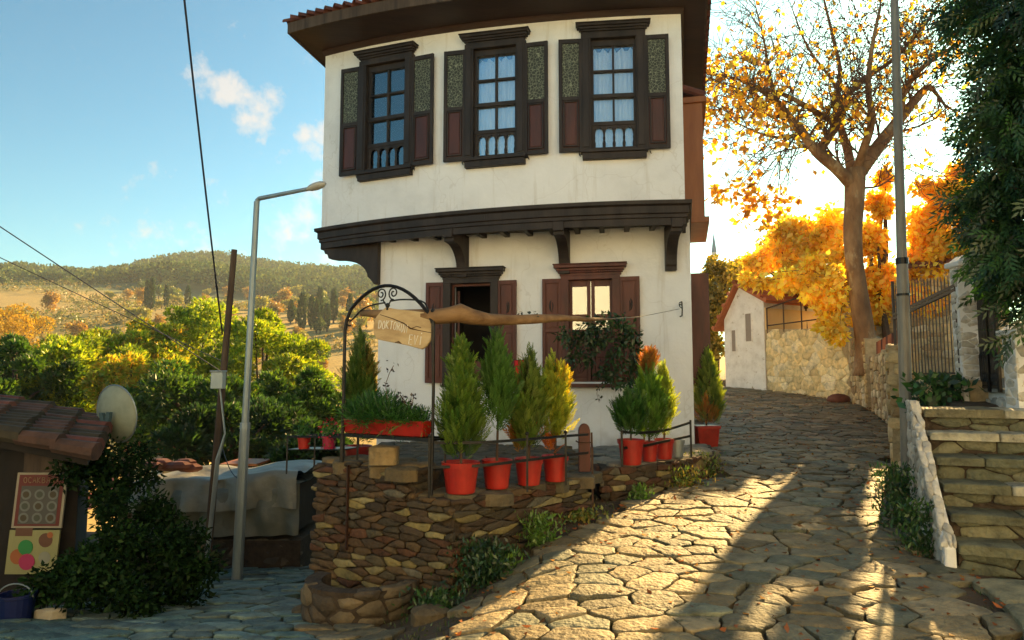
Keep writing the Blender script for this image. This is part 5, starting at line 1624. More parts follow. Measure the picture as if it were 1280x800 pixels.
for u, v, D in ((537, 545, 6.02), (659, 542, 6.34), (707, 540, 6.74)):
    t = at(u, v, D); mb = MB(); mb.tube([t, Vector((t.x, t.y, .58))], .014, 4); mb.ball(tuple(t), .018, 8, 6); mb.build('post', M['iron'], rail)
prl = empty('pier_railing', (-1.3, 6.6, .8), 'black iron planter rack on the tall left pier of the brown wall', 'plant rack')
a = Vector((-1.66, 6.62, 1.075)); b = Vector((-.70, 6.02, 1.075)); dd = (b - a).normalized(); nn_ = Vector((-dd.y, dd.x, 0))
mb = MB(); flatbar(mb, [a, b], .03, .03); flatbar(mb, [a + nn_ * .22, b + nn_ * .22], .03, .03)
for k in range(5): q = a.lerp(b, k / 4); flatbar(mb, [q, q + nn_ * .22], .02, .02)
mb.build('shelf', M['iron'], prl)
for q, off in ((.02, 0), (.98, 0), (.02, .22), (.98, .22)): 
    p = a.lerp(b, q) + nn_ * off; mb = MB(); mb.tube([p, Vector((p.x, p.y, .80))], .012, 4); mb.build('leg', M['iron'], prl)

# iron rack with small pots left of the pier
rk = empty('pot_rack', (-2.0, 7.3, .8), 'thin iron rack with bars left of the pier holding two small pots', 'plant rack')
ra = at(359, 546, 7.4); rb_ = at(430, 546, 6.9); rc = at(359, 563, 7.4); rd = at(430, 563, 6.9)
mb = MB(); flatbar(mb, [ra, rb_], .012, .02); flatbar(mb, [ra + Vector((.08, .25, 0)), rb_ + Vector((.08, .25, 0))], .012, .02); mb.build('bar', M['iron'], rk)
mb = MB(); dk = (rd - rc); mb.prism([rc, rd, rd + Vector((.1, .25, 0)), rc + Vector((.1, .25, 0))], (0, 0, .012)); mb.build('shelf', M['iron_flat'], rk)
for q in (rc, rd, rc.lerp(rd, .5)):
    mb = MB(); mb.tube([q + Vector((0, 0, -.25)), q + Vector((0, 0, .16))], .010, 4); mb.build('post', M['iron'], rk)

tr2 = empty('corner_railing', (1.9, 8.5, .6), 'curved two bar iron railing catching the sun in front of the corner pots', 'railing')
c1 = [at(777, 540, 7.95), at(800, 541, 8.1), at(830, 538, 8.45), at(863, 528, 9.0)]
c2 = [at(780, 560, 7.95), at(806, 557, 8.15), at(834, 551, 8.5), at(863, 545, 9.0)]
for P_ in (c1, c2): mb = MB(); flatbar(mb, smooth_path(P_), .012, .03); mb.build('bar', M['iron_flat'], tr2)
for u, v, D in ((777, 538, 7.95), (863, 525, 9.0)):
    t = at(u, v, D); mb = MB(); mb.tube([t, Vector((t.x, t.y, .59))], .016, 4); mb.build('post', M['iron'], tr2)

# arched sign frame
ag = empty('arched_sign_frame', (-1.2, 6.3, .8), 'black wrought iron arch with two scrolls standing on the wall pier', 'arch')
AL = Vector((-1.62, 6.58, 0)); AR = Vector((-.70, 6.02, 0)); ad_ = (AR - AL).normalized(); FA = Fr(AL, ad_)
zl = at(432, 400, 6.58).z; ztp = at(490, 357, 6.3).z; zr = at(545, 404, 6.02).z; AW = (AR - AL).length
arcp = [FA.p(0, .82), FA.p(0, 1.5), FA.p(0, zl - .1), FA.p(.02, zl)]
for k in range(1, 15):
    t = k / 15; a = AW * (.5 - .5 * math.cos(math.pi * (.06 + .94 * t))) if False else AW * t
    z = zl + (zr - zl) * t + (ztp - (zl + zr) / 2) * math.sin(math.pi * t) ** .75
    arcp.append(FA.p(a, z))
arcp += [FA.p(AW, zr), FA.p(AW, zr - .2)]
mb = MB(); mb.tube(arcp, .017, 6); mb.build('arch_bar', M['iron'], ag)
mb = MB(); mb.tube([FA.p(AW, zr + .02), FA.p(AW + .01, 1.5), FA.p(AW, .6)], .014, 6); mb.build('post', M['iron'], ag)
def scroll(cx, cz, sgn):
    pts = []
    for k in range(26):
        t = k / 25; r_ = .012 + .05 * t; an = math.pi * 3.1 * t
        pts.append(FA.p(cx + sgn * r_ * math.cos(an + 1.3), cz + r_ * math.sin(an + 1.3), .005))
    return pts
cx = AW * .50; cz = ztp - .075
mb = MB()
for sg in (-1, 1):
    s_ = scroll(cx + sg * .075, cz, sg); mb.tube(s_, .007, 5)
    mb.tube([FA.p(cx + sg * .05, cz - .06, .005), FA.p(cx + sg * .008, cz - .12, .005), FA.p(cx + sg * .004, cz - .16, .005)], .007, 5)
mb.tube([FA.p(cx + .028 * math.cos(t), cz - .185 + .028 * math.sin(t), .005) for t in np.linspace(0, 2 * math.pi, 14)], .007, 5)
lo = [FA.p(.06, zl - .02), FA.p(.12, zl + .02), FA.p(.22, zl + .09), FA.p(.34, zl + .125), FA.p(cx - .03, zl + .14)]
mb.tube(smooth_path(lo, 4), .008, 5); ro = [FA.p(cx + .03, zl + .15), FA.p(cx + .2, zl + .155), FA.p(AW - .1, zl + .11), FA.p(AW - .02, zr)]
mb.tube(smooth_path(ro, 4), .008, 5); mb.tube([FA.p(.06 + .03 * math.cos(t), zl - .03 + .03 * math.sin(t)) for t in np.linspace(1, 5.5, 10)], .007, 5)
mb.build('scroll_work', M['iron'], ag)

# hanging sign board
sg_ = empty('house_sign', (-1.15, 6.25, 1.9), 'tilted wooden board lettered DOKTORUN EVİ hanging from the iron arch', 'sign')
sc_ = at(506, 410, 6.17); FSg = Fr((sc_.x, sc_.y, 0), ad_ * .6 + Vector((.6, -.15, 0)))
tiltA = -R(8.5)
def sp_(a, z, n=0):
    return FSg.p(a * math.cos(tiltA) - z * math.sin(tiltA), sc_.z + a * math.sin(tiltA) + z * math.cos(tiltA), n)
BW, BH = .31, .165
outl = []
ctl = [(-1, .35), (-.86, .72), (-.70, 1.0), (-.3, .97), (.3, 1.0), (.88, .98), (.98, .7), (1.0, .1), (.96, -.45), (.86, -.8), (.72, -1.02), (.2, -.92), (-.4, -.88), (-.85, -.84), (-1.0, -.5), (-1.04, -.1)]
for x, z in ctl: outl.append((x * BW, z * BH))
mb = MB(); ins = [(x * .985, z * .97) for x, z in outl]
b = 0
for pts, n in ((ins, .0), (outl, .006), (outl, .024), (ins, .03)):
    for x, z in pts: mb.v.append(tuple(sp_(x, z, n)))
m_ = len(outl)
mb.face(list(range(m_ - 1, -1, -1))); mb.face(list(range(3 * m_, 4 * m_)))
for k in range(3):
    for j in range(m_): a = k * m_ + j; c = k * m_ + (j + 1) % m_; mb.face([a, c, c + m_, a + m_])
mb.build('board', M['sign_wood'], sg_)
mb = MB(); mb.tube([sp_(x * BW, z * BH, .030) for x, z in ((-.85, .55), (-.4, .42), (0, .25), (.25, .02), (.5, -.02), (.99, -.06))], [.003, .005, .007, .008, .004, .003], 5)
mb.tube([sp_(x * BW, z * BH, .030) for x, z in ((.28, .02), (.45, .18), (.6, .14))], .004, 5)
mb.tube([sp_(x * BW, z * BH, .030) for x, z in ((-.2, -.86), (-.08, -.80), (.02, -.88))], [.004, .011, .004], 5)
mb.build('crack', pmat('crack_brown', (.07, .035, .015), .9), sg_)
mb = MB(); rr = random.Random(2)
xs = -.80
for k, ch in enumerate('DOKTORUN'):
    w = .145 * BW; 
    a = (-.84 + k * .130) * BW; z = -.22 * BH + (.06 * BH if 1 < k < 6 else 0)
    # small drop towards the right
    for stp in STROKES[ch]:
        pts = [sp_(a + x * w * .62 + rr.uniform(-.001, .001), z + y * .36 * BH * 1.25 - k * .0008 + rr.uniform(-.001, .001), .033) for x, y in stp]
        mb.tube(pts, .0042, 5)
for k, ch in enumerate(('E', 'V', 'i')):
    a = (.27 + k * .16) * BW; z = -.84 * BH + k * .004
    for stp in STROKES[ch]:
        pts = [sp_(a + x * .036, z + y * .085, .033) for x, y in stp]; mb.tube(pts, .0042, 5)
mb.build('lettering', M['white_paint'], sg_)
mb = MB()
for a, top in ((-.62, .20), (.93, .22)):
    q = sp_(a * BW, BH * .86, .03); mb.tube([q, q + Vector((0, .02, top * .3))], .012, 6); mb.ball(tuple(q + Vector((0, .01, .045))), .022, 8, 6)
mb.build('hanger', M['iron'], sg_)

# driftwood beam held between the arch and the house
p0, p1, p2, p3, p4 = at(548, 396, 6.05), at(574, 391, 6.05), at(640, 400, 6.3), at(700, 398, 6.7), at(765, 399, 7.3)
bl = [at(452, 391, 6.5), at(470, 392, 6.4), at(500, 393, 6.25)] + [p0, at(562, 394, 6.05), p1, at(590, 397, 6.1), at(612, 400, 6.2), p2, at(670, 399, 6.5), p3, at(735, 399, 7.0), p4]
rad_ = [.025, .04, .045, .068, .075, .085, .070, .058, .046, .042, .036, .022, .012]
mb = MB(); n = 10; mb.tube(bl, rad_, n)
mb.v = [(x + .008 * mnoise.noise(Vector((x * 6, y * 6, z * 9))), y, z + .014 * mnoise.noise(Vector((x * 5, z * 20, 3)))) for x, y, z in mb.v]
o = mb.build('driftwood_beam', M['log'], loc=tuple(p0), smooth=True); tag(o, 'long barked branch used as a beam, running right from the hanging sign', 'branch')
mb = MB(); mb.tube([p4 - Vector((.1, 0, 0)), at(800, 396, 8.6), at(850, 386, 10.58)], .004, 5); o = mb.build('tie_wire', M['wire'], loc=tuple(p4)); tag(o, 'thin wire tying the branch beam to the hook on the house wall', 'wire')

# arch-topped wooden board with its iron frame beside the opening
gb_ = at(730, 565, 7.42)
wg = empty('wooden_gate', (gb_.x, gb_.y, .3), 'small arch topped brown plank gate standing open in the gap between the two walls', 'gate')
FGt = Fr((gb_.x - .065, 7.4, 0), (1, .25, 0)); zt_ = at(730, 529, 7.42).z
mb = MB(); P_ = [(0, .62), (.13, .62), (.13, zt_ - .09)] + [(.065 + .065 * math.cos(t), zt_ - .09 + .09 * math.sin(t)) for t in np.linspace(.2, math.pi - .2, 9)] + [(0, zt_ - .09)]
mb.prism([FGt.p(a, z) for a, z in P_], FGt.n * .03); mb.build('leaf', M['red_wood'], wg, bevel=.004)
mb = MB(); mb.tube([FGt.p(-.03, .95, .01), FGt.p(.0, .93, .03), FGt.p(.15, .93, .03), FGt.p(.165, .85, .0), FGt.p(.165, .20, .0)], .008, 5); mb.tube([FGt.p(.155, zt_ - .1, 0), FGt.p(.16, .6, .0), FGt.p(.16, .2, 0)], .014, 4); mb.build('frame', M['rust_iron'], wg)


# ------------------------------------------------------------------ plants
def conifer_arrays(c, h, r, n, cols, bare=.0, w=None, tipc=None, rmax=.28, dense=1.0, feather=1.0):
    """feathery upright cypress: fans of narrow scale sprays"""
    t = rng.uniform(0, 1, n) ** .85
    prof = np.where(t < rmax, .55 + .45 * np.sin(t / rmax * math.pi / 2), np.clip((1 - t) / (1 - rmax), 0, 1) ** .75)
    npl = 16; pa = rng.uniform(0, 2 * math.pi, npl); pt_c = rng.uniform(.0, .95, npl); pm = rng.uniform(.62, 1.28, npl); pk = rng.integers(0, npl, n)
    ang = pa[pk] + rng.normal(size=n) * .42; t = np.clip(pt_c[pk] + rng.normal(size=n) * .13, 0, .97) * .6 + t * .4
    prof = np.where(t < rmax, .55 + .45 * np.sin(t / rmax * math.pi / 2), np.clip((1 - t) / (1 - rmax), 0, 1) ** .75) * pm[pk]
    lob = 1 + .16 * np.sin(ang * 3 + t * 9 + rng.uniform(0, 6)) + .1 * np.sin(ang * 5 - t * 14)
    rad = r * prof * lob * rng.uniform(.25, 1.0, n) ** .6
    z0 = bare + t * (h - bare) * .93
    out = np.stack([np.cos(ang), np.sin(ang), np.zeros(n)], -1)
    base = np.array(c) + out * rad[:, None] * .62 + np.stack([np.zeros(n), np.zeros(n), z0], -1)
    dr = norm(out * (.55 - .35 * t)[:, None] + np.array([0, 0, 1.0]) * rng.uniform(.5, 1.4, n)[:, None] + rng.normal(size=(n, 3)) * .15)
    Ls = (.11 + .11 * rng.uniform(size=n)) * (.7 + .5 * (1 - t)) * feather
    side = norm(np.cross(dr, norm(out + rng.normal(size=(n, 3)) * .5)))
    K = 11; arrs = []
    colb = palette(n, cols, .18, w)
    outer_ = (rad / (r * np.maximum(prof, .05)))[:, None]
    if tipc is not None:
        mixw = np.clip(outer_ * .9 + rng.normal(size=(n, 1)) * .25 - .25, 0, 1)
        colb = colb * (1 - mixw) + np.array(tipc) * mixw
    for k in range(K):
        q = (k + 1) / K; sgn = -1 if k % 2 else 1
        pos = base + dr * (Ls * q * .8)[:, None]
        d2 = norm(dr * 1.0 + side * sgn * (.75 - .4 * q) + rng.normal(size=(n, 3)) * .08) if k < K - 1 else dr
        sd_ = norm(np.cross(d2, np.cross(dr, side)))
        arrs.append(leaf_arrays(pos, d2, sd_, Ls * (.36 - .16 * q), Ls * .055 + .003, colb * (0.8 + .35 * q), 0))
    return join(arrs)


GREEN1 = [(.05, .13, .02), (.07, .17, .025), (.035, .10, .02)]
LIMEG = [(.16, .26, .03), (.10, .20, .025), (.24, .32, .045)]
ORG = [(.45, .16, .03), (.35, .22, .04)]


def pot_mesh(mb, c, r, h, rim=.02):
    mb.lathe([(r * .74, 0), (r * .76, .01), (r * .93, h - rim * 2.4), (r * 1.0, h - rim * 2.4), (r * 1.03, h), (r * .95, h), (r * .88, h - .03), (0, h - .03)], c, 32)


def potted(u, D, diam, ph, zb, h, r, n, cols, lab, bare=0.0, w=None, tipc=None, extra=None, group=None, dense=1, lean=(0, 0), rmax=.28, x=None):
    p = at(u, 590, D); X_ = p.x if x is None else x
    t = empty('potted_conifer', (X_, D, zb), lab, 'potted plant', group)
    mb = MB(); pot_mesh(mb, (X_, D, zb), diam / 2, ph); mb.build('pot', M['red_plastic'], t, smooth=False)
    mb = MB(); mb.lathe([(diam / 2 * .9, 0), (0, .01)], (X_, D, zb + ph - .035), 16); mb.build('potting_soil', M['soil'], t)
    mb = MB(); mb.tube([(X_, D, zb + ph - .03), (X_ + .01, D, zb + ph + h * .3), (X_ + lean[0], D + lean[1], zb + ph + h * .8)], [.013, .010, .004], 6); mb.build('stem', M['trunk'], t)
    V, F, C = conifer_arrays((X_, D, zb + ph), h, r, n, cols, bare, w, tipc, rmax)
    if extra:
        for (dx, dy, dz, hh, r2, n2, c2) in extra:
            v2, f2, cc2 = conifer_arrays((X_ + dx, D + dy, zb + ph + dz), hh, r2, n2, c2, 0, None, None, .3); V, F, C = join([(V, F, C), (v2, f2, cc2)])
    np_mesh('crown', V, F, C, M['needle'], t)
    return t


row = 'red potted conifers in a row on the retaining wall'
def zat(u, v, D): return at(u, v, D).z
WT = .605
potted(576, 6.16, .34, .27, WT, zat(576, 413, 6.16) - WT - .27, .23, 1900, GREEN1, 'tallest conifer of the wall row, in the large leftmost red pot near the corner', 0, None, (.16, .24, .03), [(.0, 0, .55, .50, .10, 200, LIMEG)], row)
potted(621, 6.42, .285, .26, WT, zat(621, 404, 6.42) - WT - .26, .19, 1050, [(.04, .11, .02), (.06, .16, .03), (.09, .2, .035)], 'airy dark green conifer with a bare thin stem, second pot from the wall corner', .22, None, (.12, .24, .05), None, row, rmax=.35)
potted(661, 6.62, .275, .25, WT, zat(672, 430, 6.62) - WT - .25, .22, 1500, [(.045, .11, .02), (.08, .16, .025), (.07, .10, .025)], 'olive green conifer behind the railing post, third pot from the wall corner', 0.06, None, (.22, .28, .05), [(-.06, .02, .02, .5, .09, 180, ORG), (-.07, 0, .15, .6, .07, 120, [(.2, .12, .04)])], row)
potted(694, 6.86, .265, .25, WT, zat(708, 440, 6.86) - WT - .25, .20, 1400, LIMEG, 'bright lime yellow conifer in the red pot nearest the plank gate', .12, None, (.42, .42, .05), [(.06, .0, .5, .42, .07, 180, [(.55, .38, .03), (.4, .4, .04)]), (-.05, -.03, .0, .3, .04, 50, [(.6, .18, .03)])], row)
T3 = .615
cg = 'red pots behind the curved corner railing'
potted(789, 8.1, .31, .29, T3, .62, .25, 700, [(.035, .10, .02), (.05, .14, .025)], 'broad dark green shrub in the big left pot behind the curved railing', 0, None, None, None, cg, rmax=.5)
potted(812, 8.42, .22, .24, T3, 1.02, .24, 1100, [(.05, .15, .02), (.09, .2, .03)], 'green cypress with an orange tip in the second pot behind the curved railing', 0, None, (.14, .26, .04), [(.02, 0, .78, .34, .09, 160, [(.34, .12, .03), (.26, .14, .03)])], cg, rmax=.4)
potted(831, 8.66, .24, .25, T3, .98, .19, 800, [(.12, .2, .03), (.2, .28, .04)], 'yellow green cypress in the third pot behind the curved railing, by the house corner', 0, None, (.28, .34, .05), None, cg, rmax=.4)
mb = MB(); pq = at(846, 560, 8.85); pot_mesh(mb, (pq.x, 8.85, T3), .10, .22); o = mb.build('grey_pot', M['steel'], loc=(pq.x, 8.85, T3)); tag(o, 'small grey pot at the right end of the curved railing', 'flower pot')
# tree in the red square pot by the street
px_ = at(883, 560, 11.3)
t = empty('potted_conifer', (px_.x, 11.3, gz(px_.x, 11.3)), 'yellow green cypress in a square red pot alone on the paving past the house corner', 'potted plant')
zz = gz(px_.x, 11.3) + .03; hw_ = .18
mb = MB(); b0 = hw_ * .82
mb.hexa([(px_.x - b0, 11.3 - b0, zz), (px_.x + b0, 11.3 - b0, zz), (px_.x + b0, 11.3 + b0, zz), (px_.x - b0, 11.3 + b0, zz), (px_.x - hw_, 11.3 - hw_, zz + .33), (px_.x + hw_, 11.3 - hw_, zz + .33), (px_.x + hw_, 11.3 + hw_, zz + .33), (px_.x - hw_, 11.3 + hw_, zz + .33)])
mb.box(px_.x - hw_ - .012, px_.x + hw_ + .012, 11.3 - hw_ - .012, 11.3 + hw_ + .012, zz + .29, zz + .34); mb.build('pot', M['red_plastic'], t, bevel=.008)
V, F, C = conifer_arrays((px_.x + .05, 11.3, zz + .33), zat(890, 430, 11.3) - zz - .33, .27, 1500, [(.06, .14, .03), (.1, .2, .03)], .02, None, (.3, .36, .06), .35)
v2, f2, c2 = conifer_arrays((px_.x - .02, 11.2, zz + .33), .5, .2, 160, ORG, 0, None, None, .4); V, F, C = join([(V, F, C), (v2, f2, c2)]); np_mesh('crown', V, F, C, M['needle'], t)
mb = MB(); mb.tube([(px_.x, 11.3, zz + .2), (px_.x + .05, 11.3, zz + .9)], .015, 6); mb.build('stem', M['trunk'], t)

# conifer behind the planter, at the left
potted(447, 7.6, .30, .28, .6, zat(452, 405, 7.6) - .88, .27, 1300, [(.03, .08, .015), (.05, .12, .02)], 'dark conifer with a yellow top behind the iron arch, left of the white wall', 0, None, (.12, .18, .03), [(.06, 0, .55, .55, .12, 300, [(.3, .2, .03), (.22, .2, .04)])], None, rmax=.3)

# planter with trailing green
pz = 1.095
pl_ = empty('red_planter', (-1.2, 6.35, pz), 'long red plastic planter full of feathery green on the iron rack', 'planter')
a = Vector((-1.60, 6.66, 0)); b = Vector((-.74, 6.12, 0)); Fp = Fr(a + Vector((.0, .0, 0)), b - a); Lp = (b - a).length
mb = MB()
def trough(z, w, e): return [Fp.p(-e, z, w), Fp.p(Lp + e, z, w), Fp.p(Lp + e, z, -w), Fp.p(-e, z, -w)]
q0, q1, q2, q3 = trough(pz, .055, -.03), trough(pz + .14, .085, 0), trough(pz + .14, .075, -.01), trough(pz + .11, .07, -.02)
mb.v = [tuple(v) for v in q0 + q1 + q2 + q3]; mb.face([3, 2, 1, 0])
for L0 in (0, 4, 8):
    for j in range(4): a_ = L0 + j; c_ = L0 + (j + 1) % 4; mb.face([a_, c_, c_ + 4, a_ + 4])
mb.face([12, 13, 14, 15]); mb.build('box', M['red_plastic'], pl_, bevel=.006)
n = 900; s_ = rng.uniform(.05, Lp - .03, n); hump = .10 + .10 * np.exp(-((s_ - .42) / .25) ** 2)
base = np.array([tuple(Fp.p(x, pz + .12, y)) for x, y in zip(s_, rng.uniform(-.07, .10, n))])
dr = norm(rng.normal(size=(n, 3)) * .7 + np.array([0, -.15, 1.0]))
arrs = []
colb = palette(n, [(.04, .14, .02), (.06, .18, .025), (.03, .09, .02)], .2)
side = norm(np.cross(dr, rng.normal(size=(n, 3))))
for k in range(7):
    q = (k + 1) / 7; arrs.append(leaf_arrays(base + dr * (hump * 1.3 * q)[:, None] * 1.0, norm(dr + side * (.7 if k % 2 else -.7) + rng.normal(size=(n, 3)) * .1), norm(np.cross(dr, side)), hump * .42, .009, colb))
V, F, C = join(arrs)
np_mesh('foliage', V, F, C, M['needle'], pl_)
# dark stalks in the planter
mb = MB(); st_pts = []
for (s0, pts) in ((.40, [(484, 500, 0), (482, 480, 0), (487, 466, 0), (492, 457, 0)]), (.62, [(512, 525, 0), (509, 512, 0), (505, 500, 0), (500, 493, 0)]), (.64, [(512, 525, 0), (514, 508, 0), (517, 496, 0)])):
    P_ = [at(u, v, 6.3 - .1 * (s0 > .5)) for u, v, _ in pts]; mb.tube(P_, .0035, 5); st_pts.append(P_)
mb.build('stalk', M['twig'], pl_)
pos = []
for P_ in st_pts:
    for q in P_[1:]:
        for _ in range(9 if P_ is not st_pts[0] else 5): pos.append(np.array(q) + rng.normal(size=3) * .022)
pos = np.array(pos); n = len(pos); d_ = rand_dirs(n, -.2)
V, F, C = leaf_arrays(pos, d_, norm(np.cross(d_, rng.normal(size=(n, 3)))), .038, .024, palette(n, [(.02, .012, .015), (.035, .02, .02)], .2)); np_mesh('dark_leaf_tuft', V, F, C, M['leaf'], pl_)

# stone block beneath the planter and small pots on the rack
mb = MB(); q = at(480, 577, 6.38); cs = [[(-.13, -.09), (.12, -.10), (.135, .08), (-.12, .09)]]
V, F, C = stones(cs, lambda a, b, n: (q.x + a, q.y + b, .825 + n), .002, .165, .0, .004, lambda r, x, y: (.27, .19, .09), 7, dome=.008, tilt=.0, depth=0, inset=.02)
o = np_mesh('stone_block', V, F, C, M['stone'], loc=(q.x, q.y, .825), smooth=True); tag(o, 'ochre square stone block sitting on the pier under the red planter', 'stone')


def small_pot(u, v, D, r, h, m, lab, flower=None):
    p = at(u, v, D); t = empty('flower_pot', tuple(p), lab, 'flower pot')
    mb = MB(); pot_mesh(mb, tuple(p), r, h, .01); mb.build('pot', m, t)
    n = 260; d_ = rand_dirs(n, .8); pos = np.array(p) + np.array([0, 0, h]) + d_ * rng.uniform(.0, 1, (n, 1)) * np.array([.12, .12, .14])
    V, F, C = leaf_arrays(pos, rand_dirs(n), norm(rng.normal(size=(n, 3))), .04, .022, palette(n, [(.04, .13, .02), (.06, .16, .03)], .2)); np_mesh('leaves', V, F, C, M['leaf'], t)
    if flower:
        n = 60; d_ = rand_dirs(n, .8); pos = np.array(p) + np.array([0, 0, h + .02]) + d_ * np.array([.11, .11, .16])
        V, F, C = leaf_arrays(pos, rand_dirs(n), norm(rng.normal(size=(n, 3))), .03, .028, palette(n, [flower], .15)); np_mesh('blossom', V, F, C, M['leaf'], t)


small_pot(380, 561, 7.35, .075, .14, M['red_plastic'], 'small orange red pot with a green plant at the left end of the rack')
small_pot(411, 561, 7.1, .075, .13, pmat('magenta_pot', (.35, .02, .06), .4), 'small magenta pot with red and pink flowers next to the iron arch foot', (.5, .02, .04))


def leaf_blob(centers, radii, n, L, W, cols, droop=0, jit=.6, shell=.55, w=None, sq=(1, 1, 1), flat=0):
    centers = np.array(centers, dtype=float); radii = np.broadcast_to(np.array(radii, dtype=float), (len(centers),))
    idx = rng.choice(len(centers), n, p=radii ** 2 / np.sum(radii ** 2))
    d_ = rand_dirs(n); rad = radii[idx] * (shell + (1 - shell) * rng.uniform(size=n)) * (1 + rng.normal(size=n) * .06)
    pos = centers[idx] + d_ * rad[:, None] * np.array(sq)
    dr = norm(d_ * .8 + rng.normal(size=(n, 3)) * jit + np.array([0, 0, -droop]))
    side = norm(np.cross(dr, d_ * (1 + flat) + rng.normal(size=(n, 3)) * .5))
    tone = rng.uniform(.75, 1.25, len(centers))[idx][:, None]
    return leaf_arrays(pos, dr, side, L * rng.uniform(.7, 1.3, n), W * rng.uniform(.7, 1.3, n), np.clip(palette(n, cols, .18, w) * tone, .003, 1), .15)


# climbing plant in front of the right ground floor window
cl = empty('climbing_plant', at(770, 470, 9.9), 'dark leafy climber hanging over the right ground floor window', 'climber')
cen_ = [tuple(at(u, v, D)) for u, v, D in ((745, 408, 9.8), (760, 402, 9.7), (778, 405, 9.8), (788, 420, 9.8), (795, 440, 9.9), (792, 460, 9.9), (775, 430, 9.9), (755, 425, 9.9), (733, 412, 9.6), (785, 478, 9.9), (800, 455, 9.9), (770, 448, 10.1), (740, 425, 10.0), (722, 425, 10.1), (708, 418, 10.0), (735, 445, 10.2), (755, 465, 10.2), (715, 445, 10.2), (765, 472, 10.2))]
V, F, C = leaf_blob(cen_, .17, 1700, .085, .04, [(.02, .055, .015), (.03, .08, .02), (.015, .04, .012)], .5, .8, .15)
np_mesh('foliage', V, F, C, M['leaf'], cl)
mb = MB(); mb.tube([at(806, 560, 9.95), at(803, 500, 9.95), at(796, 450, 9.9), at(775, 412, 9.8), at(735, 402, 9.4), at(690, 400, 7.0)], [.014, .012, .010, .008, .006, .004], 6); mb.build('stem', M['twig'], cl)
mb = MB(); mb.tube([at(748, 480, 10.5), at(746, 492, 10.5), at(749, 503, 10.5)], .004, 4); mb.build('tendril', M['twig'], cl)
cen_ = [tuple(at(748, 485, 10.5)), tuple(at(749, 498, 10.5)), tuple(at(666, 392, 6.5)), tuple(at(653, 391, 6.4))]
V, F, C = leaf_blob(cen_, .035, 28, .06, .03, [(.02, .03, .015)], .3, .8, .1); np_mesh('leaves', V, F, C, M['leaf'], cl)

# ground plants along the wall foot
def tuft(u, v, D, r, h, n, cols, lab, L=.06, W=.02, cat=None, name='weeds', up=1.0):
    p = at(u, v, D); g = gz(p.x, p.y)
    pos = np.array([p.x, p.y, g]) + np.stack([rng.normal(size=n) * r * .55, rng.normal(size=n) * r * .4, rng.uniform(0, 1, n) ** 1.3 * h], -1)
    dr = norm(rng.normal(size=(n, 3)) * .7 + np.array([0, 0, up])); 
    V, F, C = leaf_arrays(pos, dr, norm(np.cross(dr, rng.normal(size=(n, 3)))), L * rng.uniform(.6, 1.3, n), W * rng.uniform(.7, 1.3, n), palette(n, cols, .25), .1)
    o = np_mesh(name, V, F, C, M['leaf'], loc=(p.x, p.y, g))
    if cat: tag(o, lab, cat)
    else: tag(o, kind='stuff')
    return o


DG = [(.02, .06, .015), (.03, .09, .02), (.05, .12, .02)]
tuft(606, 752, 5.85, .22, .34, 1300, [(.012, .04, .01), (.02, .06, .015), (.035, .09, .018)], 'dark green bushy weed at the foot of the brown wall, right of the stone trough', cat='bush', name='low_bush')
tuft(634, 742, 5.95, .12, .16, 260, [(.16, .28, .03), (.1, .2, .03)], 'yellow green sprig at the right edge of the dark weed by the wall')
tuft(676, 712, 6.35, .16, .28, 500, [(.08, .17, .02), (.14, .24, .03)], 'bright green weed climbing the wall foot between the trough and the plank gate')
tuft(720, 652, 7.05, .25, .10, 500, [(.18, .2, .03), (.3, .22, .04), (.1, .16, .02)], 'sunlit low weeds and dry leaves below the right end of the brown wall', .05, .025)
tuft(548, 790, 5.5, .22, .16, 500, DG, 'dark low weed between the trough and the paving at the bottom')
tuft(800, 618, 7.75, .12, .18, 260, [(.12, .24, .03), (.08, .18, .02)], 'small green weed at the foot of the corner terrace wall')
tuft(846, 600, 8.5, .30, .24, 700, [(.2, .24, .03), (.34, .24, .04), (.1, .18, .03)], 'yellow and green weeds lit by sun below the curved railing')
tuft(878, 582, 9.1, .24, .30, 500, [(.06, .12, .02), (.2, .22, .04)], 'green weeds at the outer end of the corner terrace wall')
tuft(1122, 640, 6.7, .2, .62, 900, DG, 'dark green weeds against the upper part of the white cheek wall', cat='bush', name='low_bush')
tuft(1150, 700, 5.95, .16, .45, 700, DG, 'dark weeds against the lower part of the white cheek wall')
tuft(1120, 575, 8.2, .25, .26, 500, DG + [(.12, .1, .03)], 'low green weeds around the foot of the grey pole')
tuft(1175, 505, 8.0, .30, .40, 500, [(.02, .06, .02), (.04, .12, .03)], 'glossy dark leaves growing on the landing in front of the brown fence', .12, .06, 'bush', 'low_bush', .5)

# dark bush at the left
bu = empty('dark_bush', tuple(at(150, 740, 6.8)), 'large dark leafy bush between the kiosk and the lane', 'bush')
cen_ = []
for u, v, D, r_ in ((140, 615, 7.1, .20), (150, 610, 7.4, .24), (185, 650, 7.2, .27), (142, 680, 6.6, .26), (150, 680, 6.5, .38), (200, 710, 6.8, .26), (75, 745, 6.3, .18), (125, 740, 6.2, .28), (180, 745, 6.3, .28), (228, 735, 6.6, .22), (215, 690, 6.9, .24), (138, 590, 7.4, .14)):
    p = at(u, v, D)
    for _ in range(5): cen_.append((p.x + rng.normal() * .13, p.y + rng.normal() * .13, p.z + rng.normal() * .13))
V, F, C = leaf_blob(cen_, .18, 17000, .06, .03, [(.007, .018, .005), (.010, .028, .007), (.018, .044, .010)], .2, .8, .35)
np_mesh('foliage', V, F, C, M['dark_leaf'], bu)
mb = MB()
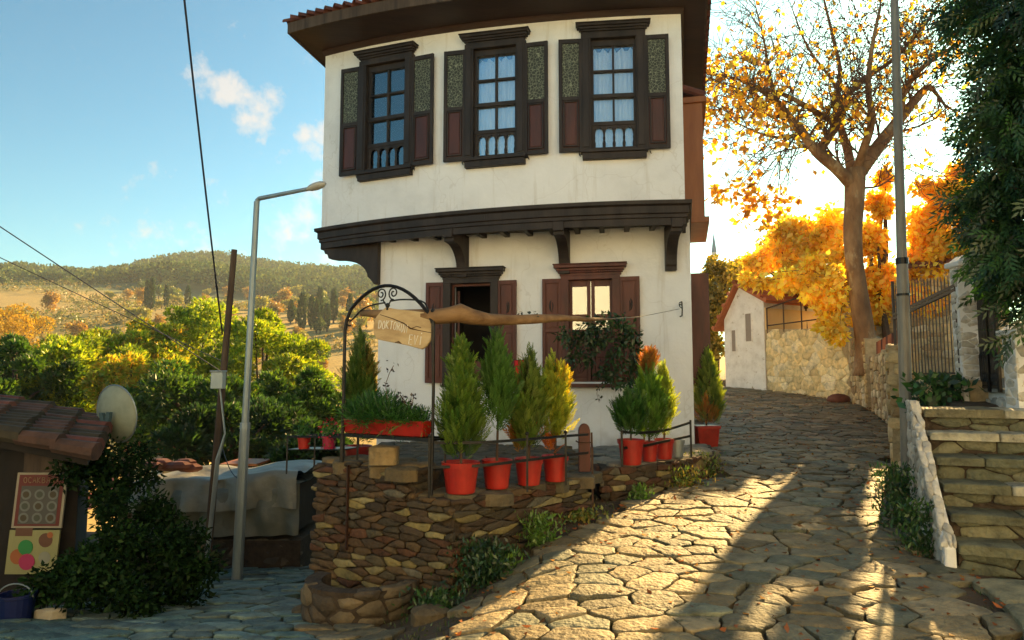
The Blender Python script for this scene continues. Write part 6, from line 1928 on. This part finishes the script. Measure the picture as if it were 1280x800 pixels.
for k in range(7):
    p = at(100 + 20 * k, 760, 6.6); g = gz(p.x, p.y); mb.tube([(p.x, p.y + .2, g - .1), (p.x + rng.normal() * .04, p.y + .2, g + .3), (p.x + rng.normal() * .08, p.y + .25, g + .55)], [.018, .014, .006], 5)
mb.build('stem', M['trunk'], bu)
n = 14; pos = np.array([tuple(at(u, v, 6.6)) for u, v in zip(rng.uniform(105, 145, n), rng.uniform(600, 640, n))]); d_ = rand_dirs(n)
V, F, C = leaf_arrays(pos, d_, norm(rng.normal(size=(n, 3))), .03, .03, palette(n, [(.5, .16, .14)], .1)); np_mesh('pink_flower', V, F, C, M['leaf'], bu)

# ------------------------------------------------------------------ trees
def grow(mb, p, d, L, r, depth, rr, tips, seg=4, bend=.35, up=.12, sides=5):
    P_ = [p.copy()]; R_ = [r]; q = p.copy(); dd = d.copy()
    for k in range(seg):
        dd = (dd + Vector((rr.gauss(0, bend), rr.gauss(0, bend), rr.gauss(0, bend) + up)) * .5).normalized()
        q = q + dd * (L / seg); P_.append(q.copy()); R_.append(max(.0065, r * (1 - .7 * (k + 1) / seg)))
    mb.tube(P_, R_, sides if depth > 1 else 4, cap=False)
    if depth <= 0: tips.append((q, dd)); return
    for k in range(1, seg + 1):
        for _ in range(2 if depth > 1 else 1):
            if rr.random() < .88:
                ax = Vector((rr.gauss(0, 1), rr.gauss(0, 1), rr.gauss(0, 1))).cross(dd).normalized()
                nd = (dd * rr.uniform(.5, .9) + ax * rr.uniform(.5, 1)).normalized()
                grow(mb, P_[k], nd, L * rr.uniform(.45, .7), R_[k] * .75, depth - 1, rr, tips, max(2, seg - 1), bend, up, sides)
    tips.append((q, dd))


D0 = 16.6
pt_ = empty('plane_tree', tuple(at(1080, 440, D0)), 'tall bare limbed plane tree with orange autumn leaves behind the street wall', 'tree')
mb = MB(); mb.tube(smooth_path([at(1084, 470, D0), at(1082, 425, D0), at(1072, 360, D0), at(1066, 300, D0), at(1068, 250, D0), at(1069, 212, D0)], 4), np.interp(np.arange(21), [0, 4, 10, 20], [.33, .24, .20, .25]), 14)
tips = []; rr = random.Random(21)
tw_ = MB()
LIMBS = [
    ([(1066, 232, 0), (1045, 210, -.2), (1022, 191, -.4), (1003, 166, -.5), (988, 148, -.6), (972, 128, -.8), (950, 112, -1), (925, 100, -1.2)], .17, .04),
    ([(1022, 191, -.4), (1030, 180, -.3), (1045, 158, 0), (1056, 132, .2), (1062, 116, .3), (1085, 95, .5), (1115, 76, .7), (1140, 50, .9), (1165, 20, 1)], .12, .03),
    ([(1047, 155, 0), (1030, 146, -.4), (1010, 134, -.8), (984, 120, -1.2), (958, 112, -1.6), (930, 112, -2)], .09, .025),
    ([(1074, 215, 0), (1100, 180, .3), (1122, 152, .5), (1140, 130, .7), (1158, 110, .9), (1166, 112, 1)], .19, .07),
    ([(1122, 150, .5), (1128, 120, .4), (1140, 98, .2), (1156, 82, 0), (1175, 68, -.2), (1197, 56, -.3)], .11, .03),
    ([(1064, 215, 0), (1060, 190, .5), (1052, 163, 1.0), (1045, 130, 1.5), (1050, 90, 1.8), (1042, 50, 2), (1030, 0, 2)], .13, .03),
    ([(1070, 215, 0), (1080, 185, -.5), (1090, 150, -1), (1085, 110, -1.3), (1090, 60, -1.5), (1100, 10, -1.6)], .12, .03),
    ([(972, 128, -.8), (962, 95, -.9), (955, 50, -.9), (945, 10, -1)], .05, .012),
    ([(1003, 166, -.5), (975, 172, -.9), (945, 165, -1.2), (915, 150, -1.4)], .045, .012),
    ([(1056, 132, .2), (1040, 100, -.2), (1010, 60, -.6), (990, 10, -1)], .05, .012),
    ([(1078, 235, 0), (1100, 232, -.2), (1125, 215, -.3), (1150, 205, -.3)], .03, .01),
]
for pts, r0, r1 in LIMBS:
    P_ = smooth_path([at(u, v, D0 + dz) for u, v, dz in pts], 3); n = len(P_)
    mb.tube(P_, [r0 + (r1 - r0) * k / (n - 1) for k in range(n)], 8)
    for k in range(2, n, 1):
        for _r in range(2):
            if _r and rr.random() < .8: continue
            d = (P_[min(k + 1, n - 1)] - P_[k - 1]).normalized(); ax = Vector((rr.gauss(0, 1), rr.gauss(0, 1), rr.gauss(0, 1))).cross(d).normalized()
            rk_ = r0 + (r1 - r0) * k / (n - 1)
            grow(tw_, P_[k], (d * .5 + ax * .8 + Vector((0, 0, .25))).normalized(), rr.uniform(.7, 1.6), max(.014, rk_ * .26), 2, rr, tips, 4, .35, .1, 4)
    grow(tw_, P_[-1], (P_[-1] - P_[-2]).normalized(), 1.3, r1 * .8, 2, rr, tips, 4)
mb.build('trunk', M['bark'], pt_, smooth=True)
tw_.build('twigs', M['twig'], pt_)
tp_ = np.array([tuple(t[0]) for t in tips])
ORL = [(.80, .42, .05), (.86, .58, .08), (.66, .28, .04), (.88, .68, .12)]
# leaves kept on the lower left limbs and scattered elsewhere
def upx(P): 
    y = P[:, 1]; zc = P[:, 2] - CAMZ; f = y * math.cos(TH) + zc * math.sin(TH); u_ = -y * math.sin(TH) + zc * math.cos(TH)
    return 640 + 850 * P[:, 0] / f, 400 - 850 * u_ / f
uu, vv = upx(tp_)
wgt = .10 + 1.0 * ((uu < 985) & (vv > 60) & (vv < 190)) + .5 * ((vv > 120) & (vv < 170)) + .35 * ((uu > 1120) & (vv > 20) & (vv < 100)) + .12
idx = rng.choice(len(tp_), 1900, p=wgt / wgt.sum())
pos = tp_[idx] + rng.normal(size=(1900, 3)) * np.array([.16, .16, .14]); d_ = norm(rng.normal(size=(1900, 3)) * .8 + np.array([0, 0, -.8]))
V, F, C = leaf_arrays(pos, d_, norm(np.cross(d_, rng.normal(size=(1900, 3)))), .17, .13, palette(1900, ORL, .2), .12)
np_mesh('crown', V, F, C, M['gold'], pt_)
wg2 = ((uu > 1030) & (vv < 70)).astype(float) + .15 * (vv < 110) + .001; idx = rng.choice(len(tp_), 3000, p=wg2 / wg2.sum())
pos = tp_[idx] + rng.normal(size=(3000, 3)) * .22; d_ = rand_dirs(3000)
V, F, C = leaf_arrays(pos, d_, norm(rng.normal(size=(3000, 3))), .085, .06, palette(3000, [(.07, .045, .02), (.10, .07, .03)], .2), .2); np_mesh('seed_clusters', V, F, C, M['litter'], pt_)


def gold_mass(name, spec, n, lab, cat, L=.20, cols=None, loc=None, sub='crown', shell=.3, rj=.35, sticks=True, m='gold', trunk_to=None, gap=None):
    cen_ = []; rad = []
    for u, v, D, r_ in spec:
        p = at(u, v, D)
        for _ in range(6): cen_.append((p.x + rng.normal() * r_ * rj, p.y + rng.normal() * r_ * rj, p.z + rng.normal() * r_ * rj)); rad.append(r_ * rng.uniform(.35, .7))
    cols = cols or [(.88, .64, .08), (.90, .74, .14), (.78, .48, .05), (.92, .80, .22)]
    V, F, C = leaf_blob(cen_, rad, n, L, L * .75, cols, .5, .8, shell)
    if gap is not None:
        Vq = V.reshape(-1, 4, 3); ck = np.abs(Vq[:, 0, 0] - (gap[0] + (Vq[:, 0, 1] - gap[1]) * math.tan(SUN_AZ))) > gap[2]
        V = Vq[ck].reshape(-1, 3); F = np.arange(len(V)).reshape(-1, 4); C = C.reshape(-1, 4, 3)[ck].reshape(-1, 3)
    p0 = at(*spec[0][:3]); g = gz(p0.x, p0.y) if loc is None else loc
    t = empty(name, (p0.x, p0.y, g), lab, cat)
    np_mesh(sub, V, F, C, M[m], t)
    if sticks == 'thin':
        mb = MB(); base = Vector(trunk_to)
        for u, v, D, r_ in spec:
            c_ = at(u, v, D); m1 = base.lerp(c_, .4) + Vector((rng.normal() * .1, 0, .22)); m2 = base.lerp(c_, .75) + Vector((rng.normal() * .08, 0, .12)); mb.tube(smooth_path([base, m1, m2, c_], 3), [.016, .015, .014, .013, .012, .011, .010, .009, .007, .006], 4)
        mb.build('stem', M['twig'], t)
    elif sticks:
        mb = MB(); base = Vector((p0.x, p0.y, g)) if trunk_to is None else Vector(trunk_to); c0 = Vector(np.mean(np.array(cen_), axis=0))
        fork = base.lerp(c0, .55); mb.tube([base - Vector((0, 0, .2)), base.lerp(fork, .5) + Vector((.05, 0, 0)), fork], [.13, .10, .08], 8)
        for k in range(0, len(cen_), 2):
            c_ = Vector(cen_[k]); mid_ = fork.lerp(c_, .5) + Vector((rng.normal() * .15, rng.normal() * .1, .12)); mb.tube([fork, mid_, c_], [.06, .035, .012], 5)
        mb.build('trunk', M['trunk'], t)
    return t


YG = [(.86, .56, .06), (.90, .68, .10), (.76, .42, .04), (.92, .74, .16)]
gold_mass('golden_tree', [(1100, 255, 18.2, .45), (1092, 300, 18.2, .55), (1105, 345, 18.2, .55), (1096, 385, 18.3, .5), (1104, 225, 18.2, .3), (1088, 350, 18.4, .5)], 6500, 'narrow golden orange tree directly right of the plane trunk', 'tree', .17, YG, rj=.3, gap=(at(1123, 300, 18).x, 18, .17))
gold_mass('golden_tree', [(1160, 280, 18, .75), (1150, 330, 18, .7), (1185, 250, 18, .7), (1190, 320, 18, .8), (1165, 240, 18.2, .4), (1150, 370, 18, .6), (1190, 370, 18, .7), (1215, 290, 18, .8), (1150, 295, 18, .45), (1200, 220, 18.4, .5)], 11000, 'broad dense golden orange tree behind the brown fence, right of the grey pole', 'tree', .17, YG, rj=.3, gap=(at(1123, 300, 18).x, 18, .17))
gold_mass('golden_tree', [(1000, 335, 22.5, .9), (1030, 310, 22.5, 1.0), (975, 325, 23, .8), (1045, 360, 21.5, .8), (1010, 290, 23, .8), (945, 335, 24, .6), (1050, 320, 21, .8), (1045, 280, 22, .7), (985, 295, 23.5, .6)], 8000, 'golden leaved tree over the roof of the white gabled house, left of the plane trunk', 'tree', .22)
gold_mass('yellow_vine', [(1020, 365, 17.6, .45), (1038, 385, 17.2, .5), (1000, 350, 18, .45), (1048, 355, 17, .5), (1015, 340, 17.5, .5), (975, 362, 18.6, .28), (1050, 410, 16.8, .3), (1035, 405, 17.4, .3), (955, 352, 18.6, .28), (935, 345, 19, .25)], 3600, 'yellow vine leaves trailing over the balcony and the limewashed wall', 'vine', .17, None, 2.6, 'foliage', sticks='thin', trunk_to=tuple(at(1068, 352, 16.6)))
gold_mass('hanging_branch', [(925, 232, 13.5, .35), (940, 250, 13.5, .35), (915, 250, 13.6, .25), (955, 262, 13.4, .3), (905, 238, 13.8, .22), (960, 285, 13.3, .25), (935, 205, 13.6, .22), (975, 240, 13.4, .2), (980, 258, 13.4, .2)], 330, 'loose hanging branch of pale orange leaves against the bright sky, right of the house', 'branch', .15, [(.62, .34, .06), (.66, .46, .10), (.5, .24, .05)], 4.2, 'leaves', shell=.1, rj=.6, sticks='thin', m='gold', trunk_to=tuple(at(995, 170, 15.4)))
# the two dark green trees beyond the house corner
gold_mass('green_tree', [(892, 370, 27, 1.0), (885, 400, 27, 1.0), (900, 345, 27, .7), (890, 430, 26, .9), (905, 330, 27.5, .4), (915, 350, 28, .5), (885, 340, 27.5, .5)], 6500, 'rounded olive green tree between the house corner and the white gabled house', 'tree', .16, [(.22, .20, .03), (.34, .28, .05), (.42, .33, .05), (.14, .15, .025)], m='needle')
gold_mass('yellow_tree', [(925, 345, 31, .9), (940, 330, 31, .7), (905, 352, 32, .7), (960, 320, 31, .8)], 2600, 'pale yellow tree top rising behind the roof of the white gabled house', 'tree', .2, [(.66, .52, .08), (.76, .62, .12)], m='gold')

# dark tree at the right edge, compound drooping leaves
ev_ = empty('evergreen_tree', (6.2, 7.1, 1.2), 'dark green tree overhanging the black gate at the right edge', 'tree')
cen_ = []; rad = []
for u, v, D, r_ in ((1240, 30, 6.4, .45), (1215, 10, 6.6, .40), (1270, 60, 6.2, .5), (1262, 130, 6.4, .5), (1235, 160, 6.6, .36), (1270, 200, 6.3, .5), (1235, 220, 6.7, .38), (1225, 270, 6.8, .34), (1255, 280, 6.4, .45), (1290, 250, 6.0, .5), (1245, 330, 6.5, .30), (1275, 340, 6.2, .40), (1268, 385, 6.3, .25), (1300, 130, 6.0, .6), (1300, 20, 6.0, .6), (1230, 110, 6.8, .25), (1195, 0, 6.9, .25), (1215, 180, 6.9, .16), (1208, 290, 6.9, .13), (1205, 245, 6.9, .12), (1340, 300, 6, .6), (1340, 150, 6.2, .8), (1340, 0, 6.2, .8), (1250, -60, 6.8, .7), (1320, -80, 6.5, .8)):
    p = at(u, v, D)
    p.x += .12
    for _ in range(5): cen_.append((p.x + rng.normal() * r_ * .35, p.y + rng.normal() * r_ * .4, p.z + rng.normal() * r_ * .35)); rad.append(r_ * rng.uniform(.4, .65))
n = 6800; radn = np.array(rad); idx = rng.choice(len(cen_), n, p=radn ** 2 / (radn ** 2).sum())
d_ = rand_dirs(n); base = np.array(cen_)[idx] + d_ * (radn[idx] * rng.uniform(.5, 1.05, n))[:, None]
ax = norm(d_ * .9 + rng.normal(size=(n, 3)) * .5 + np.array([0, 0, -.75])); side = norm(np.cross(ax, rng.normal(size=(n, 3)))); arrs = []
colb = palette(n, [(.014, .05, .014), (.022, .07, .016), (.035, .105, .022), (.016, .055, .022)], .2) * rng.uniform(.7, 1.3, len(cen_))[idx][:, None]
for k in range(9):
    q = k / 8; sgn = 1 if k % 2 else -1; dl = norm(ax * .8 + side * sgn * (.75 if k < 8 else 0) + np.array([0, 0, -.15]))
    arrs.append(leaf_arrays(base + ax * (.22 * q), dl, norm(np.cross(dl, np.cross(ax, side))), .085 * rng.uniform(.8, 1.2, n), .026, colb * rng.uniform(.85, 1.15, (n, 1)), .2))
V, F, C = join(arrs); np_mesh('crown', V, F, C, M['leaf'], ev_)
mb = MB(); mb.tube([(6.3, 7.2, 1.0), (6.25, 7.1, 2.4), (6.0, 6.9, 3.6), (5.8, 6.8, 5.4)], [.16, .13, .10, .05], 10)
for k in range(0, len(cen_), 3):
    c_ = Vector(cen_[k]); s0 = Vector((6.05, 6.9, min(5.2, max(2.4, c_.z - .3)))); mb.tube([s0, s0.lerp(c_, .5) + Vector((0, 0, .12)), c_], [.045, .028, .01], 5)
mb.build('trunk', M['trunk'], ev_)


# pines in the valley
def pine(u, v, D, r_, hz_, n, cols, lab, base_z, name='pine_tree', nclump=62, lean=0):
    c = at(u, v, D); t = empty(name, (c.x, D, base_z), lab, 'tree')
    cl_ = []
    while len(cl_) < nclump:
        d = rng.normal(size=3); d /= np.linalg.norm(d); k = rng.uniform(.55, 1.0)
        if d[2] < -.75: continue
        cl_.append((c.x + d[0] * r_ * k, D + d[1] * r_ * k, c.z + d[2] * hz_ * k))
    cl_ = np.array(cl_); rad = r_ * rng.uniform(.17, .32, nclump)
    idx = rng.integers(0, nclump, n); d_ = rand_dirs(n, .35)
    base = cl_[idx] + d_ * (rad[idx] * rng.uniform(.7, 1.0, n))[:, None] * np.array([1, 1, .8])
    ax = norm(d_ + np.array([0, 0, .5]) + rng.normal(size=(n, 3)) * .25)
    colb = palette(n, cols, .2) * rng.uniform(.75, 1.3, nclump)[idx][:, None]; arrs = []
    for k in range(4):
        dl = norm(ax + rng.normal(size=(n, 3)) * .45); arrs.append(leaf_arrays(base, dl, norm(np.cross(dl, rng.normal(size=(n, 3)))), rng.uniform(.12, .22, n), .055, colb, 0))
    V, F, C = join(arrs); np_mesh('crown', V, F, C, M['needle'], t)
    mb = MB(); top = Vector((c.x, D, c.z)); b_ = Vector((c.x + lean, D, base_z - .3)); fk = b_.lerp(top, .55)
    mb.tube([b_, b_.lerp(fk, .5), fk, top], [.24, .2, .16, .09], 9)
    for k in range(0, nclump, 3):
        q = Vector(cl_[k]); s0 = fk.lerp(top, rng.uniform(0, .8)); mb.tube([s0, s0.lerp(q, .5) + Vector((0, 0, .1)), q], [.07, .045, .015], 5)
    mb.build('trunk', M['trunk'], t)


PG = [(.20, .29, .02), (.27, .36, .03), (.13, .22, .02), (.36, .40, .04)]
PO = [(.34, .34, .04), (.45, .30, .04), (.22, .30, .03)]
DGP = [(.03, .08, .02), (.05, .12, .02), (.08, .15, .03)]
pine(95, 488, 24, 2.5, 2.0, 9000, PG, 'broad bright green pine behind the kiosk, left of the leaning pole', gz(-15, 24), lean=.4)
pine(165, 462, 27, 2.3, 1.9, 8000, PG + PO, 'yellow green pine with orange patches directly behind the satellite dish', gz(-15, 27))
pine(245, 440, 30, 2.3, 2.1, 8000, PG, 'tall lime topped pine just left of the leaning wooden pole', gz(-14, 30))
pine(330, 470, 25, 2.2, 2.35, 9500, PG, 'wide green pine behind the blue-grey street lamp', gz(-9, 25))
pine(378, 510, 20, 1.2, 1.2, 4500, DGP, 'small dark pine in front of the sunlit fields, right of the street lamp', gz(-6, 20), nclump=34)
pine(245, 520, 19, 1.8, 1.3, 5200, DGP, 'dark green low pine behind the tarpaulin stack', gz(-9, 19), nclump=50)
pine(165, 492, 21, 1.1, 1.5, 3800, PO, 'orange tinted bushy tree right of the satellite dish', gz(-11, 21), name='bushy_tree', nclump=36)
pine(20, 485, 21, 1.6, 1.4, 4500, DGP, 'dark green tree at the left edge above the kiosk roof', gz(-15, 21), name='bushy_tree', nclump=34)
pine(300, 555, 16, 1.6, .9, 4500, [(.02, .05, .02), (.03, .07, .02)], 'nearly black shrub right behind the grey tarpaulin', gz(-6.5, 16), name='dark_shrub', nclump=34)
pine(395, 575, 13.5, .8, .65, 2600, [(.02, .05, .02), (.03, .07, .02)], 'dark shrub between the street lamp and the stone pier', gz(-4.3, 13.5), name='dark_shrub', nclump=34)
pine(10, 420, 60, 3.6, 2.6, 3800, [(.34, .22, .04), (.42, .3, .05)], 'orange yellow tree on the far left slope', gz(-44, 60), name='orange_tree', nclump=36)

# ------------------------------------------------------------------ far slopes: individual trees and wood
def proto(name, kind):
    t = bpy.data.objects.new(name, None); n = 420 if kind != 'cypress' else 360
    if kind == 'cypress':
        tt_ = rng.uniform(0, 1, n); ang = rng.uniform(0, 6.28, n); rad = .75 * np.clip(np.sin((tt_ * .92 + .08) * math.pi) ** .6, .05, 1) * (1 - .3 * tt_)
        pos = np.stack([np.cos(ang) * rad, np.sin(ang) * rad, .6 + tt_ * 7.5], -1); dr = norm(np.stack([np.cos(ang) * .3, np.sin(ang) * .3, np.ones(n)], -1) + rng.normal(size=(n, 3)) * .2)
        V, F, C = leaf_arrays(pos, dr, norm(np.cross(dr, rng.normal(size=(n, 3)))), 1.1, .5, palette(n, [(.025, .05, .015), (.04, .07, .02)], .2))
    else:
        cols = {'orange': [(.42, .24, .04), (.5, .32, .06), (.34, .16, .03)], 'green': [(.10, .14, .02), (.14, .17, .03), (.07, .11, .02)], 'yellow': [(.30, .28, .05), (.38, .33, .07)]}[kind]
        cen_ = [(rng.normal() * 1.1, rng.normal() * 1.1, 3 + rng.normal() * .7) for _ in range(10)]
        V, F, C = leaf_blob(cen_, 1.2, n * 2, .55, .45, cols, 0, .8, .4)
    cr_ = np_mesh('crown', V, F, C, M['leaf']); cr_.parent = t
    mb = MB(); mb.tube([(0, 0, -.5), (0, 0, 1.5), (.1, 0, 3.2)], [.25, .18, .08], 6); tk = mb.build('trunk', M['trunk']); tk.parent = t
    scene.collection.objects.link(t); return t


def copy_tree(o):
    c = o.copy(); scene.collection.objects.link(c)
    for ch in [x for x in scene.objects if x.parent == o]:
        d = ch.copy(); d.parent = c; scene.collection.objects.link(d)
    return c


protos = {k: proto({'cypress': 'cypress_tree', 'orange': 'orange_tree', 'green': 'green_tree', 'yellow': 'yellow_tree'}[k], k) for k in ('cypress', 'orange', 'green', 'yellow')}
LABS = {'cypress': 'slender dark cypress among the fields on the far slope', 'orange': 'rounded orange tree on the far slope beyond the pines', 'green': 'rounded olive green tree on the far slope beyond the pines', 'yellow': 'rounded pale yellow tree on the far slope beyond the pines'}
GRP = {'cypress': 'cypresses on the far slope', 'orange': 'orange trees on the far slope', 'green': 'olive green trees on the far slope', 'yellow': 'yellow trees on the far slope'}
used = set()
spots = []
rr = random.Random(31)
for k in range(120):
    y = rr.uniform(85, 310); q = rr.uniform(-.80, -.17)
    if rr.random() < .4: q = rr.uniform(-.36, -.17)
    kd = rr.choices(['orange', 'green', 'yellow'], [.4, .35, .25])[0]; spots.append((q * y, y, kd, rr.uniform(.45, .8) * (1 + y / 500)))
for u, D in ((376, 150), (388, 158), (395, 152), (400, 160), (408, 155), (362, 165), (186, 190), (181, 195), (205, 200), (232, 210), (416, 170), (398, 175), (436, 165)):
    spots.append(((u - 640) / 850 * D, D, 'cypress', rr.uniform(.75, 1.05)))
for x, y, kd, s_ in spots:
    o = protos[kd] if kd not in used else copy_tree(protos[kd]); used.add(kd)
    o.location = (x, y, gz(x, y)); o.scale = (s_, s_, s_ * rr.uniform(.85, 1.15)); o.rotation_euler = (0, 0, rr.uniform(0, 6.28))
    tag(o, LABS[kd], 'tree', GRP[kd])

# wood on the ridge: one mass
N = 5200
yy_ = rng.uniform(305, 620, N) ; qq = rng.uniform(-.86, -.10, N); xx_ = qq * yy_; zz_ = ground(xx_, yy_)
rad = rng.uniform(2.2, 4.6, N); K = 34
d_ = rand_dirs(N * K, .3).reshape(N, K, 3)
pos = np.stack([xx_, yy_, zz_ + rad * .9], -1)[:, None, :] + d_ * rad[:, None, None] * rng.uniform(.75, 1.05, (N, K, 1)) * np.array([1, 1, 1.05])
pos = pos.reshape(-1, 3); dr = norm(d_.reshape(-1, 3) + rng.normal(size=(N * K, 3)) * .5)
colb = np.repeat(palette(N, [(.10, .15, .045), (.13, .18, .05), (.17, .20, .05), (.08, .12, .045)], .2), K, axis=0)
V, F, C = leaf_arrays(pos, dr, norm(np.cross(dr, rng.normal(size=(N * K, 3)))), 1.9, 1.5, colb * rng.uniform(.8, 1.2, (N * K, 1)), .2)
o = np_mesh('far_woods', V, F, C, M['far_leaf']); tag(o, kind='stuff')
# scrub on the mid slope
N = 2300; yy_ = rng.uniform(70, 290, N); qq = rng.uniform(-.86, -.14, N); xx_ = qq * yy_; keep = (np.sin(xx_ * .05 + np.sin(yy_ * .031) * 2) * np.sin(yy_ * .06 + 1) > -.1); xx_, yy_ = xx_[keep], yy_[keep]; N = len(xx_); zz_ = ground(xx_, yy_)
rad = rng.uniform(.5, 1.5, N); K = 26; d_ = rand_dirs(N * K, .3).reshape(N, K, 3)
pos = (np.stack([xx_, yy_, zz_ + rad * .4], -1)[:, None, :] + d_ * rad[:, None, None]).reshape(-1, 3); dr = norm(d_.reshape(-1, 3) + rng.normal(size=(N * K, 3)) * .5)
colb = np.repeat(palette(N, [(.22, .17, .05), (.12, .14, .03), (.30, .20, .05), (.18, .18, .04)], .2), K, axis=0)
V, F, C = leaf_arrays(pos, dr, norm(np.cross(dr, rng.normal(size=(N * K, 3)))), .55, .4, colb, .2)
o = np_mesh('hillside_scrub', V, F, C, M['leaf']); tag(o, kind='stuff')

# minaret far up the street
m0 = at(893, 330, 150)
mn = empty('minaret', (m0.x, 150, 2), 'pale slender minaret just above the trees right of the house', 'tower')
mb = MB(); mb.lathe([(.55, 0), (.55, 25), (.8, 25.3), (.8, 26), (.5, 26.1), (.5, 28)], (m0.x, 150, 2), 16); mb.build('shaft', M['plaster_old'], mn)
mb = MB(); mb.lathe([(.6, 30), (.02, 34.5)], (m0.x, 150, 0), 16); mb.build('cap', M['steel'], mn)

# air: even pale haze over the valley
hm = bpy.data.materials.new('haze_air'); hm.use_nodes = True; hn = hm.node_tree.nodes; hn.clear()
ho = hn.new('ShaderNodeOutputMaterial'); hv = hn.new('ShaderNodeVolumePrincipled'); hv.inputs['Density'].default_value = 0.00032; hv.inputs['Color'].default_value = (.80, .88, .95, 1); hv.inputs['Anisotropy'].default_value = .3
hm.node_tree.links.new(hv.outputs[0], ho.inputs['Volume'])
mb = MB(); zlo = min(v.co.z for v in bpy.data.objects['ground'].data.vertices) - 1; zhi = max(v.co.z for v in bpy.data.objects['ground'].data.vertices) + 14
gv = bpy.data.objects['ground'].data.vertices; mb.box(min(v.co.x for v in gv) - 2, max(v.co.x for v in gv) + 2, min(v.co.y for v in gv) - 2, max(v.co.y for v in gv) + 2, zlo, zhi); o = mb.build('haze', hm); tag(o, kind='stuff')

# fallen leaves and grit on the road
n = 2600; ang = rng.uniform(size=n); y = 2 + rng.uniform(size=n) ** .8 * 18; xr = np.interp(y, rby, rbx); xl = np.interp(y, [1, 5.4, 7.3, 9.2, 13, 22], [-.8, -.3, 1.1, 2.8, 3.7, 5.5])
side_ = rng.uniform(size=n); e = rng.beta(.45, .45, n); x = xl + (xr - xl) * e
z = ground(x, y) + .055
d_ = norm(np.stack([rng.normal(size=n), rng.normal(size=n), rng.normal(size=n) * .15], -1)); sd_ = norm(np.cross(d_, np.array([0, 0, 1.0]) + rng.normal(size=(n, 3)) * .3))
V, F, C = leaf_arrays(np.stack([x, y, z], -1), d_, sd_, rng.uniform(.03, .075, n), .035, palette(n, [(.32, .10, .03), (.40, .20, .05), (.20, .07, .03), (.14, .07, .03)], .2), .25)
o = np_mesh('fallen_leaves', V, F, C, M['litter']); tag(o, kind='stuff')
# moss and small grass in the joints
n = 22000; y = 2 + rng.uniform(size=n) ** 1.2 * 14; xr = np.interp(y, rby, rbx); x = -2.5 + rng.uniform(size=n) * (xr + 2.5)
z = ground(x, y) + .0
d_ = norm(rng.normal(size=(n, 3)) * .5 + np.array([0, 0, 1])); V, F, C = leaf_arrays(np.stack([x, y, z], -1), d_, norm(rng.normal(size=(n, 3))), rng.uniform(.02, .05, n), .012, palette(n, [(.08, .11, .02), (.12, .12, .03), (.05, .09, .02)], .2))
o = np_mesh('joint_grass', V, F, C, M['leaf']); tag(o, kind='stuff')

# unseen house behind the viewpoint, mirrored in panes, sized and tinted to bounce light
bh = empty('pale_bounce_house', (1, -4.5, 0), 'unseen pale plastered gabled house across the street, placed to bounce sunlight onto the facade', 'house')
M['cream'] = mat('pale_plaster', [(.68, .73, .76), (.73, .78, .81)], .9, 2, .2, 14)  # bluish tint cools the sunlight this wall throws back
HY = -4.5
mb = MB(); mb.prism([(-13, HY, -2), (13, HY, -2), (13, HY, 6.4), (4, HY, 9.4), (-4, HY, 6.4), (-13, HY, 6.0)], (0, -7, 0)); mb.build('wall', M['cream'], bh)
mb = MB(); mb.prism([(13.5, HY + .5, 6.3), (4, HY + .5, 9.5), (4, HY + .5, 9.65), (13.5, HY + .5, 6.45)], (0, -7.6, 0)); mb.prism([(4, HY + .5, 9.5), (-4.6, HY + .5, 6.2), (-4.6, HY + .5, 6.35), (4, HY + .5, 9.65)], (0, -7.6, 0)); mb.build('roof', M['tile'], bh)
for x in (-8, -3, 3, 8): mb = MB(); mb.box(x - .45, x + .45, HY, HY + .06, 2, 3.5); mb.build('window', M['dark_wood'], bh)
